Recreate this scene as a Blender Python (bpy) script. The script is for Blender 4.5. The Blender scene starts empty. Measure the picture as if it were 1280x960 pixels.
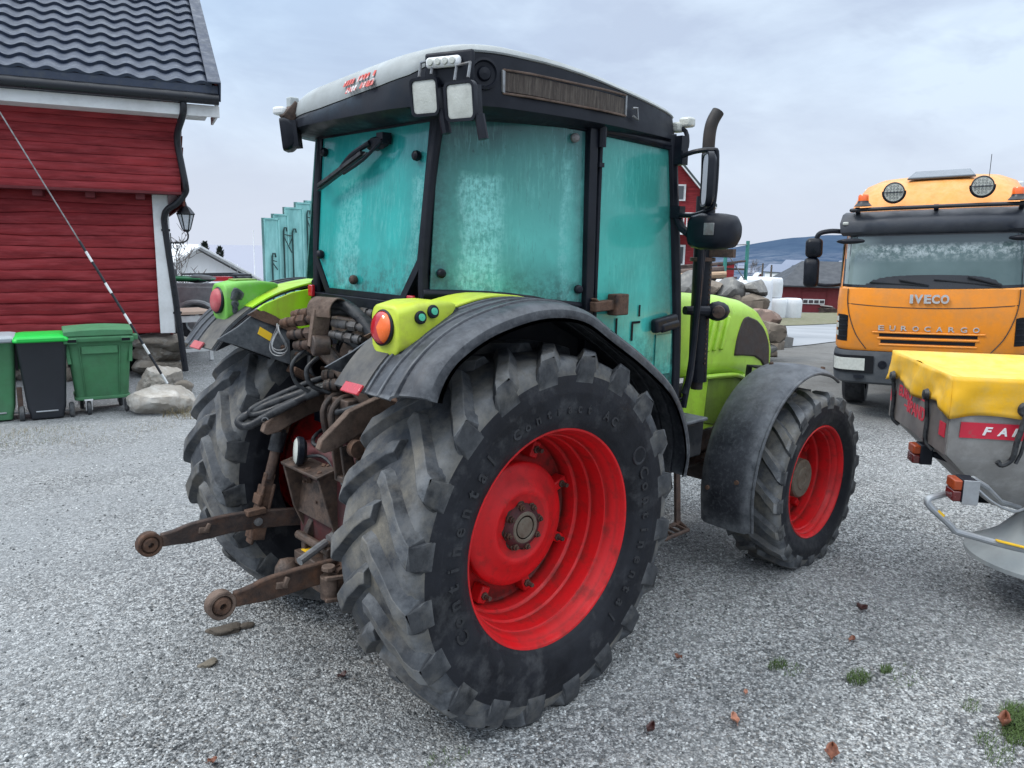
import bpy, bmesh, math, random
import numpy as np
from mathutils import Vector, Matrix
random.seed(7); np.random.seed(7)
scn = bpy.context.scene
COL = scn.collection
PI = math.pi
R = math.radians

# ------------------------------------------------------------------ camera
CAM = np.array([-2.3792, -3.2766, 2.1368]); FPX = 966.38
def _axes(yaw, pitch, roll):
    f = np.array([math.cos(yaw)*math.cos(pitch), math.sin(yaw)*math.cos(pitch), math.sin(pitch)])
    r = np.cross(f, [0, 0, 1.0]); r /= np.linalg.norm(r); u = np.cross(r, f)
    return r*math.cos(roll)+u*math.sin(roll), -r*math.sin(roll)+u*math.cos(roll), f
AX = _axes(0.8168, -0.1827, 0.019)
cam_d = bpy.data.cameras.new('camera'); cam = bpy.data.objects.new('camera', cam_d); COL.objects.link(cam)
cam_d.sensor_fit = 'HORIZONTAL'; cam_d.sensor_width = 36; cam_d.lens = 36*FPX/1280
cam_d.clip_start = 0.05; cam_d.clip_end = 20000
mw = Matrix.Identity(4)
for i in range(3):
    mw[i][0] = AX[0][i]; mw[i][1] = AX[1][i]; mw[i][2] = -AX[2][i]; mw[i][3] = CAM[i]
cam.matrix_world = mw
scn.camera = cam
# surveying: where a sight line from the photograph's standpoint meets a known plane / distance / the terrain
def ray(px, py): return AX[2]+AX[0]*(px-640)/FPX-AX[1]*(py-480)/FPX
def on(px, py, ax, val):
    d = ray(px, py); i = 'xyz'.index(ax); return CAM+d*((val-CAM[i])/d[i])
def dep(px, py, dd): return CAM+ray(px, py)*dd
def gz(x, y):
    dx = x-CAM[0]; dy = y-CAM[1]
    d = dx*math.cos(.8168)+dy*math.sin(.8168); l = dx*math.sin(.8168)-dy*math.cos(.8168)
    t = max(0.0, d-11.5); k = .065+.045*min(1, max(0, (-l-3.5)/3))
    bank = .36*math.exp(-((d-14.4)/1.5)**2-((l+5.72)/1.1)**2)    # low gravel bank beside the barn
    return max(-k*t*t/(t+3), -95.0)+bank
def G(px, py):
    d = ray(px, py); t = 2.0
    while t < 3000:
        p = CAM+d*t
        if p[2] <= gz(p[0], p[1]): return p
        t *= 1.004
    return CAM+d*3000

# ------------------------------------------------------------------ objects
def thing(name, label, cat, loc=(0, 0, 0), rotz=0, group=None, tilt=None):
    o = bpy.data.objects.new(name, None); COL.objects.link(o)
    o.empty_display_size = .1
    o.location = loc; o.rotation_euler = (0, 0, rotz) if tilt is None else (tilt[0], tilt[1], rotz)
    o['label'] = label; o['category'] = cat
    if group: o['group'] = group
    return o
def holder(name, parent, label=None):
    o = bpy.data.objects.new(name, None); COL.objects.link(o); o.parent = parent; o.empty_display_size = .1
    if label: o['label'] = label
    return o
def tag(o, label, cat, group=None):
    o['label'] = label; o['category'] = cat
    if group: o['group'] = group
    return o
def struct(o, kind='structure'):
    o['kind'] = kind; return o
def dup(root, loc=None, rotz=None, label=None, scale=None):
    r = root.copy(); COL.objects.link(r)
    if loc is not None: r.location = loc
    if rotz is not None: r.rotation_euler = (0, 0, rotz)
    if scale is not None: r.scale = scale
    if label: r['label'] = label
    for ch in list(root.children):
        c = ch.copy(); COL.objects.link(c); c.parent = r
        for g in list(ch.children):
            d = g.copy(); COL.objects.link(d); d.parent = c
    return r

def unit(v):
    v = np.asarray(v, float); n = np.linalg.norm(v); return v/n if n > 1e-9 else v
def frame_of(t, hint=(0, 0, 1)):
    t = unit(t); h = np.asarray(hint, float)
    if abs(t@unit(h)) > .98: h = np.array([1.0, 0, 0]) if abs(t[0]) < .9 else np.array([0, 1.0, 0])
    a = unit(np.cross(h, t)); b = np.cross(t, a); return a, b, t

class MB:
    def __init__(s): s.v = []; s.f = []; s.m = []
    def add(s, verts, faces, mat=0):
        n = len(s.v); s.v.extend([tuple(map(float, p)) for p in verts])
        s.f.extend([tuple(i+n for i in f) for f in faces]); s.m.extend([mat]*len(faces)); return s
    def box(s, c, size, rot=None, mat=0, taper=1.0):
        hx, hy, hz = [q/2 for q in size]; vs = []
        for z in (-1, 1):
            k = 1.0 if z < 0 else taper
            for x, y in ((-1, -1), (1, -1), (1, 1), (-1, 1)): vs.append(Vector((x*hx*k, y*hy*k, z*hz)))
        if rot is not None:
            if not isinstance(rot, Matrix):
                from mathutils import Euler
                rot = Euler(rot).to_matrix()
            vs = [rot@p for p in vs]
        vs = [(p[0]+c[0], p[1]+c[1], p[2]+c[2]) for p in vs]
        return s.add(vs, [(3, 2, 1, 0), (4, 5, 6, 7), (0, 1, 5, 4), (1, 2, 6, 5), (2, 3, 7, 6), (3, 0, 4, 7)], mat)
    def bar(s, a, b, w, h, hint=(0, 0, 1), mat=0):
        a = np.asarray(a, float); b = np.asarray(b, float); p, q, t = frame_of(b-a, hint)
        vs = []
        for e in (a, b):
            for i, j in ((-1, -1), (1, -1), (1, 1), (-1, 1)): vs.append(e+p*i*w/2+q*j*h/2)
        return s.add(vs, [(3, 2, 1, 0), (4, 5, 6, 7), (0, 1, 5, 4), (1, 2, 6, 5), (2, 3, 7, 6), (3, 0, 4, 7)], mat)
    def tube(s, pts, r, n=10, mat=0, smooth=0, caps=True):
        pts = [np.asarray(p, float) for p in pts]
        if smooth: pts, r = spline(pts, smooth, r)
        m = len(pts); rs = r if hasattr(r, '__len__') else [r]*m
        vs = []; pa = None
        for i in range(m):
            t = pts[min(i+1, m-1)]-pts[max(i-1, 0)]
            t = unit(t)
            if pa is None: a, b, _ = frame_of(t)
            else:
                a = pa-t*(pa@t); a = unit(a); b = np.cross(t, a)
            pa = a
            for k in range(n):
                an = 2*PI*k/n; vs.append(pts[i]+(a*math.cos(an)+b*math.sin(an))*rs[i])
        fs = []
        for i in range(m-1):
            for k in range(n):
                k2 = (k+1) % n; fs.append((i*n+k, i*n+k2, (i+1)*n+k2, (i+1)*n+k))
        if caps: fs.append(tuple(range(n-1, -1, -1))); fs.append(tuple(range((m-1)*n, m*n)))
        return s.add(vs, fs, mat)
    def lathe(s, prof, o, axis, n=48, mat=0, a0=0, a1=2*PI, mats=None, hint=(0, 0, 1)):
        # prof: (radius, height along axis)
        a, b, t = frame_of(axis, hint); o = np.asarray(o, float); full = abs(a1-a0-2*PI) < 1e-6
        m = len(prof); cnt = n if full else n+1; vs = []
        for k in range(cnt):
            an = a0+(a1-a0)*k/n
            e = a*math.cos(an)+b*math.sin(an)
            for r, h in prof: vs.append(o+e*max(r, 1e-4)+t*h)
        for i in range(m-1):
            fs = []
            for k in range(n):
                k2 = (k+1) % cnt
                fs.append((k*m+i, k2*m+i, k2*m+i+1, k*m+i+1))
            n0 = len(s.v)-0
            if i == 0: s.add(vs, fs, mats[i] if mats else mat); base = n0
            else:
                s.f.extend([tuple(q+base for q in f) for f in fs]); s.m.extend([mats[i] if mats else mat]*len(fs))
        return s
    def loft(s, secs, closed=True, caps=True, mat=0):
        n = len(secs[0]); vs = [p for q in secs for p in q]; fs = []
        for i in range(len(secs)-1):
            for k in range(n if closed else n-1):
                k2 = (k+1) % n; fs.append((i*n+k, i*n+k2, (i+1)*n+k2, (i+1)*n+k))
        if caps and closed:
            fs.append(tuple(range(n-1, -1, -1))); fs.append(tuple(range((len(secs)-1)*n, len(secs)*n)))
        return s.add(vs, fs, mat)
    def prism(s, poly, fn, mat=0):
        # poly 2d; fn(p, side) -> 3d for side 0/1
        a = [fn(p, 0) for p in poly]; b = [fn(p, 1) for p in poly]
        return s.loft([a, b], True, True, mat)
    def plate(s, poly, o, ux, uy, th, mat=0):
        o = np.asarray(o, float); ux = np.asarray(ux, float); uy = np.asarray(uy, float); nn = unit(np.cross(ux, uy))
        return s.prism(poly, lambda p, k: o+ux*p[0]+uy*p[1]+nn*(th if k else 0), mat)
    def blob(s, c, r, sub=2, noise=.15, seed=0, mat=0, flat=None, freq=2.0):
        bm = bmesh.new(); bmesh.ops.create_icosphere(bm, subdivisions=sub, radius=1.0)
        from mathutils import noise as nz
        vs = []
        off = Vector((seed*3.7, seed*1.9, seed*.7))
        for v in bm.verts:
            k = 1+noise*2*nz.noise(v.co*freq*.6+off)+noise*.7*nz.noise(v.co*freq*1.7+off)
            p = [v.co[i]*r[i]*k for i in range(3)]
            if flat is not None: p[2] = max(p[2], flat)
            vs.append((p[0]+c[0], p[1]+c[1], p[2]+c[2]))
        fs = [tuple(v.index for v in f.verts) for f in bm.faces]; bm.free()
        return s.add(vs, fs, mat)
    def rock(s, c, r, seed=0, sub=4, mat=0, planes=10, flat=None):
        # angular stone: a ball cut by random planes, then roughened
        from mathutils import noise as nz
        rg = random.Random(seed*7+1); pl = []
        for k in range(planes):
            v = unit([rg.gauss(0, 1), rg.gauss(0, 1), rg.gauss(0, 1)]); pl.append((v, rg.uniform(.5, .85)))
        bm = bmesh.new(); bmesh.ops.create_icosphere(bm, subdivisions=sub, radius=1.0); off = Vector((seed*3.7, seed*1.9, seed*.7)); vs = []
        for v in bm.verts:
            d = np.array(v.co); k = 1.08
            for n, h in pl:
                q = float(n@d)
                if q > .05: k = min(k, h/q)
            k += .05*nz.noise(v.co*3+off)+.03*nz.noise(v.co*8+off)
            p = [d[i]*r[i]*k*1.28 for i in range(3)]
            if flat is not None: p[2] = max(p[2], flat)
            vs.append((p[0]+c[0], p[1]+c[1], p[2]+c[2]))
        fs = [tuple(v.index for v in f.verts) for f in bm.faces]; bm.free()
        return s.add(vs, fs, mat)
    def grid(s, P, nu, nv, mat=0, close_u=False):
        vs = [P(i, j) for i in range(nu) for j in range(nv)]; fs = []
        for i in range(nu if close_u else nu-1):
            i2 = (i+1) % nu
            for j in range(nv-1): fs.append((i*nv+j, i2*nv+j, i2*nv+j+1, i*nv+j+1))
        return s.add(vs, fs, mat)
    def sheet(s, P, nu, nv, th, mat=0):
        # closed thin shell: P(i,j)->(point, normal)
        A = [P(i, j) for i in range(nu) for j in range(nv)]
        n = nu*nv; vs = [a for a, _ in A]+[np.asarray(a)-np.asarray(b)*th for a, b in A]; fs = []
        for i in range(nu-1):
            for j in range(nv-1):
                q = (i*nv+j, (i+1)*nv+j, (i+1)*nv+j+1, i*nv+j+1); fs.append(q); fs.append(tuple(k+n for k in reversed(q)))
        ed = [(i*nv, (i+1)*nv) for i in range(nu-1)]+[((nu-1)*nv+j, (nu-1)*nv+j+1) for j in range(nv-1)]
        ed += [((i+1)*nv+nv-1, i*nv+nv-1) for i in range(nu-1)]+[(j+1, j) for j in range(nv-1)]
        for a, b in ed: fs.append((b, a, a+n, b+n))
        return s.add(vs, fs, mat)
    def map(s, fn): s.v = [tuple(fn(p)) for p in s.v]; return s
    def build(s, name, mats, parent=None, sharp=35, bevel=0, seg=2, flat=False, wm=None, fix=True):
        me = bpy.data.meshes.new(name)
        vs = s.v
        if wm is not None:
            inv = wm.inverted(); vs = [tuple(inv@Vector(p)) for p in vs]
        me.from_pydata(vs, [], s.f)
        if not isinstance(mats, (list, tuple)): mats = [mats]
        for m in mats: me.materials.append(m)
        me.polygons.foreach_set('material_index', s.m)
        if fix:
            bm = bmesh.new(); bm.from_mesh(me); bmesh.ops.recalc_face_normals(bm, faces=bm.faces); bm.to_mesh(me); bm.free()
        if not flat:
            me.polygons.foreach_set('use_smooth', [True]*len(me.polygons))
            me.set_sharp_from_angle(angle=R(sharp))
        me.update()
        o = bpy.data.objects.new(name, me); COL.objects.link(o)
        if parent is not None: o.parent = parent
        if bevel:
            b = o.modifiers.new('bevel', 'BEVEL'); b.width = bevel; b.segments = seg; b.limit_method = 'ANGLE'; b.angle_limit = R(40)
            b.harden_normals = False
        return o
def spline(pts, k, r=None):
    out = []; rs = []; m = len(pts)
    for i in range(m-1):
        p0 = pts[max(i-1, 0)]; p1 = pts[i]; p2 = pts[i+1]; p3 = pts[min(i+2, m-1)]
        for j in range(k):
            t = j/k
            out.append(.5*((2*p1)+(-p0+p2)*t+(2*p0-5*p1+4*p2-p3)*t*t+(-p0+3*p1-3*p2+p3)*t**3))
            if r is not None: rs.append(r if not hasattr(r, '__len__') else r[i]*(1-t)+r[i+1]*t)
    out.append(pts[-1])
    if r is not None: rs.append(r if not hasattr(r, '__len__') else r[-1])
    return out, rs
def sp2(pts, k):
    return [tuple(p) for p in spline([np.array(p, float) for p in pts], k)[0]]
def rrect(w, h, r, n=5):
    out = []
    for cx, cy, a in ((w/2-r, h/2-r, 0), (-w/2+r, h/2-r, 90), (-w/2+r, -h/2+r, 180), (w/2-r, -h/2+r, 270)):
        for k in range(n+1):
            t = R(a+90*k/n); out.append((cx+r*math.cos(t), cy+r*math.sin(t)))
    return out
def text_mesh(txt, size, depth, font_shear=0, bold=0, spacing=1.0):
    cu = bpy.data.curves.new('t', 'FONT'); cu.body = txt; cu.size = size; cu.extrude = depth; cu.shear = font_shear
    cu.offset = bold; cu.space_character = spacing; cu.resolution_u = 3
    ob = bpy.data.objects.new('t', cu); COL.objects.link(ob)
    dg = bpy.context.evaluated_depsgraph_get(); me = bpy.data.meshes.new_from_object(ob.evaluated_get(dg))
    vs = [tuple(v.co) for v in me.vertices]; fs = [tuple(p.vertices) for p in me.polygons]
    bpy.data.objects.remove(ob); bpy.data.curves.remove(cu); bpy.data.meshes.remove(me)
    return vs, fs
def add_text(mb, txt, size, depth, o, ux, uy, mat=0, align='c', width=None, **kw):
    vs, fs = text_mesh(txt, size, depth, **kw)
    if not vs: return
    xs = [p[0] for p in vs]; ys = [p[1] for p in vs]; w = max(xs)-min(xs)
    k = width/w if width else 1.0
    cx = (max(xs)+min(xs))/2 if align == 'c' else min(xs); cy = (max(ys)+min(ys))/2
    o = np.asarray(o, float); ux = unit(ux); uy = unit(uy); nn = np.cross(ux, uy)
    mb.add([o+ux*(p[0]-cx)*k+uy*(p[1]-cy)+nn*p[2] for p in vs], fs, mat)

# ------------------------------------------------------------------ materials
def _new(name):
    m = bpy.data.materials.new(name); m.use_nodes = True; nt = m.node_tree
    b = nt.nodes['Principled BSDF']; return m, nt, b
def _n(nt, t, **kw):
    x = nt.nodes.new(t)
    for k, v in kw.items():
        if k in x.inputs: x.inputs[k].default_value = v
        else: setattr(x, k, v)
    return x
def rgba(c): return (c[0], c[1], c[2], 1)
def mixc(nt, fac, a, b, blend='MIX'):
    x = nt.nodes.new('ShaderNodeMix'); x.data_type = 'RGBA'; x.blend_type = blend
    for sock, val in ((x.inputs[0], fac), (x.inputs[6], a), (x.inputs[7], b)):
        if hasattr(val, 'is_linked'): nt.links.new(val, sock)
        elif isinstance(val, (int, float)): sock.default_value = val
        else: sock.default_value = rgba(val)
    return x.outputs[2]
def mathn(nt, op, a, b=None, clamp=False):
    x = nt.nodes.new('ShaderNodeMath'); x.operation = op; x.use_clamp = clamp
    for i, val in enumerate((a, b)):
        if val is None: continue
        if hasattr(val, 'is_linked'): nt.links.new(val, x.inputs[i])
        else: x.inputs[i].default_value = val
    return x.outputs[0]
def mrange(nt, v, a, b, c=0.0, d=1.0):
    x = nt.nodes.new('ShaderNodeMapRange'); nt.links.new(v, x.inputs[0])
    for i, q in enumerate((a, b, c, d)): x.inputs[i+1].default_value = q
    return x.outputs[0]
def coords(nt, scale=None, gen=False):
    tc = nt.nodes.new('ShaderNodeTexCoord'); s = tc.outputs['Object']
    if scale is not None:
        mp = nt.nodes.new('ShaderNodeMapping'); nt.links.new(s, mp.inputs[0]); mp.inputs['Scale'].default_value = scale; s = mp.outputs[0]
    return s
def noise(nt, co, scale, detail=5, rough=.55, dist=0):
    x = nt.nodes.new('ShaderNodeTexNoise'); nt.links.new(co, x.inputs['Vector'])
    x.inputs['Scale'].default_value = scale; x.inputs['Detail'].default_value = detail; x.inputs['Roughness'].default_value = rough
    x.inputs['Distortion'].default_value = dist
    return x.outputs['Fac']
def bumpn(nt, h, strength, dist, b):
    x = nt.nodes.new('ShaderNodeBump'); x.inputs['Strength'].default_value = strength; x.inputs['Distance'].default_value = dist
    nt.links.new(h, x.inputs['Height']); nt.links.new(x.outputs[0], b.inputs['Normal']); return x
def pm(name, col, rough=.5, metal=0.0, var=.15, vs=6, dirt=None, damt=.3, ds=5, dsharp=.18, dirt2=None, damt2=.2, ds2=14,
       bump=0.0, bs=90, rv=.12, spec=.5, stretch=None, top=None, coat=0.0, drough=.85, edge=None, cavity=None):
    m, nt, b = _new(name); co = coords(nt, stretch)
    c = mixc(nt, noise(nt, co, vs), tuple(k*(1-var*1.6) for k in col), tuple(min(1, k*(1+var*1.6)) for k in col))
    rr = mrange(nt, noise(nt, co, vs*2.3), .3, .7, max(.02, rough-rv), min(1, rough+rv))
    for d, am, sc in ((dirt, damt, ds), (dirt2, damt2, ds2)):
        if d is None: continue
        th = .5+(.5-am)*.55
        f = mrange(nt, noise(nt, co, sc, 9, .68), th-dsharp/2, th+dsharp/2)
        c = mixc(nt, f, c, d)
        x = nt.nodes.new('ShaderNodeMix'); nt.links.new(f, x.inputs[0]); nt.links.new(rr, x.inputs[2]); x.inputs[3].default_value = drough; rr = x.outputs[0]
        if metal:
            mm = mathn(nt, 'MULTIPLY', mathn(nt, 'SUBTRACT', 1.0, f), metal); nt.links.new(mm, b.inputs['Metallic'])
    if edge is not None:     # rubbed, paler edges
        g = nt.nodes.new('ShaderNodeNewGeometry')
        f = mathn(nt, 'MULTIPLY', mrange(nt, g.outputs['Pointiness'], .505, .56, 0, edge[1]), mrange(nt, noise(nt, co, 14, 6, .7), .3, .6))
        c = mixc(nt, f, c, edge[0])
    if cavity is not None:    # grime gathered in the steps and corners
        g = nt.nodes.new('ShaderNodeNewGeometry')
        f = mathn(nt, 'MULTIPLY', mrange(nt, g.outputs['Pointiness'], .50, .46, 0, cavity[1]), mrange(nt, noise(nt, co, 9, 6, .7), .25, .6))
        c = mixc(nt, f, c, cavity[0])
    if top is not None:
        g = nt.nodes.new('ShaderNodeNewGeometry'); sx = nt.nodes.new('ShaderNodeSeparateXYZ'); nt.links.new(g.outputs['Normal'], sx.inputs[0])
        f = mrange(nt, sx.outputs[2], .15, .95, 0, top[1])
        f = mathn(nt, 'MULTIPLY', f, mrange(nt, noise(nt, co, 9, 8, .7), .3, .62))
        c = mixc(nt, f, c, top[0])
    nt.links.new(c, b.inputs['Base Color']); nt.links.new(rr, b.inputs['Roughness'])
    if not metal or dirt is None: b.inputs['Metallic'].default_value = metal
    b.inputs['Specular IOR Level'].default_value = spec
    if coat: b.inputs['Coat Weight'].default_value = coat; b.inputs['Coat Roughness'].default_value = .12
    if bump: bumpn(nt, noise(nt, co, bs, 6, .65), bump, .004, b)
    return m

def glass_mat(name, tint=(.035, .36, .335), pale=(.17, .58, .55), dark=(.035, .12, .125), opac=.82, top_dark=.5, z0=1.9, z1=2.65, streak=.5, off=0.0, patches=(), sides=()):
    # wet, fogged, teal-tinted cab glass
    m, nt, b = _new(name); co = coords(nt); st = coords(nt, (7, 7, 1.1))
    mp = nt.nodes.new('ShaderNodeMapping'); nt.links.new(co, mp.inputs[0]); mp.inputs['Location'].default_value = (off, off*1.7, 0); co = mp.outputs[0]
    sx = nt.nodes.new('ShaderNodeSeparateXYZ'); nt.links.new(coords(nt), sx.inputs[0])
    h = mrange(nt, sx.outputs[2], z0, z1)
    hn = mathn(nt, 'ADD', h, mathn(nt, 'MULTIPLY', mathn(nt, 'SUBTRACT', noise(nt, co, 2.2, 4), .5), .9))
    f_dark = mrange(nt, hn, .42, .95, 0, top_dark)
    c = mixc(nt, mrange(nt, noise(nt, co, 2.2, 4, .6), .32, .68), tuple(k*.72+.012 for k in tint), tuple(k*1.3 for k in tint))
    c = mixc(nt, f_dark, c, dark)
    # run-off streaks and frosty patches
    s1 = mathn(nt, 'MULTIPLY', mrange(nt, noise(nt, st, 7.5, 9, .75, .4), .5, .62), mrange(nt, noise(nt, co, 2.6, 3), .42, .6))
    s3 = mathn(nt, 'MULTIPLY', mrange(nt, noise(nt, st, 12, 6, .7, .2), .56, .66), mrange(nt, noise(nt, co, 3.3, 3), .42, .6))
    c = mixc(nt, mathn(nt, 'MULTIPLY', s3, .3), c, dark)
    c = mixc(nt, mathn(nt, 'MULTIPLY', s1, streak), c, pale)
    s2 = mrange(nt, noise(nt, co, 60, 3, .6), .62, .75)
    c = mixc(nt, mathn(nt, 'MULTIPLY', s2, mathn(nt, 'MULTIPLY', f_dark, .7)), c, tuple(k*.4 for k in dark))
    for axi, u0, u1, zt_, am, colr in patches:   # squarish reflections and frost painted into the pane colour
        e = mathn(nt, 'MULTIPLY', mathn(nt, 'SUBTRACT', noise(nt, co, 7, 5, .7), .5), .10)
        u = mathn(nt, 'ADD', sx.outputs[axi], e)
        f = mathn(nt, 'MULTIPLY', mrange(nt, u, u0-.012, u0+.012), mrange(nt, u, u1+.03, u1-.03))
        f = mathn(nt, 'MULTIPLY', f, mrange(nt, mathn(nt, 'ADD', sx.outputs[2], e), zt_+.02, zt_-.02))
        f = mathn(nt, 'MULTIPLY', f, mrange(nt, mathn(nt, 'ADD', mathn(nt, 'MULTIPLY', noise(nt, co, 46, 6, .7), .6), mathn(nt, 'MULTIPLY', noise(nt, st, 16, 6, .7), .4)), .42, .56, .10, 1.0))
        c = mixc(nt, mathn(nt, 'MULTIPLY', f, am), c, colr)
    for axi, u0, u1, am in sides:      # darker glass towards an edge
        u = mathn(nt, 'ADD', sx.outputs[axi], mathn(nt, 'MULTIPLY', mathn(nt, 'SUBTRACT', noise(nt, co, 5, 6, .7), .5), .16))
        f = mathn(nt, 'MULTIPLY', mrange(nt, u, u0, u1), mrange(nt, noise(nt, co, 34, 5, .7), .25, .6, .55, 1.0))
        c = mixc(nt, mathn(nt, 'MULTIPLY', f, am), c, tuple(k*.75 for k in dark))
    # grime creeping up from the lower edge
    g = mathn(nt, 'MULTIPLY', mrange(nt, h, .22, -.02), mrange(nt, noise(nt, co, 16, 7, .75), .44, .62))
    c = mixc(nt, mathn(nt, 'MULTIPLY', g, .8), c, (.02, .035, .035))
    nt.links.new(c, b.inputs['Base Color'])
    b.inputs['Roughness'].default_value = .16
    nt.links.new(mrange(nt, noise(nt, co, 8, 5), .3, .7, .05, .26), b.inputs['Roughness'])
    b.inputs['Coat Weight'].default_value = .35; b.inputs['Coat Roughness'].default_value = .05
    vo = nt.nodes.new('ShaderNodeTexVoronoi'); nt.links.new(co, vo.inputs['Vector']); vo.inputs['Scale'].default_value = 120
    hh = mathn(nt, 'ADD', mathn(nt, 'MULTIPLY', vo.outputs['Distance'], .5), noise(nt, co, 150, 2))
    bumpn(nt, hh, .25, .0015, b)
    tl = nt.nodes.new('ShaderNodeBsdfTranslucent'); nt.links.new(c, tl.inputs[0])
    tr = nt.nodes.new('ShaderNodeBsdfTransparent'); tr.inputs[0].default_value = (.35, .78, .75, 1)
    m1 = nt.nodes.new('ShaderNodeMixShader'); m1.inputs[0].default_value = .25
    nt.links.new(b.outputs[0], m1.inputs[1]); nt.links.new(tl.outputs[0], m1.inputs[2])
    m2 = nt.nodes.new('ShaderNodeMixShader'); m2.inputs[0].default_value = 1-opac
    nt.links.new(mathn(nt, 'MULTIPLY', mathn(nt, 'SUBTRACT', 1.25, mathn(nt, 'ADD', s1, mathn(nt, 'SUBTRACT', 1.0, f_dark))), (1-opac)*1.6, True), m2.inputs[0])
    nt.links.new(m1.outputs[0], m2.inputs[1]); nt.links.new(tr.outputs[0], m2.inputs[2])
    out = nt.nodes['Material Output']; nt.links.new(m2.outputs[0], out.inputs[0])
    return m
def clear_glass(name, tint=(.5, .62, .62), base=(.03, .05, .055), opac=.7, rough=.05):
    m, nt, b = _new(name); b.inputs['Base Color'].default_value = rgba(base); b.inputs['Roughness'].default_value = rough
    tr = nt.nodes.new('ShaderNodeBsdfTransparent'); tr.inputs[0].default_value = rgba(tint)
    m2 = nt.nodes.new('ShaderNodeMixShader'); m2.inputs[0].default_value = 1-opac
    nt.links.new(b.outputs[0], m2.inputs[1]); nt.links.new(tr.outputs[0], m2.inputs[2])
    nt.links.new(m2.outputs[0], nt.nodes['Material Output'].inputs[0]); return m

MAT = {}
DUST = (.17, .175, .18); MUD = (.26, .235, .195); RUST = (.085, .034, .018); RUST2 = (.17, .075, .035)
MAT['tread'] = pm('tyre_tread_rubber', (.018, .021, .027), .66, 0, .45, 5, dirt=(.070, .078, .090), damt=.48, ds=4.5, dsharp=.3, dirt2=(.22, .20, .16), damt2=.34, ds2=3.4, bump=.8, bs=55, spec=.3, edge=((.20, .21, .22), .85))
MAT['tread_side'] = pm('tyre_lug_flank_rubber', (.010, .012, .016), .6, 0, .4, 6, dirt=(.045, .051, .060), damt=.42, ds=6, dsharp=.3, dirt2=(.18, .16, .13), damt2=.25, ds2=4, bump=.6, bs=60, spec=.3, edge=((.17, .18, .19), .85))
MAT['lug_end'] = pm('tyre_lug_end_rubber', (.009, .0105, .014), .6, 0, .4, 6, dirt=(.040, .044, .050), damt=.45, ds=6, dsharp=.35, dirt2=(.13, .125, .11), damt2=.2, ds2=8, bump=.5, bs=60, spec=.25, edge=((.14, .145, .15), .9))
MAT['sidewall'] = pm('tyre_sidewall_rubber', (.0065, .0072, .0105), .45, 0, .3, 7, dirt=(.020, .022, .028), damt=.40, ds=5, dsharp=.35, dirt2=(.085, .088, .092), damt2=.13, ds2=8, bump=.3, bs=60, rv=.16, spec=.25, stretch=None, edge=((.05, .052, .058), .7))
MAT['rim_red'] = pm('wheel_red_paint', (.62, .010, .014), .42, 0, .12, 3, dirt=(.34, .010, .012), damt=.32, ds=3.5, dsharp=.35, dirt2=(.09, .022, .016), damt2=.17, ds2=11, bump=.15, bs=40, spec=.32, drough=.65, cavity=((.06, .016, .012), .9))
MAT['rust'] = pm('rusty_steel', (.036, .023, .018), .78, 0, .5, 14, dirt=(.115, .052, .028), damt=.36, ds=9, dsharp=.2, dirt2=(.017, .017, .019), damt2=.40, ds2=13, bump=.9, bs=90, spec=.3, edge=((.15, .088, .06), .7))
MAT['rust_dark'] = pm('dark_greasy_rusty_steel', (.017, .016, .018), .58, 0, .5, 10, dirt=(.075, .036, .022), damt=.34, ds=9, dsharp=.25, dirt2=(.055, .052, .05), damt2=.2, ds2=15, bump=.8, bs=90, spec=.3, edge=((.13, .085, .065), .7))
MAT['rust_light'] = pm('light_brown_rusted_steel', (.075, .052, .042), .8, 0, .4, 12, dirt=(.028, .02, .017), damt=.45, ds=9, dsharp=.3, dirt2=(.13, .075, .05), damt2=.2, ds2=15, bump=.9, bs=90, spec=.25, edge=((.20, .145, .115), .7))
MAT['black_steel'] = pm('black_painted_steel', (.007, .009, .012), .42, 0, .3, 7, dirt=(.05, .048, .046), damt=.25, ds=7, dsharp=.35, bump=.15, bs=60, spec=.4)
MAT['cab_black'] = pm('cab_black_plastic', (.0045, .0062, .0115), .36, 0, .25, 5, dirt=(.016, .019, .027), damt=.3, ds=5, dsharp=.35, bump=.1, bs=120, spec=.25)
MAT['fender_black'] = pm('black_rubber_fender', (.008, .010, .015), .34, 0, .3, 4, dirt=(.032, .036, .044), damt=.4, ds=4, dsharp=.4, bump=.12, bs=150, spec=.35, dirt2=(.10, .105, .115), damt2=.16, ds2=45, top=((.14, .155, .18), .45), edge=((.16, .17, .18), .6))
MAT['fender_under'] = pm('black_fender_underside', (.0065, .0075, .010), .7, 0, .3, 4, bump=.2, bs=60, spec=.2)
MAT['claas_green'] = pm('lime_green_paint', (.40, .66, .06), .32, 0, .06, 2, dirt=(.27, .45, .03), damt=.35, ds=3, dsharp=.4, dirt2=(.22, .24, .06), damt2=.10, ds2=7, bump=.04, bs=30, spec=.5, drough=.5, coat=.15)
MAT['pod_green'] = pm('yellow_green_paint', (.52, .64, .045), .35, 0, .07, 3, dirt=(.38, .46, .05), damt=.35, ds=4, dsharp=.4, dirt2=(.26, .22, .07), damt2=.12, ds2=9, spec=.45, drough=.55)
MAT['button_green'] = pm('teal_green_button', (.06, .42, .26), .4)
MAT['green_dark'] = pm('dark_green_recess_paint', (.16, .26, .03), .4, 0, .1, 3, dirt=(.07, .09, .03), damt=.3, ds=4, dsharp=.4, spec=.4)
MAT['faded_green'] = pm('faded_green_paint', (.17, .47, .07), .4, 0, .08, 3, dirt=(.13, .36, .06), damt=.35, ds=4, dsharp=.4, dirt2=(.30, .42, .22), damt2=.12, ds2=9, spec=.4)
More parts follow.
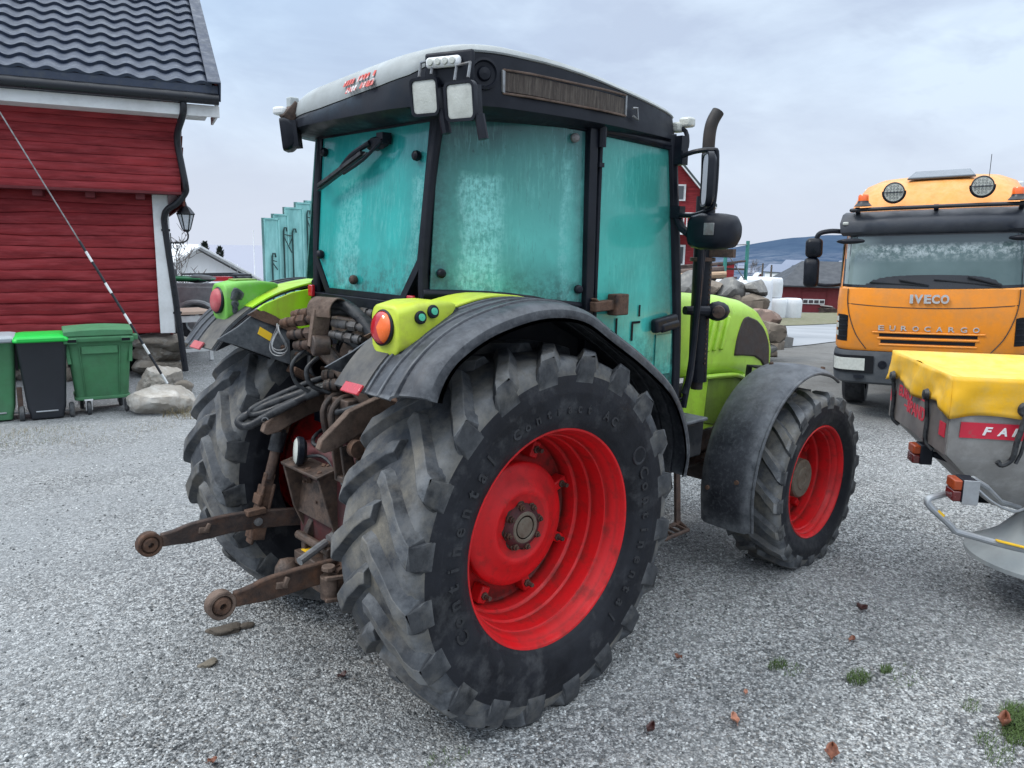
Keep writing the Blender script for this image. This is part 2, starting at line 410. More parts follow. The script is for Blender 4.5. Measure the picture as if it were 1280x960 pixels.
MAT['lime_rusty'] = pm('lime_paint_with_rust_runs', (.34, .68, .02), .35, 0, .06, 3, dirt=(.30, .27, .04), damt=.28, ds=3.2, dsharp=.3, dirt2=RUST2, damt2=.13, ds2=6, stretch=(1, 1, .4), spec=.45, drough=.6)
MAT['roof_white'] = pm('white_grey_roof_plastic', (.35, .38, .385), .42, 0, .08, 3, dirt=(.22, .235, .235), damt=.42, ds=2.5, dsharp=.4, bump=.03, bs=40, spec=.45)
MAT['rubber_hose'] = pm('black_rubber_hose', (.008, .009, .012), .36, 0, .3, 14, dirt=(.07, .075, .08), damt=.36, ds=16, dsharp=.3, bump=.3, bs=160, spec=.4)
MAT['zinc'] = pm('dull_zinc', (.26, .27, .28), .45, .7, .2, 20, dirt=(.10, .08, .07), damt=.35, ds=14, dsharp=.3, spec=.5)
MAT['galv'] = pm('galvanised_steel', (.34, .36, .38), .5, .55, .15, 9, dirt=(.2, .2, .2), damt=.3, ds=5, dsharp=.3)
MAT['lens_red'] = pm('red_lamp_lens', (.42, .012, .02), .18, 0, .1, 40, spec=.6, coat=.4)
MAT['lens_orange'] = pm('orange_lamp_lens', (.80, .13, .01), .18, 0, .1, 40, spec=.6, coat=.4)
MAT['lens_faded'] = pm('faded_red_lamp_lens', (.38, .045, .06), .4, 0, .25, 30, dirt=(.42, .14, .14), damt=.4, ds=20, dsharp=.4)
MAT['lens_dark'] = pm('dark_red_lamp_lens', (.10, .012, .012), .2, 0, .2, 30, spec=.6, coat=.3)
MAT['lamp_white'] = pm('worklamp_lens', (.52, .54, .50), .3, 0, .12, 60, dirt=(.34, .35, .32), damt=.4, ds=30, dsharp=.4, bump=.5, bs=140, spec=.6, coat=.4)
MAT['yellow_sticker'] = pm('yellow_sticker', (.75, .46, .02), .5, 0, .08, 20, dirt=(.3, .2, .05), damt=.2, ds=25)
MAT['black_ink'] = pm('black_ink', (.02, .02, .02), .6, 0, .1)
MAT['white_paint'] = pm('white_paint', (.72, .74, .75), .5, 0, .05, 4, dirt=(.5, .5, .49), damt=.3, ds=3, dsharp=.4)
MAT['grille'] = pm('bonnet_brown_grille', (.030, .022, .020), .6, 0, .2, 10, dirt=(.05, .03, .022), damt=.4, ds=10, bump=.8, bs=260)
MAT['mirror'] = pm('mirror_glass', (.07, .095, .11), .08, 1.0, .3, 14)
MAT['hub_beige'] = pm('dirty_hub_steel', (.17, .15, .115), .62, .2, .25, 14, dirt=(.07, .04, .025), damt=.4, ds=14, dsharp=.3, bump=.3, bs=90)
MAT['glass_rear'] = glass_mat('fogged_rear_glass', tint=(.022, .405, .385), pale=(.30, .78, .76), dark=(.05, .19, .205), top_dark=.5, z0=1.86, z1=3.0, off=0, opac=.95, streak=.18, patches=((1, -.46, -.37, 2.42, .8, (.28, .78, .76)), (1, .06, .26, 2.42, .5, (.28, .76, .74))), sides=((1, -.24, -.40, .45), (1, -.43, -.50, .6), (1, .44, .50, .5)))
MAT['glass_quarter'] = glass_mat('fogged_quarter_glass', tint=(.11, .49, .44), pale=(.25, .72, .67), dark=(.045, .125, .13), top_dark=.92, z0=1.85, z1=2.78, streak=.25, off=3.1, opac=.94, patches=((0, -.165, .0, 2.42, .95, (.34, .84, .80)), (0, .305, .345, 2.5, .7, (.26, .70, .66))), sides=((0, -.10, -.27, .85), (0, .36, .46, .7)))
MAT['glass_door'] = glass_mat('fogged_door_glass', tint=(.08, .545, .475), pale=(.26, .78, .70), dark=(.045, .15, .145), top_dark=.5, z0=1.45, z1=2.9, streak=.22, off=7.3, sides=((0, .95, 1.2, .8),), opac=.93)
MAT['seat'] = pm('dark_seat_fabric', (.03, .03, .035), .85, 0, .2)
MAT['dash'] = pm('interior_plastic', (.05, .052, .055), .6, 0, .2)
# ================================================================== TRACTOR
T = thing('tractor', 'big muddy lime green tractor with red wheel rims and fogged teal cab windows', 'tractor')
A3 = np.array
def wheel(name, side, cx, cz, yrim, rim, Rt, Wh, nl, kind):
    s = side
    W = holder(name, T)
    def P(rho, phi, h):   # h: outward from the rim edge plane
        z = cz+rho*math.sin(phi)
        if z < .004: z = .004+.1*max(0, z)
        return (cx+rho*math.cos(phi), s*(yrim+h), z)
    hw = Wh/2; hc = .05-hw if kind == 'rear' else .035-hw
    k = Rt/.8635
    # carcass profile in (w, rho): w from centre, + outward
    half = [(.0, Rt-.042*k), (.55*hw, Rt-.043*k), (.80*hw, Rt-.047*k), (.895*hw, Rt-.058*k), (.945*hw, Rt-.082*k), (.975*hw, Rt-.12*k),
            (.995*hw, Rt-.185*k), (1.0*hw, Rt-.193*k), (.992*hw, Rt-.203*k), (.99*hw, rim+.10*k), (.96*hw, rim+.06), (.925*hw, rim+.035), (.905*hw, rim+.028), (.88*hw, rim+.012), (.82*hw, rim-.004)]
    prof = [(-w, r) for w, r in reversed(half)]+half[1:]
    mb = MB(); na = 120; m = len(prof); nh = len(half)
    from mathutils import noise as nz
    vs = [P(r, 2*PI*j/na, hc+w) for j in range(na) for w, r in prof]
    fs = []; ms = []
    for j in range(na):
        j2 = (j+1) % na
        for i in range(m-1):
            fs.append((j*m+i, j2*m+i, j2*m+i+1, j*m+i+1))
            ms.append(0 if min(prof[i][1], prof[i+1][1]) > Rt-.14*k else 2)
    mb.v = vs; mb.f = fs; mb.m = ms
    # lugs
    sw = (.30 if kind == 'rear' else .27)
    rng = random.Random(3 if kind == 'rear' else 5)
    for sd in (-1, 1):
        for i in range(nl):
            p0 = 2*PI*(i+(.5 if sd > 0 else 0)+(.25 if s > 0 else 0))/nl
            secs = []
            path = [(-.05, Rt-.006), (.10, Rt-.002), (.28, Rt-.002), (.46, Rt-.002), (.64, Rt-.003), (.80, Rt-.006), (.92, Rt-.013), (.98, Rt-.028)]
            for t, rt in path:
                w = t*hw; ph = p0+sw*max(t, 0)**1.08-.010*math.sin(max(t, 0)*PI)
                bt = (.027+.012*t)*k*(1.1 if kind == 'rear' else 1.2); bb = bt+(.030+.012*t)*k
                if t < 0: bt *= .85; bb *= .9
                rb = np.interp(abs(w), [q[0] for q in half[:7]], [q[1] for q in half[:7]])-.008
                if t > .95: rb = Rt-.125*k
                jt = rng.uniform(-.005, .004); bt *= rng.uniform(.93, 1.07)
                secs.append((sd*w, ph+rng.uniform(-.003, .003), bt, bb, rt+jt, rb))
            ph = p0+sw*1.0
            lug = []
            for w, ph_, bt, bb, rt, rb in secs:
                wb = w if abs(w) < .95*hw else w*.965
                lug.append([P(rb, ph_-bb/rb, hc+wb), P(rt, ph_-bt/rt, hc+w), P(rt, ph_+bt/rt, hc+w), P(rb, ph_+bb/rb, hc+wb)])
            # worn end face running down the shoulder
            for wt, rt, wb, rb in ((hw-.001, Rt-.052*k, .955*hw, Rt-.138*k), (hw+.003, Rt-.085*k, .965*hw, Rt-.15*k), (hw+.0015, Rt-.115*k, .975*hw, Rt-.165*k)):
                bt = .044*k*1.1; bb = bt+.02
                lug.append([P(rb, ph-bb/rt, hc+sd*wb), P(rt, ph-bt/rt, hc+sd*wt), P(rt, ph+bt/rt, hc+sd*wt), P(rb, ph+bb/rt, hc+sd*wb)])
            n0 = len(mb.f)
            mb.loft(lug, True, True, 1)
            for q in range(4*(len(path)-1), len(mb.f)-n0): mb.m[n0+q] = 3
            # top faces (index 1 in each ring) use dusty tread material
            for q in range(len(path)-1):
                mb.m[n0+q*4+1] = 0
    tyre = mb.build('tyre', [MAT['tread'], MAT['tread_side'], MAT['sidewall'], MAT['lug_end']], W, sharp=45, bevel=.016 if kind == 'rear' else .011, seg=3)
    return W, P, hc, hw

def lathe_wheel(mb, prof, P, n=72, mat=0):
    m = len(prof); vs = [P(r, 2*PI*j/n, h) for j in range(n) for r, h in prof]; fs = []
    for j in range(n):
        j2 = (j+1) % n
        for i in range(m-1): fs.append((j*m+i, j2*m+i, j2*m+i+1, j*m+i+1))
    mb.add(vs, fs, mat)

MAT['letter'] = pm('dusty_raised_rubber', (.009, .010, .013), .55, 0, .3, 9, dirt=(.035, .037, .042), damt=.35, ds=9, dsharp=.4)
def rear_wheel(side):
    W, P, hc, hw = wheel('rear_wheel', side, 0, .835, 1.03, .5014, .8635, .53, 20, 'rear')
    mb = MB()
    lathe_wheel(mb, [(.496, -.03), (.508, -.012), (.509, .002), (.503, .010), (.494, .008), (.486, -.006), (.480, -.030), (.470, -.042), (.464, -.075), (.458, -.085),
                     (.452, -.088), (.447, -.12), (.445, -.165), (.436, -.175), (.432, -.215), (.430, -.245), (.418, -.258), (.412, -.29), (.410, -.335), (.400, -.345), (.30, -.350), (.24, -.350)], P, 96)
    rimo = mb.build('rim', MAT['rim_red'], W, sharp=32)
    mb = MB()
    lathe_wheel(mb, [(.27, -.345), (.290, -.30), (.297, -.255), (.296, -.243), (.290, -.236), (.262, -.230), (.225, -.219), (.19, -.204), (.172, -.196), (.162, -.197), (.150, -.204), (.10, -.208), (.06, -.208)], P, 96)
    disc = mb.build('wheel_disc', MAT['rim_red'], W, sharp=40)
    # rusty centre, hub cap and nuts
    mb = MB()
    nn = 64; rr = random.Random(4)
    ring = [.118+.010*math.sin(8*2*PI*j/nn+1)+rr.uniform(-.006, .006) for j in range(nn)]
    mb.loft([[P(.055, 2*PI*j/nn, -.2035) for j in range(nn)], [P(ring[j]*.8, 2*PI*j/nn, -.2035) for j in range(nn)], [P(ring[j], 2*PI*j/nn, -.2075) for j in range(nn)]], True, False)
    mb.build('hub_flange', MAT['rust'], W)
    mb = MB()
    lathe_wheel(mb, [(.078, -.205), (.078, -.182), (.072, -.176), (.060, -.176), (.056, -.180), (.050, -.180), (.040, -.178), (.001, -.178)], P, 40)
    mb.build('hub_cap', MAT['hub_beige'], W)
    for i in range(8):
        a = 2*PI*i/8+.2
        mb = MB()
        c = A3(P(.1, a, -.2)); e = A3(P(.1, a, -.168))
        ax = unit(e-c)
        mb.lathe([(.001, 0), (.021, 0), (.021, .008), (.016, .009), (.016, .024), (.009, .025), (.009, .034), (.001, .034)], c, ax, 6)
        mb.build('wheel_nut', MAT['rust'], W, flat=True, bevel=.002)
    # welded brackets with bolts between disc and rim
    for i in range(8):
        a = 2*PI*i/8+.33
        mb = MB()
        c = A3(P(.36, a, -.315)); out = A3(P(.40, a, -.315))-c
        mb.box((0, 0, 0), (.085, .05, .07), None)
        rad = unit(out); axv = A3([0, side, 0]); tan = np.cross(rad, axv)
        mb.map(lambda p: tuple(c+rad*p[0]+tan*p[1]+axv*p[2]))
        b = mb.build('rim_bracket', MAT['rim_red'], W, bevel=.008)
        mb = MB()
        mb.lathe([(.001, 0), (.019, 0), (.019, .012), (.011, .013), (.011, .045), (.001, .045)], A3(P(.362, a, -.282)), axv, 6)
        mb.build('rim_bolt', MAT['rust_dark'], W, flat=True)
    # dark valve opening in the rim
    mb = MB(); a = R(100)
    c = A3(P(.375, a, -.341)); rad = A3(P(1, a, 0))-A3(P(0, a, 0)); tan = np.cross(rad, A3([0, side, 0]))
    poly = [(.026*math.cos(t), .05*math.sin(t)) for t in np.linspace(0, 2*PI, 20)[:-1]]
    mb.loft([[c+rad*p[0]+tan*p[1]+A3([0, side*.003, 0]) for p in poly], [c+rad*p[0]*.9+tan*p[1]*.9+A3([0, side*.005, 0]) for p in poly]], True, True)
    mb.build('valve_opening', MAT['fender_under'], W)
    # raised maker's lettering round the sidewall
    def letters(txt, a_start, a_step, rho, size, hh):
        for q, ch in enumerate(txt):
            if ch == ' ': continue
            mb = MB()
            vs, fs = text_mesh(ch, size, .0032, bold=.0016)
            xs = [v[0] for v in vs]; cxx = (max(xs)+min(xs))/2
            a = a_start-a_step*q
            mb.add([P(rho+v[1]-size*.35, a-(v[0]-cxx)/rho, hh+v[2]) for v in vs], fs)
            mb.build('raised_letter', MAT['letter'], W, sharp=30)
    if side < 0:
        letters('Continental', R(20), R(7.2), .614, .085, hc+.99*hw+.002)
        letters('Continental', R(205), R(7.2), .614, .085, hc+.99*hw+.002)
        letters('Contract AC', R(118), R(6.2), .60, .06, hc+.985*hw+.002)
        mb = MB(); c = A3(P(.614, R(29), hc+.99*hw)); ax = A3([0, side, 0])
        mb.lathe([(.028, -.004), (.040, .003), (.046, .003), (.048, -.004)], c, ax, 28)
        mb.build('sidewall_emblem', MAT['sidewall'], W, sharp=30)
    return W
RW = [rear_wheel(-1), rear_wheel(1)]

def front_wheel(side):
    W, P, hc, hw = wheel('front_wheel', side, 2.5725, .574, 1.0286, .387, .617, .40, 18, 'front')
    mb = MB()
    lathe_wheel(mb, [(.380, -.025), (.391, -.010), (.392, .003), (.386, .009), (.378, .006), (.371, -.006), (.366, -.028), (.358, -.036), (.350, -.065), (.342, -.072), (.336, -.11),
                     (.334, -.15), (.322, -.16), (.318, -.19), (.316, -.225), (.304, -.232), (.22, -.238), (.17, -.238), (.15, -.25)], P, 80)
    mb.build('rim', MAT['rim_red'], W, sharp=32)
    mb = MB()
    lathe_wheel(mb, [(.17, -.25), (.165, -.20), (.150, -.19), (.138, -.185), (.133, -.105), (.124, -.096), (.08, -.096), (.074, -.090), (.04, -.090), (.036, -.094), (.001, -.094)], P, 40)
    mb.build('planetary_hub', MAT['hub_beige'], W)
    for i in range(8):
        a = 2*PI*i/8+.2; mb = MB()
        mb.lathe([(.001, 0), (.018, 0), (.018, .01), (.013, .011), (.013, .03), (.001, .03)], A3(P(.195, a, -.238)), A3([0, side, 0]), 6)
        mb.build('wheel_nut', MAT['rust_dark'], W, flat=True)
    for i in range(4):
        a = 2*PI*i/4+.6; mb = MB()
        rad = unit(A3(P(1, a, 0))-A3(P(0, a, 0))); axv = A3([0, side, 0]); tan = np.cross(rad, axv); c = A3(P(.285, a, -.215))
        mb.box((0, 0, 0), (.06, .045, .04)); mb.map(lambda p: tuple(c+rad*p[0]+tan*p[1]+axv*p[2]))
        mb.build('rim_bracket', MAT['rim_red'], W, bevel=.006)
    return W
for s in (-1, 1): front_wheel(s)

# ------------------------------------------------------------------ rear fenders
ARC = sp2([(-.83, 1.565), (-.73, 1.68), (-.58, 1.785), (-.40, 1.855), (-.15, 1.895), (.10, 1.865), (.32, 1.75), (.54, 1.625), (.78, 1.455), (.91, 1.27), (.965, 1.09), (.945, .95)], 5)
def arc_nrm(i):
    a = A3(ARC[max(i-1, 0)]); b = A3(ARC[min(i+1, len(ARC)-1)]); t = unit(b-a); n = A3([-t[1], t[0]]);
    return n
MAT['dusty_panel'] = pm('dusty_grey_brown_panel', (.085, .085, .085), .75, 0, .3, 6, dirt=(.14, .13, .11), damt=.45, ds=5, dsharp=.35, dirt2=(.035, .038, .045), damt2=.35, ds2=8)
def fender(side):
    F = holder('rear_fender', T)
    yy = lambda z, off: side*(off-.30*max(0, 1.77-z))
    ys = [.60, .64, .70, .74, .77, .80, .822, .826, .834, .838, .90, .904, .912, .916, .975, .979, .987, .991, 1.04, 1.075, 1.095, 1.10, 1.10]
    dz = [0, 0, 0, 0, 0, .0, .0, .008, .008, 0, .0, .008, .008, 0, 0, .008, .008, 0, -.002, -.010, -.028, -.05, -.065]
    na = len(ARC)
    def Pf(i, j):
        n = arc_nrm(i); x, z = ARC[i]
        q = dz[j] if not (i < 4 and j < 6) else dz[j]
        # the rear corner of the lip is rounded off
        sh = 0
        if i < 8 and j > 14: sh = (8-i)/8*(j-14)/8*.10
        n3 = A3([n[0], 0, n[1]])
        return A3([x+n[0]*q+sh*.9, side*ys[j], z+n[1]*q+sh*.35]), n3
    mb = MB(); mb.sheet(Pf, na, len(ys), .012)
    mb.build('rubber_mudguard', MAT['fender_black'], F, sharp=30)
    # inner arch wall between wheel and cab
    mb = MB()
    top = [(x-.0, z-.02) for x, z in ARC[1:]]
    low = [(.80, .93), (.62, 1.05), (.40, 1.22), (.0, 1.36), (-.28, 1.42), (-.47, 1.465), (-.74, 1.59)]
    poly = top+low
    mb.prism(poly, lambda p, k: (p[0], side*(.598 if k else .578), p[1]))
    mb.build('inner_arch', MAT['fender_under'], F)
    # dusty flat skirt towards the hitch
    mb = MB()
    sk = [(-.835, 1.625), (-.74, 1.59), (-.57, 1.515), (-.465, 1.468), (-.445, 1.60), (-.46, 1.68), (-.60, 1.755), (-.72, 1.68)]
    mb.prism(sk, lambda p, k: (p[0], yy(p[1], .568 if k else .580), p[1])); mb.build('fender_skirt', MAT['fender_black'], F, bevel=.003)
    mb = MB()
    gp = [(-.60, 1.765), (-.50, 1.70), (-.40, 1.665), (-.33, 1.60), (-.26, 1.55), (.0, 1.53), (.10, 1.60), (.10, 1.85), (-.15, 1.885), (-.40, 1.845), (-.56, 1.79)]
    mb.prism(gp, lambda p, k: (p[0], yy(p[1], .562 if k else .576), p[1])); mb.build('lime_panel', MAT['lime_rusty'], F, bevel=.004, )
    mb = MB(); rr = random.Random(9)
    a = [(-.66, 1.74), (-.58, 1.70), (-.47, 1.655), (-.41, 1.61), (-.37, 1.54), (-.29, 1.48), (-.20, 1.38)]
    b = [(x+.045+rr.uniform(-.01, .02), z+.028+rr.uniform(-.01, .012)) for x, z in a]
    a2 = sp2(a, 3); b2 = sp2(b, 3); b2 = [(x+rr.uniform(-.007, .007), z+rr.uniform(-.007, .007)) for x, z in b2]
    mb.prism(a2+b2[::-1], lambda p, k: (p[0], yy(p[1], .554 if k else .561), p[1])); mb.build('rusted_seam', MAT['rust'], F)
    mb = MB(); mb.bar((-.47, side*.47, 1.45), (-.20, side*.44, 1.28), .035, .10, (0, 1, 0)); mb.build('fender_brace', MAT['rust'], F, bevel=.004)
    # lime top panel (inner part of the mudguard)
    i0, i1 = 9, 34
    def Pt(i, j):
        ii = i+i0; n = arc_nrm(ii); x, z = ARC[ii]
        t = i/(i1-i0)
        y1 = .80+.0*t-.10*max(0, t-.25)
        y = .585+(y1-.585)*j/3
        return A3([x+n[0]*.012, side*y, z+n[1]*.012]), A3([n[0], 0, n[1]])
    mb = MB(); mb.sheet(Pt, i1-i0, 4, .011); mb.build('lime_top_panel', MAT['lime_rusty'] if side > 0 else MAT['pod_green'], F, bevel=.003)
    def Pd(i, j):
        n = arc_nrm(i); x, z = ARC[i]; y = .604+.20*j/4
        return A3([x+n[0]*.006, side*y, z+n[1]*.006]), A3([n[0], 0, n[1]])
    mb = MB(); mb.sheet(Pd, 10, 5, .005); mb.build('dusty_rear_panel', MAT['dusty_panel'], F)
    # tail lamp pod
    pod = MB()
    def ringp(x, y0, y1, z0, z1, r, n=4):
        w = y1-y0; h = z1-z0
        return [(x, side*((y0+y1)/2+q[0]), (z0+z1)/2+q[1]) for q in rrect(w, h, r, n)]
    pod.loft([ringp(-.690, .684, .866, 1.700, 1.888, .07), ringp(-.712, .692, .858, 1.700, 1.880, .045), ringp(-.705, .685, .865, 1.692, 1.888, .045), ringp(-.62, .676, .878, 1.728, 1.902, .032), ringp(-.52, .684, .872, 1.79, 1.903, .024), ringp(-.43, .71, .845, 1.835, 1.892, .015), ringp(-.395, .735, .82, 1.858, 1.882, .008)][1:])
    pod.build('lamp_pod', MAT['pod_green'] if side < 0 else MAT['faded_green'], F, bevel=.003)
    pod = MB(); pod.loft([ringp(-.698, .680, .872, 1.672, 1.712, .018), ringp(-.60, .670, .884, 1.733, 1.765, .015), ringp(-.50, .678, .876, 1.79, 1.82, .01), ringp(-.39, .72, .835, 1.845, 1.868, .006)])
    pod.build('pod_gasket', MAT['cab_black'], F)
    lc = A3([-.713, side*.775, 1.800])
    ax = unit(A3([-1, 0, .12]))
    b = MB(); b.lathe([(.066, -.01), (.071, .008), (.065, .014), (.061, .006)], lc, ax, 36); b.build('lamp_bezel', MAT['cab_black'], F)
    L = MB()
    # lens: two halves as one object each
    def lens(mat, a0, a1, nm, par, lab=None):
        q = MB(); q.lathe([(.065, -.005), (.064, .012), (.056, .024), (.040, .031), (.021, .034), (.001, .035)], lc, ax, 20, a0=a0, a1=a1, hint=(0, 0, 1))
        o = q.build(nm, mat, par, sharp=60)
        if lab: o['label'] = lab
    if side < 0:
        lens(MAT['lens_red'], PI/2-.45, 3*PI/2+.45, 'tail_lens', F, 'red inner half of round tail lamp')
        lens(MAT['lens_orange'], -PI/2+.45, PI/2-.45, 'indicator_lens', F, 'orange outer half of round tail lamp')
        for (x, z) in ((-.615, 1.842), (-.555, 1.862)):
            q = MB(); c = A3([x, side*.874, z])
            q.lathe([(.026, -.004), (.026, .010), (.021, .014), (.001, .014)], c, (0, side, .15), 20); bb = q.build('hitch_button', MAT['cab_black'], F)
            q = MB(); q.lathe([(.015, .012), (.014, .018), (.001, .019)], c, (0, side, .15), 16); q.build('button_face', MAT['button_green'], bb)
    else:
        lens(MAT['lens_faded'], 0, 2*PI, 'tail_lens', F, 'faded cracked pinkish red tail lens')
        q = MB(); q.box((-.57, side*.79, 1.904), (.12, .10, .012), (0, 0, 0)); q.build('pod_cover', MAT['green_dark'], F, bevel=.004)
        q = MB(); q.blob((-.655, side*.676, 1.83), (.035, .008, .035), 3, .3, 3); q.blob((-.668, side*.676, 1.775), (.018, .008, .03), 3, .35, 5); q.build('scuffed_paint_patch', MAT['fender_black'], F)
    # small reflector on the rear edge
    q = MB(); n = arc_nrm(0); q.box((-.846, side*.755, 1.575), (.012, .12, .045), (0, .7, 0)); q.build('reflector', MAT['lens_red'] if side < 0 else MAT['lens_faded'], F, bevel=.003)
    if side > 0:
        q = MB(); q.prism([(-.62, 1.64), (-.56, 1.60), (-.54, 1.635), (-.60, 1.675)], lambda p, k: (p[0], yy(p[1], .564 if k else .567), p[1])); q.build('warning_sticker', MAT['yellow_sticker'], F)
    return F
for s in (-1, 1): fender(s)

# ------------------------------------------------------------------ front fenders (square-ended curved black mudguards)
def front_fender(side):
    cx, cz = 2.55, .585
    def Pp(i, j):
        a = R(197-i*(197-62)/29); t = j/10
        y = .61+.365*t
        r = .735+.014*math.sin(t*PI)-(.028*max(0, t-.9)/.1 if t > .9 else 0)-(.02*(1-t/.1) if t < .1 else 0)
        if i == 0: r += .012
        rr = r*(1+.03*math.cos(a-R(120)))
        return A3([cx+rr*math.cos(a), side*y, cz+rr*math.sin(a)]), A3([math.cos(a), 0, math.sin(a)])
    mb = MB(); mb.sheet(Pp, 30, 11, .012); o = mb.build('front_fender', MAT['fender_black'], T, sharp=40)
    e = MB(); e.tube([Pp(i, 10)[0] for i in range(30)], .011, 8); e.build('fender_edge_bead', MAT['fender_black'], o)
    for (a, y) in ((178, .68), (172, .88), (95, .68), (75, .92)):
        q = MB(); aa = R(a); r = .748*(1+.03*math.cos(aa-R(120)))
        q.lathe([(.016, -.01), (.014, .008), (.001, .010)], (cx+r*math.cos(aa), side*y, cz+r*math.sin(aa)), (math.cos(aa), 0, math.sin(aa)), 10); q.build('fender_bolt', MAT['rust'], o)
    q = MB(); q.tube([(2.55, side*.66, 1.30), (2.55, side*.48, 1.30), (2.55, side*.44, .7)], .022, 8); q.build('fender_stay', MAT['black_steel'], o)
for s in (-1, 1): front_fender(s)

# ------------------------------------------------------------------ cab
CZ = 2.66
def bar_pts(pts, r, name, mat='cab_black', par=None, n=8):
    mb = MB(); mb.tube([A3(p) for p in pts], r, n); return mb.build(name, MAT[mat], par or T, sharp=50)
cabm = MB()
for s in (-1, 1):
    cabm.tube([(-.295, s*.470, 1.80), (-.292, s*.470, 2.05), (-.268, s*.485, 2.40), (-.222, s*.500, 2.72)], .027, 8, smooth=3)
    cabm.bar((.475, s*.748, 1.30), (.455, s*.752, 2.72), .055, .075, (0, 1, 0))
    cabm.tube([(1.27, s*.735, 1.0), (1.25, s*.752, 1.45), (1.19, s*.76, 2.0), (1.09, s*.755, 2.70)], .034, 8, smooth=3)
    # window sills
    cabm.tube([(-.31, s*.485, 1.90), (.05, s*.655, 1.885), (.47, s*.75, 1.83)], .022, 8, smooth=4)
    cabm.tube([(-.235, s*.497, 2.665), (.08, s*.655, 2.675), (.46, s*.752, 2.665), (.8, s*.768, 2.655), (1.10, s*.755, 2.64)], .024, 8, smooth=3)
    # lower side wall of the cab
    cabm.prism([(-.31, 1.62), (-.31, 1.90), (.05, 1.88), (.47, 1.83), (.47, 1.2), (.0, 1.3)], lambda p, k: (p[0], s*(np.interp(p[0], [-.31, .05, .47], [.485, .655, .745])-(.02 if k else 0)), p[1]))
    cabm.prism([(.47, 1.75), (.62, 1.6), (.85, 1.42), (1.0, 1.2), (1.26, 1.0), (1.26, .95), (.9, .95), (.47, 1.1)], lambda p, k: (p[0], s*(.735-(.03 if k else 0)), p[1]))
# rear cross beam, floor
cabm.box((-.30, 0, 1.815), (.07, .96, .075)); cabm.box((.45, 0, 1.17), (1.5, 1.1, .08))
cabm.box((1.22, 0, 1.2), (.05, 1.3, .5))
cabm.box((.1, 0, 1.62), (.9, 1.0, .04))
cab = cabm.build('cab_frame', MAT['cab_black'], T, sharp=40, bevel=.004)
# rear window: hexagonal glass with black edge seal
hexp = [(.480, 2.655), (-.480, 2.655), (-.462, 2.04), (-.340, 1.868), (.340, 1.868), (.462, 2.04)]
def rearx(z): return -.300+.068*max(0, (z-1.87)/.8)**1.4
mb = MB()
def hexring(k, off): return [(rearx(z)+off, y*k if abs(y) > .4 else y*(k*.99), 2.26+(z-2.26)*k) for y, z in hexp]
mb.loft([hexring(1.0, .0), hexring(1.0, -.012)], True, True)
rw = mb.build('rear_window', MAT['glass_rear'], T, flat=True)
mb = MB()
o1 = hexring(1.035, -.006); i1 = hexring(.965, -.006); o2 = hexring(1.035, -.022); i2 = hexring(.965, -.022)
mb.loft([o1, o2, i2, i1, o1], True, False); mb.build('window_seal', MAT['cab_black'], rw, flat=True)
for y, z in ((.40, 2.05), (-.395, 2.50), (.42, 2.57), (.07, 1.935)):
    q = MB(); q.lathe([(.001, .035), (.012, .034), (.021, .026), (.024, .012), (.020, .002), (.010, 0)], (rearx(z)-.012, y, z), (-1, 0, 0), 16); q.build('glass_knob', MAT['cab_black'] if z > 2 else MAT['rust_dark'], rw)
# rear wiper
q = MB()
q.blob((-.285, -.10, 2.575), (.035, .09, .03), 2, .2, 5); q.box((-.29, -.16, 2.59), (.05, .05, .05)); q.tube([(-.315, -.08, 2.575), (-.335, .05, 2.525), (-.338, .17, 2.45)], .013, 8, smooth=4); q.tube([(-.315, -.18, 2.58), (-.338, -.06, 2.50), (-.338, .12, 2.445)], .008, 6, smooth=3)
wp = q.build('rear_wiper', MAT['cab_black'], rw)
q = MB(); q.bar((-.335, -.05, 2.53), (-.345, .34, 2.395), .016, .03, (1, 0, 0)); q.bar((-.327, -.08, 2.528), (-.337, .37, 2.372), .006, .022, (1, 0, 0)); q.build('wiper_blade', MAT['rubber_hose'], rw)
# quarter windows
for s in (-1, 1):
    def Pq(i, j):
        t = i/10; x = -.285+.735*t; y = np.interp(x, [-.31, -.1, .05, .25, .47], [.487, .592, .662, .722, .757])
        zb = 1.915-.07*t; zt = 2.672
        z = zb+(zt-zb)*j/8
        return A3([x+.05*(j/8)*(1-t), s*(y+.004+(.12*(1-t)*(1-.5*j/8) if s > 0 else 0)), z]), A3([-.25, s, 0])
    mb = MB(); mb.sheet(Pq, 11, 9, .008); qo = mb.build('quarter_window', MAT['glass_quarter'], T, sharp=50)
    for (x, z) in ((-.245, 1.99), (.36, 2.61), (.41, 1.915)):
        y = np.interp(x, [-.31, -.1, .05, .25, .47], [.487, .592, .662, .722, .757])
        k = MB(); k.lathe([(.001, .03), (.012, .029), (.020, .022), (.022, .008), (.010, 0)], (x, s*(y+.006), z), (-.35, s, 0), 16); k.build('glass_knob', MAT['zinc'] if z > 2.3 else MAT['cab_black'], qo)
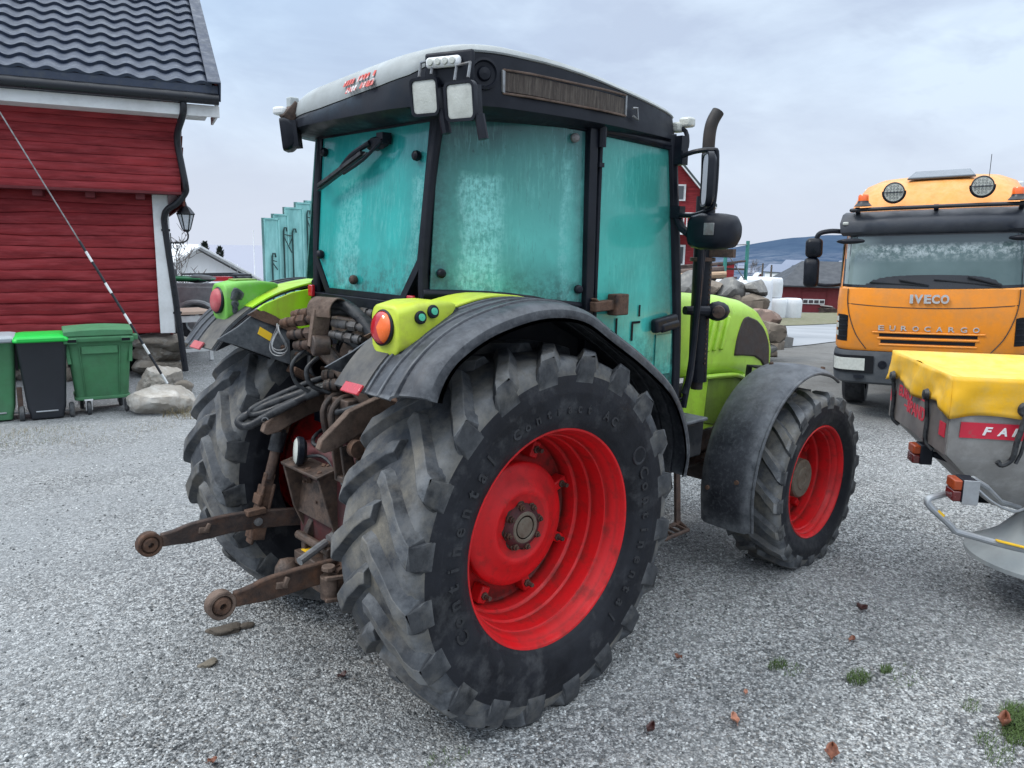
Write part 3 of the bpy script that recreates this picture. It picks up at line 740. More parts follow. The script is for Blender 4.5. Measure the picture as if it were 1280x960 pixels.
# doors
for s in (-1, 1):
    dp = [(.525, 2.65), (1.075, 2.63), (1.13, 2.3), (1.19, 1.9), (1.225, 1.45), (1.235, 1.05), (1.02, 1.05), (.90, 1.36), (.62, 1.60), (.525, 1.72)]
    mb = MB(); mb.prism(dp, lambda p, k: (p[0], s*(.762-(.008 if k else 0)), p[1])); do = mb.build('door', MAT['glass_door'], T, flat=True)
    fr = MB(); fr.tube([A3((x, s*.766, z)) for x, z in dp+dp[:1]], .013, 8); fr.build('door_frame', MAT['cab_black'], do)
    h = MB(); h.box((1.075, s*.795, 1.715), (.20, .045, .075), (0, -.12, 0)); h.box((1.10, s*.81, 1.70), (.16, .03, .05), (0, -.12, 0)); h.build('door_handle', MAT['cab_black'], do, bevel=.018, seg=3)
    h = MB(); h.box((.66, s*.805, 1.835), (.10, .06, .105)); h.bar((.47, s*.80, 1.83), (.62, s*.795, 1.835), .05, .05); h.bar((.475, s*.80, 1.87), (.53, s*.80, 1.835), .04, .012); h.build('door_hinge', MAT['rust'], do, bevel=.006)
    h = MB(); h.tube([(.505, s*.79, 2.58), (.50, s*.795, 2.68)], .022, 10); h.bar((.49, s*.78, 2.50), (.53, s*.775, 2.50), .03, .02); h.build('upper_hinge', MAT['cab_black'], do)
    if s < 0:
        st = MB(); st.box((1.11, s*.7685, 1.54), (.14, .002, .22)); st.build('faded_sticker', glass_mat('faded_door_sticker', tint=(.10, .50, .42), pale=(.30, .62, .55), dark=(.1, .3, .28), opac=.99, top_dark=.2, z0=1.4, z1=2.5, streak=.8, off=2), do)
        st = MB()
        for (x, z, w, hh) in ((.86, 1.73, .07, .012), (.83, 1.68, .014, .09), (.885, 1.79, .012, .06), (.70, 1.70, .012, .12), (.72, 1.62, .02, .08)): st.box((x, s*.7682, z), (w, .002, hh))
        st.build('grime_marks', MAT['fender_under'], do)
# windscreen
mb = MB(); mb.prism([(1.11, .72), (1.33, .5), (1.38, 0), (1.33, -.5), (1.11, -.72), (1.10, -.71), (1.32, -.49), (1.37, 0), (1.32, .49), (1.10, .71)], lambda p, k: (p[0]+(.13 if not k else -.0), p[1], 2.66 if k else 1.45)); mb.build('windscreen', MAT['glass_door'], T, flat=True)
# seat, console and wheel seen dimly through the glass
se = MB(); se.box((.35, 0, 1.42), (.5, .5, .14)); se.box((.12, 0, 1.78), (.12, .48, .62), (0, -.12, 0)); se.box((.08, 0, 2.16), (.08, .26, .2), (0, -.12, 0)); se.build('driver_seat', MAT['seat'], T, bevel=.04, seg=3)
se = MB(); se.tube([(1.15, 0, 1.3), (.95, 0, 1.9)], .05, 10)
ring = [A3((.93+.19*math.cos(t)*.5, .19*math.sin(t), 1.92+.19*math.cos(t)*.6)) for t in np.linspace(0, 2*PI, 25)]; se.tube(ring, .016, 8, caps=False); se.box((.6, -.42, 1.55), (.6, .16, .5)); se.build('steering_wheel', MAT['dash'], T, bevel=.01)

# ------------------------------------------------------------------ roof
def roof_ring(inset, z_fn, n=6):
    # plan with chamfered rear corners and rounded front corners
    base = [(1.30, .0), (1.27, .45), (1.17, .70), (1.02, .79), (.45, .83), (.0, .805), (-.20, .76), (-.34, .64), (-.405, .44), (-.42, .2), (-.42, 0)]
    pts = base+[(x, -y) for x, y in base[::-1][1:-1]]
    pts = [tuple(p) for p in pts]
    cl = pts+pts[:1]
    out = []
    cx = .4
    m = len(pts)
    for i in range(m):
        for k in range(4):
            t = k/4; p0, p1, p2, p3 = [A3(pts[(i+d) % m]) for d in (-1, 0, 1, 2)]
            q = .5*((2*p1)+(-p0+p2)*t+(2*p0-5*p1+4*p2-p3)*t*t+(-p0+3*p1-3*p2+p3)*t**3)
            out.append(q)
    res = []
    for q in out:
        v = q-A3([cx, 0]); L = np.linalg.norm(v); v = v*(1-inset/L)
        x, y = v+A3([cx, 0]); res.append((x, y, z_fn(x, y)))
    return res
def zfall(x): return -.095*max(0, (x-.1)/1.0)**1.5
def zt(d): return lambda x, y: 2.66+d+zfall(x)*(d/.2)*.9
def bound(x, y):   # where black meets white
    t = np.interp(y, [-.8, -.72, -.64, -.5, -.3, .22, .8], [0, 0, -.03, -.074, -.093, -.118, -.12])*np.interp(x, [-.25, .15], [1, 0])
    return 2.872+zfall(x)*.95+t-.028*y*np.interp(x, [-.3, .6], [1, .2])
mb = MB()
mb.loft([roof_ring(.10, zt(-.01)), roof_ring(.03, zt(0)), roof_ring(.0, zt(.02)), roof_ring(.0, zt(.06)), roof_ring(.016, lambda x, y: bound(x, y)-.004)], True, True)
roof = mb.build('roof', MAT['cab_black'], T, sharp=35)
mb = MB()
def topz(x, y): return 2.912+zfall(x)-.05*y*np.interp(x, [-.3, .6], [1, .2])-.02*max(0, y)*np.interp(x, [-.3, .3], [1, 0])
def crown(d, inset): return lambda x, y: bound(x, y)*(1-d)+topz(x, y)*d
mb.loft([roof_ring(.014, bound), roof_ring(.010, crown(.12, 0)), roof_ring(.022, crown(.5, 0)), roof_ring(.07, crown(.82, 0)), roof_ring(.2, crown(.93, 0)), roof_ring(.45, lambda x, y: topz(x, y)+.008), roof_ring(.62, lambda x, y: topz(x, y)+.012)], True, True)
mb.build('roof_shell', MAT['roof_white'], roof, sharp=50)
# air intake slot with brushed screen in the right roof side
def roofside(x, z): # y of the right-hand roof face
    return -(np.interp(x, [-.34, -.20, .0, .45, .92, 1.06], [.64, .76, .805, .83, .79, .70])+.003)
def side_plate(nm, x0, x1, z0, z1, off, mat, par, th=.01, slope=0):
    q = MB(); n = 12
    def Pz(i, j):
        x = x0+(x1-x0)*i/(n-1); zz = (z0+(z1-z0)*j)+slope*(i/(n-1))
        return A3([x, roofside(x, zz)-off, zz]), A3([0, -1, 0])
    q.sheet(Pz, n, 2, th); return q.build(nm, mat, par, bevel=.002)
MAT['screen'] = pm('dusty_intake_screen', (.045, .035, .03), .85, 0, .4, 40, dirt=(.10, .085, .07), damt=.4, ds=30, stretch=(3, 1, .3), bump=.6, bs=200)
v = side_plate('air_intake', -.115, .62, 2.745, 2.822, .006, MAT['screen'], T, slope=-.012)
for (x0, x1, z0, z1) in ((-.125, .63, 2.824, 2.833), (-.125, .63, 2.732, 2.741), (.622, .634, 2.736, 2.828), (-.129, -.117, 2.741, 2.828)):
    side_plate('intake_trim', x0, x1, z0, z1, .012, MAT['rust_light'] if z1-z0 < .02 else MAT['zinc'], v, slope=-.005)
q = MB(); c = (-.205, roofside(-.205, 2.75)-.004, 2.805); q.lathe([(.062, -.01), (.062, .004), (.052, .006), (.046, -.004), (.030, -.006), (.024, .006), (.001, .010)], c, (-.45, -1, 0), 28); q.build('roof_knob_recess', MAT['cab_black'], v)
q = MB(); q.tube([(.665, -.838, 2.77), (.70, -.838, 2.775), (.71, -.838, 2.72), (.67, -.838, 2.735)], .006, 6); q.build('intake_latch', MAT['zinc'], v)
# worn red and white sticker, rear of roof
MAT['worn_red'] = pm('worn_red_print', (.55, .07, .05), .5, 0, .1, 8, dirt=(.6, .6, .6), damt=.42, ds=20, dsharp=.06)
q = MB()
for z0, w in ((0, 1), (.04, .9)):
    for i in range(11):
        if (i*7+int(z0*50)) % 5 == 0: continue
        q.box((-.018+i*.021-(.02 if z0 else 0), z0, 0), (.014, .026, .003), (0, 0, -.15))
q.box((.17, .0, 0), (.035, .03, .003), (0, 0, .1))
oy = -.07
qz = lambda p: (-.412-.0, oy-p[0]*1.25, 2.852+p[1]*.9+(-(oy-p[0])*.02))
q.map(lambda p: (-.436+.45*(p[1]+.02)-p[2]*.9+.06*max(0, -(oy-p[0]*1.1)-.15), oy-p[0]*1.1, bound(-.4, oy-p[0]*1.1)+.020+p[1]*1.0))
q.build('worn_sticker', MAT['worn_red'], roof)
# aerial fin on the roof
q = MB(); q.loft([[(.62, -.44, 2.86), (.80, -.44, 2.86), (.80, -.38, 2.86), (.62, -.38, 2.86)], [(.66, -.415, 3.0), (.70, -.415, 3.0), (.70, -.405, 3.0), (.66, -.405, 3.0)]], True, True); q.build('aerial_fin', MAT['cab_black'], roof)
q = MB(); q.box((-.385, .52, 2.80), (.05, .045, .07)); q.box((-.385, .52, 2.735), (.04, .04, .07)); q.build('roof_clip', MAT['roof_white'], roof, bevel=.006)

# work lamps
def work_lamp(c, w, h, d, look, par=None, name='work_lamp'):
    look = unit(look); a, b, t = frame_of(look, (0, 0, 1)); c = A3(c)
    def ring(w_, h_, r_, k): return [tuple(c+a*p[0]+b*p[1]+t*k) for p in rrect(w_, h_, r_, 4)]
    q = MB(); q.loft([ring(w*.6, h*.6, .02, -d), ring(w*.95, h*.95, .02, -d*.35), ring(w, h, .022, -d*.2), ring(w, h, .022, .008), ring(w*.86, h*.86, .018, .008), ring(w*.84, h*.84, .018, -.004)], True, True)
    for i in range(6): q.box((0, 0, 0), (w*.05, h*.8, d*.5)); 
    nb = 6*8
    base = len(q.v)-nb
    for i in range(6):
        for k in range(8):
            p = q.v[base+i*8+k]; q.v[base+i*8+k] = tuple(c+a*(p[0]+(i-2.5)*w*.14)+b*p[1]+t*(p[2]-d*.75))
    o = q.build(name, MAT['cab_black'], par or T, sharp=35)
    q = MB(); q.loft([ring(w*.84, h*.84, .016, -.003), ring(w*.84, h*.84, .016, .003), ring(w*.5, h*.5, .016, .007)], True, True); q.build('lamp_lens', MAT['lamp_white'], o)
    return o
look = (-.95, -.25, -.12)
l1 = work_lamp((-.45, -.690, 2.690), .140, .145, .07, look); l2 = work_lamp((-.43, -.885, 2.655), .140, .145, .07, look)
for l, c in ((l1, (-.43, -.69, 2.69)), (l2, (-.41, -.89, 2.655))):
    q = MB(); q.tube([(c[0]-.02, c[1]-.04, c[2]+.08), (c[0]-.01, c[1]-.04, c[2]+.135), (c[0]-.01, c[1]+.04, c[2]+.135), (c[0]-.02, c[1]+.04, c[2]+.08)], .006, 6); q.build('lamp_bail', MAT['zinc'], l)
    q = MB(); q.tube([(c[0]+.02, c[1]-.06, c[2]-.05), (c[0]+.03, c[1]-.075, c[2]-.14)], .02, 8); q.build('lamp_knuckle', MAT['cab_black'], l)
q = MB(); q.box((-.40, -.78, 2.79), (.02, .22, .13), (0, 0, .35)); q.build('lamp_bracket', MAT['cab_black'], T, bevel=.012)
q = MB(); q.box((-.425, -.775, 2.812), (.03, .155, .042), (0, 0, .35)); lb = q.build('led_light_bar', MAT['white_paint'], T, bevel=.015, seg=3)
q = MB()
for i in range(4): q.lathe([(.014, 0), (.012, .006), (.001, .007)], (-.440+.0115*(i-1.5), -.780-(i-1.5)*.031, 2.812), (-.94, -.34, 0), 12)
q.build('led_row', MAT['lamp_white'], lb)
# left rear work lamp (seen edge-on)
l3 = work_lamp((-.43, .52, 2.645), .13, .16, .07, (-.75, .65, -.1))
q = MB(); q.bar((-.36, .52, 2.80), (-.43, .52, 2.72), .05, .06); q.build('lamp_arm', MAT['rust_dark'], l3, bevel=.005)
q = MB(); q.box((-.44, .545, 2.765), (.05, .07, .04), (0, 0, .5)); q.build('led_light_bar', MAT['white_paint'], T, bevel=.012)
q = MB(); q.tube([(-.41, .52, 2.66), (-.43, .50, 2.62), (-.40, .46, 2.64)], .006, 6, smooth=4); q.build('lamp_cable', MAT['rubber_hose'], l3)
# small lamp at the front right roof corner
q = MB(); q.box((1.17, -.80, 2.765), (.06, .07, .05)); q.box((1.14, -.76, 2.74), (.06, .06, .05)); fl = q.build('corner_lamp', MAT['lamp_white'], T, bevel=.012)
q = MB(); q.tube([(1.12, -.76, 2.74), (1.16, -.80, 2.72), (1.15, -.82, 2.64), (1.12, -.80, 2.58)], .012, 8, smooth=3); q.box((1.12, -.80, 2.62), (.06, .06, .14)); q.build('lamp_stalk', MAT['cab_black'], fl)

# mirrors
q = MB(); q.tube([(1.10, -.79, 2.575), (1.11, -.89, 2.605), (1.13, -.99, 2.61), (1.14, -1.012, 2.58), (1.14, -1.012, 2.36), (1.13, -.99, 2.315), (1.11, -.9, 2.285), (1.12, -.78, 2.30)], .0125, 8, smooth=4); q.box((1.13, -.80, 2.305), (.05, .06, .06)); q.box((1.12, -.80, 2.58), (.05, .07, .07))
mf = q.build('mirror_arm', MAT['cab_black'], T)
q = MB()
def mring(k, x): return [(1.125+x*.66+p[0]*.72, -.965-x*.75+p[0]*.69, 2.465+p[1]) for p in rrect(.19*k, .27*k, .045, 4)]
q.loft([mring(.85, .035), mring(1, .02), mring(1, -.008), mring(.93, -.010), mring(.91, -.002)], True, True); q.build('mirror_shell', MAT['cab_black'], mf)
q = MB(); q.loft([mring(.92, -.003), mring(.92, -.006)], True, True); q.build('mirror_glass', MAT['mirror'], mf)
q = MB()
def lr(y, w, h, r): return [(1.13+p[0], y, 2.205+p[1]) for p in rrect(w, h, r, 4)]
q.loft([lr(-.90, .08, .10, .03), lr(-.92, .16, .16, .05), lr(-.98, .19, .185, .06), lr(-1.07, .19, .18, .06), lr(-1.13, .17, .16, .06), lr(-1.16, .10, .10, .04)], True, True)
lm = q.build('wide_mirror', MAT['cab_black'], T, sharp=60)
q = MB(); q.box((1.034, -1.06, 2.215), (.004, .06, .06)); q.build('mirror_plate', MAT['zinc'], lm, bevel=.004)
q = MB(); q.tube([(1.14, -.76, 2.33), (1.12, -.84, 2.22), (1.10, -.90, 2.19)], .022, 8); q.build('mirror_stem', MAT['cab_black'], lm)

# exhaust stack by the right A-pillar
q = MB(); q.tube([(1.72, -.60, 1.25), (1.70, -.60, 1.9), (1.69, -.60, 2.50), (1.685, -.60, 2.70), (1.69, -.60, 2.79), (1.70, -.608, 2.85), (1.728, -.622, 2.905)], .037, 16, smooth=4)
ex = q.build('exhaust_stack', pm('sooty_black_pipe', (.012, .010, .010), .6, 0, .3, 8, dirt=(.04, .025, .02), damt=.35, ds=9, dsharp=.4), T)
q = MB(); q.tube([(1.72, -.60, 1.3), (1.70, -.60, 1.9), (1.695, -.60, 2.42)], .058, 16, smooth=3)
q.build('heat_shield', MAT['cab_black'], ex)
q = MB()
for i in range(34):
    z = 1.42+i*.03; q.box((1.70, -.659, z), (.012, .004, .010))
q.build('shield_perforation', MAT['rust'], ex)
q = MB()
for z in (2.05, 2.13): q.lathe([(.07, -.012), (.076, -.010), (.076, .010), (.07, .012)], (1.698, -.60, z), (0, 0, 1), 20)
q.bar((1.698, -.64, 2.09), (1.72, -.80, 2.09), .04, .05); q.build('exhaust_clamp', MAT['rust_dark'], ex)
q = MB(); q.tube([(1.35, -.80, 2.62), (1.40, -.78, 2.2), (1.42, -.76, 1.6), (1.38, -.74, 1.2)], .018, 8, smooth=3); q.tube([(1.38, -.74, 1.28), (1.42, -.74, 1.36), (1.50, -.70, 1.5), (1.54, -.70, 2.1)], .02, 8, smooth=3); q.build('grab_rail', MAT['cab_black'], T)
# side lamp pod on arm beside the bonnet
pc = on(897, 389, 'y', -.70); pa = on(856, 388, 'y', -.62)
q = MB(); q.tube([pa, pc], [.026, .034], 10); q.blob(pc, (.085, .07, .062), 2, .02, 1); sl = q.build('indicator_pod', MAT['cab_black'], T)
q = MB(); q.lathe([(.04, .0), (.036, .02), (.001, .026)], pc+unit(A3([-.8, -.6, 0]))*.055, (-.8, -.6, 0), 20); q.build('indicator_lens', MAT['rust_dark'], sl)

# ------------------------------------------------------------------ bonnet
def bonnet_sec(x, w, zt_, zb, r, bul=0.02):
    h = zt_-zb; out = []
    for p in rrect(2*w, h, r, 6):
        out.append((x, p[0], (zt_+zb)/2+p[1]+ .03*(1-(p[0]/w)**2)*(1 if p[1] > 0 else 0)))
    return out
q = MB(); q.loft([bonnet_sec(1.34, .40, 1.83, 1.27, .10), bonnet_sec(1.8, .41, 1.815, 1.26, .10), bonnet_sec(2.3, .415, 1.785, 1.235, .11), bonnet_sec(2.6, .415, 1.74, 1.20, .11), bonnet_sec(2.8, .41, 1.675, 1.17, .11), bonnet_sec(2.93, .40, 1.58, 1.15, .11), bonnet_sec(3.03, .375, 1.46, 1.13, .11), bonnet_sec(3.07, .33, 1.35, 1.15, .08)])
bon = q.build('bonnet', MAT['claas_green'], T, sharp=50)
q = MB()
def bside(x): return np.interp(x, [1.34, 1.8, 2.3, 2.6, 2.8, 2.93, 3.03], [.40, .41, .415, .415, .41, .40, .375])
for s in (-1, 1):
    # dark grille at the nose
    q = MB()
    gp = sp2([(2.44, 1.375), (2.465, 1.50), (2.53, 1.625), (2.60, 1.645)], 4)+sp2([(2.72, 1.61), (2.84, 1.535), (2.935, 1.42), (2.975, 1.30), (2.98, 1.19)], 4)+[(2.91, 1.235), (2.83, 1.30), (2.72, 1.345), (2.56, 1.365)]
    q.prism(gp, lambda p, k: (p[0], s*(bside(p[0])+(.012 if k else -.06)-max(0, (p[1]-1.615)*.35)), p[1]))
    q.build('bonnet_grille', MAT['grille'], bon, bevel=.012)
    # pressed louvres
    q = MB()
    for i in range(4):
        x = 2.0+i*.085; q.bar((x, s*.414, 1.43), (x+.08, s*.412, 1.66), .034, .05, (0, 1, 0))
    q.build('bonnet_louvre', MAT['claas_green'], bon, bevel=.014, seg=3)
    # lower side cover with dark arch recess
    q = MB(); q.prism([(1.92, 1.27), (1.88, 1.02), (1.97, .88), (2.26, .88), (2.34, .97), (2.62, 1.05), (2.74, 1.14), (2.66, 1.22)], lambda p, k: (p[0], s*(.40 if k else .36), p[1])); q.build('side_cover', MAT['claas_green'], T, bevel=.01)
    q = MB(); q.prism([(2.16, 1.235), (2.13, .93), (2.26, .90), (2.36, .99), (2.60, 1.07), (2.70, 1.14), (2.60, 1.205)], lambda p, k: (p[0], s*(.406 if k else .39), p[1])); q.build('cover_recess', MAT['green_dark'], T, bevel=.006)
    q = MB()
    for i in range(9): q.bar((1.70+i*.012, s*.385, .86+i*.032), (1.84+i*.006, s*.385, .88+i*.032), .02, .012, (0, 1, 0))
    q.box((1.72, s*.36, 1.0), (.2, .04, .36)); q.build('radiator_cowl', MAT['cab_black'], T, bevel=.003)
    q = MB(); q.tube([(1.95, s*.42, 1.265), (2.3, s*.425, 1.25), (2.52, s*.42, 1.225), (2.66, s*.41, 1.17), (2.72, s*.40, 1.10)], .016, 8, smooth=4); q.build('bonnet_seam', MAT['claas_green'], bon)
# engine, transmission, axles
q = MB(); q.box((2.1, 0, .80), (1.7, .50, .5)); q.box((2.2, -.2, .78), (1.1, .30, .18)); q.box((1.2, 0, .72), (.9, .42, .5)); q.box((2.9, 0, .75), (.5, .5, .35)); q.build('engine_block', MAT['rust_dark'], T, bevel=.03)
q = MB(); q.box((.2, 0, .86), (1.3, .55, .56)); q.box((-.42, 0, .86), (.3, .5, .52)); q.tube([(0, -.85, .835), (0, -.5, .835), (0, -.35, .835), (0, .35, .835), (0, .5, .835), (0, .85, .835)], [.11, .13, .24, .24, .13, .11], 20); q.build('transmission_housing', pm('deep_red_dusty_casting', (.085, .007, .010), .55, 0, .3, 8, dirt=(.03, .02, .02), damt=.5, ds=7, dsharp=.4), T, bevel=.03)
q = MB(); q.tube([(2.5725, -.80, .574), (2.5725, -.55, .56), (2.5725, -.2, .50), (2.5725, .2, .50), (2.5725, .55, .56), (2.5725, .80, .574)], [.13, .10, .12, .12, .10, .13], 16); q.build('front_axle', MAT['rust_dark'], T)
q = MB(); q.tube([(2.30, -.75, .66), (2.30, .75, .66)], .03, 10); q.tube([(2.32, -.3, .66), (2.32, .3, .66)], .05, 12); q.build('steering_cylinder', MAT['rust_dark'], T)
q = MB(); q.box((1.42, -.66, .99), (.30, .20, .22), None, 0, 1.05); tb = q.build('tool_box', MAT['black_steel'], T, bevel=.015)
q = MB(); q.box((1.42, -.66, 1.108), (.34, .24, .022)); q.build('box_lid', MAT['fender_black'], tb, bevel=.008)
q = MB(); q.box((1.15, 0, .78), (.75, 1.08, .42)); q.build('fuel_tank', MAT['cab_black'], T, bevel=.05, seg=3)
q = MB()
for x in (1.30, 1.52): q.bar((x, -.62, .86), (x+.02, -.64, .42), .02, .045)
q.tube([(1.28, -.64, .42), (1.30, -.72, .40), (1.54, -.72, .40), (1.56, -.64, .42)], .014, 8); q.tube([(1.28, -.64, .42), (1.56, -.64, .42)], .014, 8)
for i in range(4): q.bar((1.32+i*.065, -.64, .415), (1.32+i*.065, -.72, .405), .012, .02)
q.build('step', MAT['rust_dark'], T, bevel=.002)
# red reflectors by the rear window
for y in (.455, -.44):
    q = MB(); q.box((-.345, y, 1.86), (.02, .045, .06)); q.build('cab_reflector', MAT['lens_red'], T, bevel=.005)

# ------------------------------------------------------------------ hitch
MAT['grimy'] = pm('black_grimy_steel', (.009, .009, .0105), .42, 0, .4, 9, dirt=(.034, .032, .032), damt=.34, ds=8, dsharp=.3, dirt2=(.075, .040, .026), damt2=.12, ds2=15, bump=.7, bs=90, spec=.35, edge=((.12, .08, .06), .8))
def link(side, za):
    L = holder('lower_link', T); y = side*.41
    q = MB()
    up = [(-1.20, .732), (-1.13, .737), (-1.05, .752), (-.85, .752), (-.60, .728), (-.25, .67), (-.02, .60)]; lo = [(-.02, .51), (-.25, .575), (-.60, .632), (-.85, .652), (-1.05, .652), (-1.13, .662), (-1.20, .668)]
    poly = sp2(up, 3)+sp2(lo, 3)
    q.prism(poly, lambda p, k: (p[0], y*(1-.25*max(0, (p[0]+.8)/.8))+(.016 if k else -.016), p[1]+za)); lo_ = q.build('link_bar', MAT['rust'] if side < 0 else MAT['rust_dark'], L, bevel=.007)
    c = A3([-1.255, y, .695+za])
    q = MB(); q.lathe([(.053, -.024), (.058, -.020), (.058, .020), (.053, .024), (.043, .024), (.040, .018), (.040, -.018), (.043, -.024), (.053, -.024)], c, (0, 1, 0), 32); q.build('ball_eye', MAT['rust_light'] if side < 0 else MAT['rust'], L, sharp=30)
    q = MB(); q.lathe([(.014, -.032), (.031, -.030), (.039, -.015), (.042, 0), (.039, .015), (.031, .030), (.014, .032), (.014, -.032)], c, (0, 1, 0), 28); q.build('ball', MAT['rust'], L, sharp=50)
    q = MB(); q.box((-1.0, y-side*.0-.018, .705+za), (.055, .012, .03), (0, .2, 0)); q.box((-.985, y-.02, .715+za), (.02, .02, .045), (0, .5, 0)); q.build('welded_lug', MAT['rust_light'], L, bevel=.004)
    q = MB(); q.lathe([(.001, .03), (.022, .028), (.022, .0), (.03, .0), (.03, -.004)], (-.73, y-.018, .69+za), (0, -1, 0), 12); q.build('link_bolt', MAT['zinc'] if side > 0 else MAT['rust'], L)
    if side < 0:
        q = MB()
        q.tube([(-.80, y-.05, .70+za), (-.80, y-.05, .60+za)], .038, 14); q.tube([(-.80, y-.05, .725+za), (-.80, y-.05, .745+za)], .03, 10)
        q.bar((-.84, y-.09, .71+za), (-.70, y-.10, .69+za), .02, .016); q.bar((-.84, y-.09, .61+za), (-.70, y-.10, .59+za), .02, .016); q.bar((-.70, y-.10, .70+za), (-.70, y-.10, .585+za), .02, .02)
        q.tube([(-.70, y-.09, .645+za), (-.5, y-.04, .63+za)], .026, 10)
        q.build('stabiliser_clevis', MAT['rust_light'], L, bevel=.003)
    else:
        q = MB(); q.box((-.74, y-.03, .745+za), (.10, .05, .03)); q.build('stabiliser_clevis', MAT['rust'], L, bevel=.004)
    return L
link(1, 0); link(-1, 0)
def lift(side):
    L = holder('lift_rod', T); y = side*.40
    top = A3([-.555, y, 1.215]); bot = A3([-.715, y+side*.03, .63])
    at = lambda t: top+(bot-top)*t
    q = MB(); q.tube([at(.10), at(.30)], .040, 14); q.build('rubber_sleeve', MAT['rubber_hose'], L)
    q = MB(); q.tube([at(.28), at(.55)], .026, 12); q.build('threaded_rod', MAT['rust_dark'], L)
    q = MB(); q.bar(at(.50), at(.80), .055, .035, (0, 1, 0)); q.bar(at(.60)+A3([-.028, 0, 0]), at(1.12)+A3([-.022, 0, 0]), .016, .065, (0, 1, 0)); q.bar(at(.60)+A3([.03, 0, 0]), at(1.10)+A3([.03, 0, 0]), .016, .06, (0, 1, 0)); q.box(at(1.0), (.075, .085, .10), (0, .26, 0)); q.box(at(.72)+A3([-.035, 0, 0]), (.02, .075, .055), (0, .26, 0))
    q.build('lift_rod_fork', MAT['rust'], L, bevel=.006)
    q = MB(); q.bar(at(.13)+A3([0, .028, 0]), at(-.07)+A3([0, .028, 0]), .018, .06, (1, 0, 0)); q.bar(at(.13)-A3([0, .028, 0]), at(-.07)-A3([0, .028, 0]), .018, .06, (1, 0, 0)); q.lathe([(.001, -.052), (.026, -.05), (.026, .05), (.001, .052)], at(-.03), (0, 1, 0), 16); q.build('rod_clevis', MAT['rust'], L, bevel=.004)
    # lift arm, cranked plate
    q = MB()
    poly = [(-.715, 1.175), (-.70, 1.215), (-.62, 1.275), (-.56, 1.325), (-.42, 1.365), (-.25, 1.395), (-.10, 1.39), (-.10, 1.26), (-.34, 1.255), (-.46, 1.225), (-.55, 1.195), (-.64, 1.16), (-.69, 1.155)]
    if side < 0: poly = [(x-.05, z+.055) for x, z in poly]
    q.prism(poly, lambda p, k: (p[0], side*(.305 if k else .345)+0, p[1])); la = q.build('lift_arm', MAT['rust_light'], T, bevel=.005)
    q = MB(); q.lathe([(.001, .045), (.075, .043), (.08, .036), (.08, 0)], (-.20, side*.36, 1.32), (0, side, 0), 24); q.lathe([(.001, .04), (.04, .038), (.04, 0)], (-.60, side*.36, 1.215), (0, side, 0), 18); q.lathe([(.07, -.01), (.075, .012), (.045, .014)], (-.36, side*.325, 1.315), (0, -side, 0), 24); q.build('arm_boss', MAT['rust'], la)
lift(1); lift(-1)
q = MB(); q.tube([(-.20, -.42, 1.32), (-.20, .42, 1.32)], .07, 18); q.build('rockshaft', MAT['rust_dark'], T)
# hitch frame
q = MB()
pf = [(-.67, 1.03), (-.36, 1.10), (-.30, .80), (-.44, .64), (-.56, .66), (-.62, .80)]
q.prism(pf, lambda p, k: (p[0], .205 if k else .187, p[1]))
q.prism([(-.67, 1.03), (-.36, 1.10), (-.30, .70), (-.44, .52), (-.54, .58), (-.60, .78)], lambda p, k: (p[0], -.132 if k else -.150, p[1]))
q.box((-.515, .027, 1.068), (.33, .36, .016), (0, -.225, 0)); q.box((-.57, .03, .90), (.016, .32, .27), (0, .16, 0)); q.box((-.33, 0, .95), (.06, .5, .5))
hf = q.build('hitch_frame', MAT['grimy'], T, bevel=.004)
q = MB(); rgx = random.Random(2)
for k in range(26): q.blob((-.52+rgx.uniform(-.13, .13), .03+rgx.uniform(-.15, .15), 1.076+rgx.uniform(-.0, .004)), (rgx.uniform(.01, .022), rgx.uniform(.01, .02), .008), 1, .2, k)
q.map(lambda p: (p[0], p[1], p[2]+(p[0]+.515)*.229)); q.build('caked_dirt', MAT['rust'], hf)
q = MB(); q.box((-.50, -.02, 1.083), (.08, .10, .003), (0, -.225, 0)); q.build('warning_sticker', MAT['yellow_sticker'], hf)
q = MB()
for k in range(2): q.bar((-.52+k*.03, .01, 1.082+k*.0068), (-.52+k*.03, -.05, 1.082+k*.0068), .007, .004, (0, 0, 1))
q.build('sticker_print', MAT['black_ink'], hf)
# number plate lamp on the frame
pl = MB(); pl.lathe([(.001, -.03), (.045, -.028), (.066, -.012), (.07, .012), (.066, .02)], (-.645, .06, 1.12), (-.93, .36, .1), 24); plo = pl.build('plough_lamp', MAT['cab_black'], T)
pl = MB(); pl.lathe([(.064, .018), (.05, .027), (.001, .031)], (-.645, .06, 1.12), (-.93, .36, .1), 24); pl.build('lamp_lens', MAT['lamp_white'], plo)
pl = MB(); pl.tube([(-.63, .04, 1.09), (-.58, -.04, 1.10), (-.56, -.14, 1.04), (-.58, -.22, 1.0)], .008, 6, smooth=4); pl.build('lamp_cable', MAT['rubber_hose'], plo)
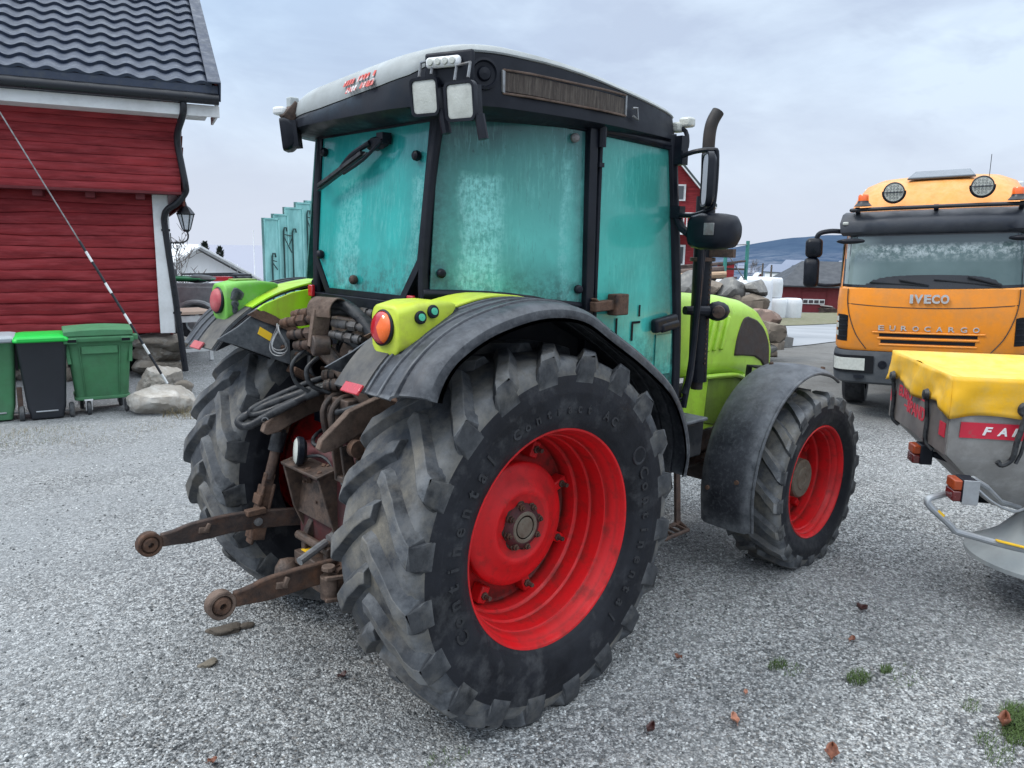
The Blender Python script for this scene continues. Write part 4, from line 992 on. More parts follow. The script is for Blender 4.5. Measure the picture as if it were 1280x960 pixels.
# pick-up hook / drawbar
q = MB()
for y in (-.11, .11): q.prism(sp2([(-.30, .86), (-.52, .78), (-.60, .70), (-.62, .58), (-.56, .50)], 3)+sp2([(-.50, .52), (-.54, .60), (-.52, .68), (-.46, .73), (-.30, .78)], 3), lambda p, k: (p[0], y+(.02 if k else -.02), p[1]))
q.box((-.58, 0, .56), (.16, .26, .07)); q.box((-.50, 0, .44), (.20, .16, .10)); q.tube([(-.62, -.16, .66), (-.62, .16, .66)], .022, 10); q.box((-.40, 0, .58), (.3, .10, .06)); q.blob((-.68, .16, .46), (.07, .06, .09), 2, .15, 8)
db = q.build('pick_up_hook', MAT['grimy'], T, bevel=.006)
q = MB(); q.box((-.60, .06, .5975), (.07, .085, .004)); q.build('warning_sticker', MAT['yellow_sticker'], db)
q = MB(); q.tube([(-.62, -.12, .70), (-.78, -.16, .66)], .02, 10); q.tube([(-.6, -.12, .70), (-.5, -.12, .72)], .035, 10); q.build('release_rod', MAT['zinc'], db)
# upper clevis plates for the top link
q = MB()
for y in (.05, -.03):
    q.tube([(-.50, y, 1.16), (-.52, y, 1.30), (-.46, y, 1.37), (-.36, y, 1.36)], .018, 8, smooth=4)
q.box((-.40, 0, 1.27), (.16, .22, .20)); q.lathe([(.001, -.11), (.03, -.11), (.03, .11), (.001, .11)], (-.46, 0, 1.30), (0, 1, 0), 14)
q.build('top_link_bracket', MAT['grimy'], T, bevel=.008)
q = MB(); q.bar((-.60, -.24, 1.05), (-.62, -.24, 1.22), .016, .06, (1, 0, 0)); q.bar((-.60, -.32, 1.05), (-.62, -.32, 1.22), .016, .06, (1, 0, 0)); q.box((-.60, -.28, 1.05), (.05, .12, .03)); q.build('sensor_clevis', MAT['grimy'], T, bevel=.006)
# hydraulic block and couplers on an arched rusty tube bracket
q = MB(); q.lathe([(.068, -.0), (.068, .15), (.060, .15), (.060, -.0), (.068, -.0)], (-.51, .10, 1.79), (.25, -.97, 0), 24, a0=-.3, a1=PI*1.1); q.bar((-.54, .06, 1.62), (-.52, .04, 1.80), .09, .03, (0, 1, 0)); hb = q.build('coupler_bracket', MAT['rust_light'], T, bevel=.003)
MAT['fitting'] = pm('dull_grey_fitting', (.10, .10, .105), .5, .4, .3, 20, dirt=(.06, .045, .035), damt=.45, ds=14, dsharp=.3)
def coupler(a, b, r=.028):
    a = A3(a); b = A3(b); t = unit(b-a); L = np.linalg.norm(b-a)
    q = MB(); q.lathe([(.001, L*.05), (r*.55, L*.05), (r*.6, 0), (r*.85, 0), (r*.88, L*.10), (r, L*.11), (r, L*.20), (r*.9, L*.21), (r*.9, L*.26), (r, L*.27), (r, L*.42), (r*.72, L*.44), (r*.72, L*.50)], a, t, 18)
    q.lathe([(r*.72, L*.50), (r*1.2, L*.505), (r*1.2, L*.70), (r*.72, L*.705)], a, t, 6); q.lathe([(r*.72, L*.70), (r*.72, L*.78), (r*1.05, L*.785), (r*1.05, L*.93), (r*.6, L*.94), (r*.6, L), (.001, L)], a, t, 14); return q
for a, b in (((-.60, .29, 1.715), (-.52, .08, 1.755)), ((-.585, .25, 1.66), (-.50, .05, 1.695)), ((-.57, .22, 1.61), (-.48, .03, 1.64)), ((-.53, .31, 1.75), (-.43, .11, 1.79))):
    coupler(a, b, .026).build('hydraulic_coupler', MAT['rust'] if a[2] > 1.7 else MAT['rust_dark'], T, sharp=30)
for a, b in (((-.50, -.02, 1.74), (-.40, -.16, 1.72)), ((-.50, -.0, 1.685), (-.42, -.15, 1.665)), ((-.46, -.10, 1.60), (-.36, -.24, 1.56)), ((-.44, -.12, 1.53), (-.36, -.28, 1.49)), ((-.42, -.02, 1.80), (-.34, -.14, 1.78))):
    coupler(a, b, .021).build('hose_fitting', MAT['fitting'], T, sharp=30)
q = MB()
for k, (dy, r, tl) in enumerate(((0, .055, .2), (.02, .07, .6), (-.02, .06, -.4))):
    c = A3([-.625, .285+dy, 1.70-r])
    q.tube([c+A3([.02*math.sin(t*2)+tl*.02, r*math.cos(t)*.9+.02*tl, r*math.sin(t)*1.15]) for t in np.linspace(-.3, 2*PI-.3, 26)], .0032, 6, caps=False)
q.build('dust_cap_wire', MAT['zinc'], hb)
q = MB()
for dx, dz_ in ((0, 0), (.03, -.02)): q.bar((-.53+dx, .03, 1.62+dz_), (-.36+dx, -.20, 1.30+dz_), .07, .025, (0, 1, 0))
q.lathe([(.001, .03), (.05, .028), (.052, 0), (.05, -.05)], (-.55, .03, 1.63), (-1, .3, 0), 18); q.build('coupler_arm', MAT['grimy'], T, bevel=.006)
def hose(pts, r, n=10, mat='rubber_hose', nm='hose'):
    q = MB(); q.tube([A3(p) for p in pts], r, n, smooth=6); return q.build(nm, MAT[mat], T, sharp=60)
hose([(-.50, .12, 1.805), (-.44, .0, 1.825), (-.40, -.12, 1.76), (-.38, -.25, 1.62), (-.36, -.33, 1.50)], .030)
hose([(-.48, .10, 1.78), (-.40, -.05, 1.79), (-.36, -.18, 1.70), (-.33, -.30, 1.54)], .026)
hose([(-.46, .02, 1.68), (-.40, -.12, 1.62), (-.34, -.26, 1.50), (-.28, -.34, 1.40)], .022)
hose([(-.42, -.14, 1.53), (-.36, -.3, 1.46), (-.30, -.40, 1.42)], .02, mat='zinc', nm='pipe')
# big drooping hose loop
hose([(-.30, .10, 1.43), (-.45, .20, 1.39), (-.62, .35, 1.31), (-.74, .44, 1.24), (-.775, .45, 1.205), (-.74, .40, 1.195), (-.62, .28, 1.29), (-.46, .12, 1.40), (-.34, .02, 1.44)], .022)
hose([(-.32, .16, 1.46), (-.47, .26, 1.41), (-.62, .37, 1.33), (-.72, .42, 1.27), (-.70, .39, 1.25), (-.55, .26, 1.33), (-.40, .12, 1.44)], .016)
for a, b in (((-.46, .15, 1.46), (-.36, .02, 1.47)), ((-.48, .10, 1.42), (-.38, -.03, 1.43))): coupler(a, b, .030).build('hose_fitting', MAT['grimy'], T, sharp=30)
hose([(-.53, .18, 1.60), (-.60, .20, 1.52), (-.58, .19, 1.42), (-.48, .16, 1.36)], .010)
hose([(-.50, .12, 1.56), (-.56, .13, 1.50), (-.54, .12, 1.42), (-.46, .08, 1.38)], .012)
hose([(-.42, -.18, 1.36), (-.5, -.05, 1.31), (-.44, .1, 1.30), (-.3, .2, 1.30)], .016)
hose([(-.44, -.25, 1.34), (-.36, -.38, 1.36), (-.2, -.48, 1.38)], .02)
hose([(-.30, .42, 1.32), (-.36, .46, 1.42), (-.34, .50, 1.5)], .014)
# battery of dark casting behind the hoses
q = MB(); q.box((-.22, -.02, 1.55), (.22, .62, .38)); q.box((-.30, -.15, 1.50), (.14, .16, .22)); q.box((-.32, .06, 1.60), (.12, .14, .14)); q.box((-.30, -.30, 1.64), (.1, .14, .12)); q.build('valve_block', MAT['grimy'], T, bevel=.012)
q = MB()
for i in range(4): q.tube([(-.33, -.36+i*.07, 1.42), (-.36, -.34+i*.07, 1.50), (-.36, -.30+i*.06, 1.58)], .012, 8, smooth=3)
q.build('valve_pipes', MAT['rubber_hose'], T)

# bolts, pins and clips scattered over the linkage
def bolt(c, ax, r=.016, mat='rust', nm='bolt'):
    q = MB(); q.lathe([(.001, 0), (r*1.3, 0), (r*1.3, .004), (r, .005), (r, .018), (r*.5, .019), (r*.5, .034), (.001, .034)], c, ax, 6); q.build(nm, MAT[mat], T, flat=True)
for c, ax, m_ in (((-.64, .205, 1.0), (0, 1, 0), 'rust'), ((-.50, .205, .80), (0, 1, 0), 'rust'), ((-.40, .205, 1.02), (0, 1, 0), 'zinc'), ((-.58, .10, .95), (-1, 0, -.1), 'rust'), ((-.575, -.06, .95), (-1, 0, -.1), 'rust'), ((-.56, .02, .86), (-1, 0, -.1), 'rust_dark'), ((-.33, -.15, 1.70), (-1, 0, 0), 'fitting'), ((-.33, .15, 1.66), (-1, 0, 0), 'fitting'), ((-.33, .22, 1.50), (-1, 0, 0), 'rust'), ((-.335, -.26, 1.45), (-1, 0, 0), 'rust'), ((-.53, .06, 1.70), (-1, .2, 0), 'fitting'), ((-.53, .06, 1.64), (-1, .2, 0), 'fitting'), ((-.60, .345, 1.23), (0, 1, 0), 'rust'), ((-.45, .345, 1.30), (0, 1, 0), 'rust_dark')):
    bolt(c, ax, .014, m_)
for x, z in ((-.42, 1.50), (-.34, 1.46), (-.27, 1.41), (-.50, 1.545)):
    bolt((x, .495-.0, z+.02), (0, -1, .2), .011, 'rust')
hose([(-.31, -.06, 1.74), (-.40, -.02, 1.70), (-.44, .04, 1.60), (-.42, .06, 1.48), (-.33, .06, 1.40)], .014)
hose([(-.31, -.12, 1.66), (-.39, -.10, 1.58), (-.41, -.06, 1.46), (-.36, -.04, 1.38)], .014)
hose([(-.31, -.20, 1.62), (-.38, -.19, 1.52), (-.39, -.16, 1.42), (-.34, -.14, 1.34)], .016)
hose([(-.34, .20, 1.20), (-.48, .18, 1.16), (-.55, .10, 1.13), (-.52, -.02, 1.12)], .010)
q = MB(); q.tube([A3((-.70+.012*math.cos(t), .30+t*.006, 1.235+.012*math.sin(t))) for t in np.linspace(0, 12, 50)], .003, 5); q.build('return_spring', MAT['zinc'], T)
# ================================================================== SKY, LIGHT
wd = bpy.data.worlds.new('World'); scn.world = wd; wd.use_nodes = True
nt = wd.node_tree; bg = nt.nodes['Background']; wo = nt.nodes['World Output']
SUN_EL, SUN_AZ = R(48), R(150)      # heading of the sun in the xy plane
sky = nt.nodes.new('ShaderNodeTexSky'); sky.sky_type = 'NISHITA'; sky.sun_disc = False
sky.sun_elevation = SUN_EL; sky.sun_rotation = PI/2-SUN_AZ; sky.altitude = 100; sky.air_density = 1.2; sky.dust_density = 2.5
nt.links.new(sky.outputs[0], bg.inputs[0]); bg.inputs[1].default_value = .10
tc = nt.nodes.new('ShaderNodeTexCoord'); sep = nt.nodes.new('ShaderNodeSeparateXYZ'); nt.links.new(tc.outputs['Generated'], sep.inputs[0])
mp = nt.nodes.new('ShaderNodeMapping'); nt.links.new(tc.outputs['Generated'], mp.inputs[0]); mp.inputs['Scale'].default_value = (1, 1, 2.6)
n1 = noise(nt, mp.outputs[0], 2.1, 6, .55, .4); n2 = noise(nt, mp.outputs[0], 5.5, 5, .6, .2)
cl = mathn(nt, 'ADD', mathn(nt, 'MULTIPLY', n1, .7), mathn(nt, 'MULTIPLY', n2, .3))
cc = mixc(nt, mrange(nt, cl, .41, .59), (.535, .63, .80), (.735, .865, 1.02))      # lavender grey bellies / pale blue-white
mot = mrange(nt, noise(nt, mp.outputs[0], 3.2, 5, .6, .6), .50, .66)
cc = mixc(nt, mathn(nt, 'MULTIPLY', mot, .6), cc, (.445, .52, .685))
low = mrange(nt, sep.outputs[2], .0, .20)
cc = mixc(nt, low, (.685, .745, .87), cc)
# the left (north-west) half of the sky is thinner and bluer
dx = nt.nodes.new('ShaderNodeVectorMath'); dx.operation = 'DOT_PRODUCT'; nt.links.new(tc.outputs['Generated'], dx.inputs[0]); dx.inputs[1].default_value = (-.36, .93, 0)
thin = mathn(nt, 'MULTIPLY', mrange(nt, dx.outputs['Value'], .30, .98), mrange(nt, sep.outputs[2], .08, .42))
cc = mixc(nt, thin, cc, (.52, .79, 1.10))
cc = mixc(nt, mrange(nt, sep.outputs[2], .32, .8), cc, (.88, .94, 1.0))
zen = mrange(nt, sep.outputs[2], .30, .85, 1.0, 2.8)
vm = nt.nodes.new('ShaderNodeVectorMath'); vm.operation = 'SCALE'; nt.links.new(cc, vm.inputs[0]); nt.links.new(zen, vm.inputs['Scale'])
bg2 = nt.nodes.new('ShaderNodeBackground'); nt.links.new(vm.outputs[0], bg2.inputs[0]); bg2.inputs[1].default_value = 1.11
ms = nt.nodes.new('ShaderNodeMixShader'); ms.inputs[0].default_value = .90
nt.links.new(bg.outputs[0], ms.inputs[1]); nt.links.new(bg2.outputs[0], ms.inputs[2]); nt.links.new(ms.outputs[0], wo.inputs[0])
sd = bpy.data.lights.new('sun', 'SUN'); so = bpy.data.objects.new('sun', sd); COL.objects.link(so)
sd.energy = 1.55; sd.angle = R(14); sd.color = (1, .96, .9)
sv = Vector((math.cos(SUN_AZ)*math.cos(SUN_EL), math.sin(SUN_AZ)*math.cos(SUN_EL), math.sin(SUN_EL)))
so.rotation_euler = sv.to_track_quat('Z', 'Y').to_euler()
scn.view_settings.view_transform = 'Standard'; scn.view_settings.look = 'None'; scn.view_settings.exposure = 0

# ================================================================== GROUND
def gravel_mat():
    m, nt, b = _new('gravel'); co = coords(nt)
    def vor(sc, feat='F1'):
        v = nt.nodes.new('ShaderNodeTexVoronoi'); nt.links.new(co, v.inputs['Vector']); v.inputs['Scale'].default_value = sc; v.feature = feat; return v
    v1 = vor(90); v2 = vor(160); v3 = vor(46)
    def grey(v):
        s = nt.nodes.new('ShaderNodeSeparateColor'); nt.links.new(v.outputs['Color'], s.inputs[0]); return s.outputs[0], s.outputs[1]
    g1, h1 = grey(v1); g2, h2 = grey(v2); g3, h3 = grey(v3)
    wv = mrange(nt, noise(nt, co, 3.5, 4, .6), .42, .60)
    g1 = mixc(nt, mathn(nt, 'MULTIPLY', wv, .35), g1, g3)
    mix = mathn(nt, 'ADD', mathn(nt, 'MULTIPLY', g1, .55), mathn(nt, 'ADD', mathn(nt, 'MULTIPLY', g2, .25), mathn(nt, 'MULTIPLY', g3, .20)))
    cr = nt.nodes.new('ShaderNodeValToRGB'); nt.links.new(mix, cr.inputs[0]); e = cr.color_ramp.elements
    e[0].position = .22; e[0].color = (.018, .021, .024, 1); e[1].position = .86; e[1].color = (.72, .745, .745, 1)
    x = e.new(.38); x.color = (.118, .124, .126, 1); x = e.new(.60); x.color = (.365, .375, .375, 1)
    c = cr.outputs[0]
    # warm/cool stones, darker joints between the stones
    c = mixc(nt, mrange(nt, h1, .82, .95, 0, .35), c, (.30, .25, .2))
    j = mrange(nt, v1.outputs['Distance'], .25, .72)
    c = mixc(nt, mathn(nt, 'MULTIPLY', j, .45), c, (.03, .033, .038))
    # worn and wet patches
    p1 = mrange(nt, noise(nt, co, .55, 5, .6), .40, .62)
    c = mixc(nt, mathn(nt, 'MULTIPLY', p1, .28), c, (.36, .375, .38))
    p2 = mrange(nt, noise(nt, co, 1.3, 6, .65, .5), .55, .70)
    c = mixc(nt, mathn(nt, 'MULTIPLY', p2, .25), c, (.07, .077, .082))
    mpt = nt.nodes.new('ShaderNodeMapping'); nt.links.new(co, mpt.inputs[0]); mpt.inputs['Rotation'].default_value = (0, 0, -.5); mpt.inputs['Scale'].default_value = (.22, 1.7, 1)
    trk = mrange(nt, noise(nt, mpt.outputs[0], 1.0, 4, .55, .5), .42, .62)
    c = mixc(nt, mathn(nt, 'MULTIPLY', trk, .20), c, (.09, .097, .102))
    sx = nt.nodes.new('ShaderNodeSeparateXYZ'); nt.links.new(co, sx.inputs[0])
    # compacted paler yard to the left rear, brown-grey lane to the right rear
    ax = mathn(nt, 'ADD', mathn(nt, 'MULTIPLY', sx.outputs[1], 1.0), mathn(nt, 'MULTIPLY', sx.outputs[0], -.55))
    pal = mathn(nt, 'MULTIPLY', mrange(nt, ax, 1.5, 3.0), mrange(nt, noise(nt, co, .8, 5), .25, .6))
    fine = mixc(nt, mrange(nt, noise(nt, co, 45, 4, .8), .3, .7), (.175, .186, .194), (.35, .368, .38))
    c = mixc(nt, mathn(nt, 'MULTIPLY', pal, .62), c, fine)
    lane = mathn(nt, 'MULTIPLY', mrange(nt, mathn(nt, 'ADD', sx.outputs[0], mathn(nt, 'MULTIPLY', noise(nt, co, .7, 4), 3.0)), 8.0, 10.2), 1.0)
    mud = mixc(nt, mrange(nt, noise(nt, co, 1.1, 8, .7, .6), .35, .68), (.07, .066, .06), (.23, .23, .225))
    mud = mixc(nt, mrange(nt, noise(nt, co, 14, 7, .75), .3, .7), mud, (.15, .147, .137), 'MIX')
    c = mixc(nt, mathn(nt, 'MULTIPLY', lane, .9), c, mud)
    ln = nt.nodes.new('ShaderNodeVectorMath'); ln.operation = 'LENGTH'; nt.links.new(co, ln.inputs[0])
    c = mixc(nt, mrange(nt, ln.outputs['Value'], 40, 110), c, (.10, .115, .085))
    c = mixc(nt, mrange(nt, ln.outputs['Value'], 150, 900), c, (.265, .275, .33))      # distance haze painted into the far ground colour
    nt.links.new(c, b.inputs['Base Color']); b.inputs['Roughness'].default_value = .8; b.inputs['Specular IOR Level'].default_value = .3
    hh = mathn(nt, 'SUBTRACT', 1.0, mathn(nt, 'ADD', mathn(nt, 'MULTIPLY', v1.outputs['Distance'], .7), mathn(nt, 'MULTIPLY', v2.outputs['Distance'], .3)))
    bumpn(nt, hh, .9, .012, b)
    return m
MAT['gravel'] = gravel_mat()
def ground():
    radii = [0]+list(np.geomspace(.35, 9000, 150)); na = 160; mb = MB()
    from mathutils import noise as nz
    vs = []
    for r in radii:
        for k in range(na):
            a = 2*PI*k/na; x = 1.5+r*math.cos(a); y = -1+r*math.sin(a)
            z = gz(x, y)
            if r > 5.5 and r < 16: z += .05*nz.noise(Vector((x*.25, y*.25, 0)))*min(1, (r-5.5)/5, (16-r)/4)
            vs.append((x, y, z))
    fs = []
    for i in range(len(radii)-1):
        for k in range(na):
            k2 = (k+1) % na; fs.append((i*na+k, i*na+k2, (i+1)*na+k2, (i+1)*na+k))
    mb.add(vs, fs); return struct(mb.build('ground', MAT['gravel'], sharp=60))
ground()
# loose stones lying on the gravel
def stones():
    rng = np.random.default_rng(11); N = 22000
    base = np.array([[1, 0, -.2], [-.5, .87, -.2], [-.5, -.87, -.2], [.3, .5, .6], [-.6, 0, .6], [.3, -.5, .6]]); tri = np.array([[0, 1, 3], [1, 4, 3], [1, 2, 4], [2, 5, 4], [2, 0, 5], [0, 3, 5], [3, 4, 5]])
    d = 1.6+8.5*rng.random(N)**1.5; a = 0.8168+(rng.random(N)-.5)*1.5
    x = CAM[0]+d*np.cos(a); y = CAM[1]+d*np.sin(a)
    s = .004+.007*rng.random(N)**2; th = rng.random(N)*2*PI
    sc = .7+.6*rng.random((N, 6, 3)); p = base[None]*sc
    c, sn = np.cos(th)[:, None], np.sin(th)[:, None]
    q = np.stack([p[..., 0]*c-p[..., 1]*sn, p[..., 0]*sn+p[..., 1]*c, p[..., 2]], -1)*s[:, None, None]
    q += np.stack([x, y, 0*x+.0015], -1)[:, None, :]
    V = q.reshape(-1, 3); F = (tri[None]+6*np.arange(N)[:, None, None]).reshape(-1, 3)
    me = bpy.data.meshes.new('loose_gravel'); me.vertices.add(len(V)); me.vertices.foreach_set('co', V.ravel())
    me.loops.add(F.size); me.loops.foreach_set('vertex_index', F.ravel().astype(np.int32)); me.polygons.add(len(F)); me.polygons.foreach_set('loop_start', np.arange(0, F.size, 3, dtype=np.int32))
    me.polygons.foreach_set('loop_total', np.full(len(F), 3, dtype=np.int32)) if False else None
    me.update(calc_edges=True)
    m, nt, b = _new('loose_stone'); g = nt.nodes.new('ShaderNodeNewGeometry')
    cr = nt.nodes.new('ShaderNodeValToRGB'); nt.links.new(g.outputs['Random Per Island'], cr.inputs[0]); e = cr.color_ramp.elements
    e[0].color = (.03, .034, .036, 1); e[1].color = (.60, .62, .615, 1); x = e.new(.55); x.color = (.22, .233, .238, 1)
    nt.links.new(cr.outputs[0], b.inputs['Base Color']); b.inputs['Roughness'].default_value = .75
    me.materials.append(m); o = bpy.data.objects.new('loose_gravel', me); COL.objects.link(o)
    struct(o, 'stuff'); tag(o, 'small grey and white gravel stones scattered loose over the yard', 'gravel')
stones()
# icy road and grass verge across the slope
def strip(name, pts_a, pts_b, mat, lift, n=24):
    a = sp2(pts_a, 6); b = sp2(pts_b, 6); m = min(len(a), len(b)); mb = MB()
    def Pp(i, j):
        p = A3(a[i])*(1-j/6)+A3(b[i])*(j/6); return (p[0], p[1], gz(p[0], p[1])+lift)
    mb.grid(Pp, m, 7); return struct(mb.build(name, mat, sharp=60))
MAT['icy_road'] = pm('icy_wet_road', (.21, .225, .24), .3, 0, .15, .3, dirt=(.17, .175, .18), damt=.36, ds=.25, dsharp=.5, dirt2=(.36, .375, .39), damt2=.34, ds2=.3, stretch=(1.2, .4, 1), spec=.5, drough=.45)
MAT['verge'] = pm('pale_winter_grass', (.13, .135, .07), .95, 0, .3, 1.2, dirt=(.17, .14, .10), damt=.4, ds=2, dirt2=(.28, .29, .26), damt2=.25, ds2=4, bump=.8, bs=20)
def gp(px, py): p = G(px, py); return (p[0], p[1])
strip('road', [gp(905, 432), gp(985, 434), gp(1065, 426), gp(1180, 420), gp(1330, 414)], [gp(905, 408), gp(985, 408), gp(1065, 405), gp(1180, 403), gp(1330, 400)], MAT['icy_road'], .02)
strip('verge', [gp(905, 407), gp(985, 407.5), gp(1065, 404.5), gp(1180, 402), gp(1330, 399)], [gp(905, 392), gp(985, 392), gp(1065, 391), gp(1180, 390), gp(1330, 388)], MAT['verge'], .03)

# ---------------- hill across the valley, with its sprinkling of houses
def hill():
    D = 3000.0; sk = [(560, 330), (700, 330), (780, 326), (830, 321), (872, 317), (905, 312), (935, 306), (975, 299), (1010, 295.5), (1050, 293.5), (1090, 291), (1180, 287), (1300, 283), (1500, 285), (1800, 300)]
    xs = np.linspace(560, 1800, 90); ys = np.interp(xs, [a for a, _ in sk], [b for _, b in sk])
    from mathutils import noise as nz
    mb = MB(); rows = []
    cols = []
    for x, y in zip(xs, ys):
        y += 1.0*nz.noise(Vector((x*.05, 0, 0)))+.6*nz.noise(Vector((x*.17, 3, 0)))
        top = dep(x, y, D)
        base = dep(x, 352, 1500.0); base[2] = -97
        # monotone rise from the valley floor to the crest, then away
        col = []
        for t in np.linspace(0, 1, 22):
            p = base*(1-t)+top*t
            p[2] = -97+(top[2]+97)*(t**1.25)+3*nz.noise(Vector((p[0]*.01, p[1]*.01, 0)))*math.sin(t*PI)
            col.append(p)
        bk = top+(top-CAM)*.5; bk[2] = -97; col.append(bk)
        cols.append(col)
    mb.grid(lambda i, j: cols[i][j], len(cols), 23)
    m, nt, b = _new('hazy_blue_hill'); co = coords(nt)
    c = mixc(nt, mrange(nt, noise(nt, co, .006, 8, .7), .35, .65), (.040, .066, .112), (.058, .090, .140))  # aerial haze mixed into the slope's base colour
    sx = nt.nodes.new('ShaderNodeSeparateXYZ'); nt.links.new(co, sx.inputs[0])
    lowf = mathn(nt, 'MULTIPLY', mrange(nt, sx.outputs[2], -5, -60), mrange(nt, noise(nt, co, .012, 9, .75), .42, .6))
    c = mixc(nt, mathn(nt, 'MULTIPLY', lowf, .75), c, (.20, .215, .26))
    nt.links.new(c, b.inputs['Base Color']); b.inputs['Roughness'].default_value = 1; b.inputs['Specular IOR Level'].default_value = 0
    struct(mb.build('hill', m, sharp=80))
    return cols
HC = hill()
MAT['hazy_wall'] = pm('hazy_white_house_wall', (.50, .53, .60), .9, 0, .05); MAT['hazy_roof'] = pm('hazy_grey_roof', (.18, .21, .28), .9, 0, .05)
def gable_house(q, w, d, h, rh, mat=(0, 1), over=.3, th=.15):
    q.prism([(-w/2, 0), (w/2, 0), (w/2, h), (0, h+rh), (-w/2, h)], lambda p, k: (p[0], d/2 if k else -d/2, p[1]), mat[0])
    L = math.hypot(w/2, rh); ux = A3([w/2, 0, -rh])/L; nn = A3([rh, 0, w/2])/L
    for s in (-1, 1):
        e = A3([s*ux[0], 0, ux[2]]); n = A3([s*nn[0], 0, nn[2]])
        a = A3([0, 0, h+rh+th*.3]); b = a+e*(L+over)
        vs = [a+A3([0, -d/2-over, 0]), b+A3([0, -d/2-over, 0]), b+A3([0, d/2+over, 0]), a+A3([0, d/2+over, 0])]
        vs2 = [p+n*th for p in vs]; q.loft([vs, vs2], True, True, mat[1])
hr = random.Random(21); first = None
for k in range(70):
    i = hr.randint(20, 46); j = hr.randint(2, 9); p = HC[i][j]*.6+HC[i+1][j+1]*.4
    if first is None:
        root = thing('house', 'tiny pale house on the distant blue hillside', 'house', tuple(p), hr.uniform(0, 6), 'tiny houses on the far hillside')
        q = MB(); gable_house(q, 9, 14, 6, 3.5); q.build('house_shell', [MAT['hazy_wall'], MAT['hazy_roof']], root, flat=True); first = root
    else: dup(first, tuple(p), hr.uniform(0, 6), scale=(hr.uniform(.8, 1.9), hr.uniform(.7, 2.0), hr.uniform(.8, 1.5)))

# ================================================================== RED LOG BARN on the left
MAT['log_red'] = pm('red_painted_timber', (.28, .022, .027), .6, 0, .28, 3, dirt=(.12, .011, .015), damt=.42, ds=3.5, dsharp=.35, dirt2=(.36, .06, .07), damt2=.24, ds2=8, stretch=(.35, 1, 3), bump=.5, bs=40, spec=.3)
MAT['log_red_dark'] = pm('red_painted_timber_shaded', (.11, .009, .013), .7, 0, .2, 3, bump=.4, bs=40)  # darker copy of the wall red, with shade put into its colour
MAT['tile'] = pm('dark_glazed_roof_tile', (.020, .032, .060), .36, 0, .2, 5, dirt=(.04, .052, .082), damt=.4, ds=6, dsharp=.4, dirt2=(.07, .08, .085), damt2=.14, ds2=13, bump=.15, bs=60, spec=.45)
MAT['gutter'] = pm('black_gutter_metal', (.008, .010, .015), .35, 0, .2, 5, spec=.5)
MAT['stone'] = pm('foundation_stone', (.20, .175, .145), .9, 0, .3, 4, dirt=(.09, .075, .06), damt=.45, ds=3, dsharp=.3, dirt2=(.34, .33, .31), damt2=.25, ds2=7, bump=.9, bs=25)
MAT['boulder'] = pm('pale_boulder', (.36, .33, .29), .9, 0, .2, 3, dirt=(.22, .19, .15), damt=.4, ds=3, dsharp=.3, dirt2=(.6, .59, .56), damt2=.3, ds2=6, bump=.9, bs=30)
BU = A3([math.cos(R(-22.04)), math.sin(R(-22.04)), 0]); BN = A3([-.3753, -.9269, 0])   # along the eaves (to the right) / outwards to us
B0 = A3([1.90, 8.2, 0])
barn = thing('red_barn', 'red log barn with overhanging upper storey and dark tiled roof', 'barn', tuple(B0), R(-18))
# local frame: x along the eaves (0 at the upper corner, negative to the left), y towards the back, z up
from mathutils import noise as nz
def log_wall(x0, x1, z0, z1, n, y, seed, depth=.04, wav=.02, back=None):
    nx = int((x1-x0)/.12)+1; edges = np.linspace(z0, z1, n+1); prof = []
    for k in range(n):
        for t, o in ((.0, 0), (.012, .85), (.06, 1.0), (.5, .93), (.93, .72), (.985, .55), (.995, .0)): prof.append((k, t, o))
    def Pp(i, j):
        x = x0+(x1-x0)*i/(nx-1); k, t, o = prof[j]
        e0 = edges[k]+(wav*nz.noise(Vector((x*1.1, k*5.3+seed, 0))) if k > 0 else 0)
        e1 = edges[k+1]+(wav*nz.noise(Vector((x*1.1, (k+1)*5.3+seed, 0))) if k < n-1 else 0)
        b = .5*wav*nz.noise(Vector((x*.8, k*9.1+seed, 4)))+.25*wav*nz.noise(Vector((x*4, k*3.1+t*3, 7)))
        return (x, y-depth*o-b, e0+(e1-e0)*t)
    return nx, len(prof), Pp
q = MB(); nx, nv, Pp = log_wall(-9, -.02, 2.715, 3.78, 9, 0, 2, .026, .008); q.grid(Pp, nx, nv); q.build('upper_wall', MAT['log_red'], barn, sharp=50)
q = MB(); nx, nv, Pp = log_wall(-9, -.36, .70, 2.715, 13, .36, 7, .042, .035); q.grid(Pp, nx, nv); q.build('log_wall', MAT['log_red'], barn, sharp=50)
# return wall on the right-hand gable end (lapped boards)
q = MB()
for k in range(9):
    z = 2.55+k*.155; q.box((.0+.02, 4.0, z+.09), (.03, 7.9, .19), (0, .10, 0))
q.box((-.03, 4.0, 3.3), (.03, 7.95, 1.4)); q.prism([(.02, 3.8), (8.0, 3.8), (4.0, 6.2)], lambda p, k: (-.05 if k else .0, p[0], p[1])); q.build('gable_boarding', pm('weathered_red_boards', (.12, .022, .02), .75, 0, .3, 4, dirt=(.13, .06, .035), damt=.4, ds=4), barn)
q = MB(); q.box((-.24, 4.3, 1.7), (.04, 7.6, 2.1)); q.build('side_wall', MAT['log_red'], barn)
q = MB(); q.box((-.30, .262, 1.70), (.20, .03, 2.0)); q.box((-.205, .37, 1.70), (.03, .20, 2.0)); q.build('corner_board', MAT['white_paint'], barn, bevel=.006)
q = MB(); q.box((-4.5, .10, 2.715), (9.0, .26, .04)); 
for k in range(14): q.box((-.55-k*.62, .20, 2.66), (.12, .30, .09))
q.build('floor_beam', MAT['log_red_dark'], barn, bevel=.006)
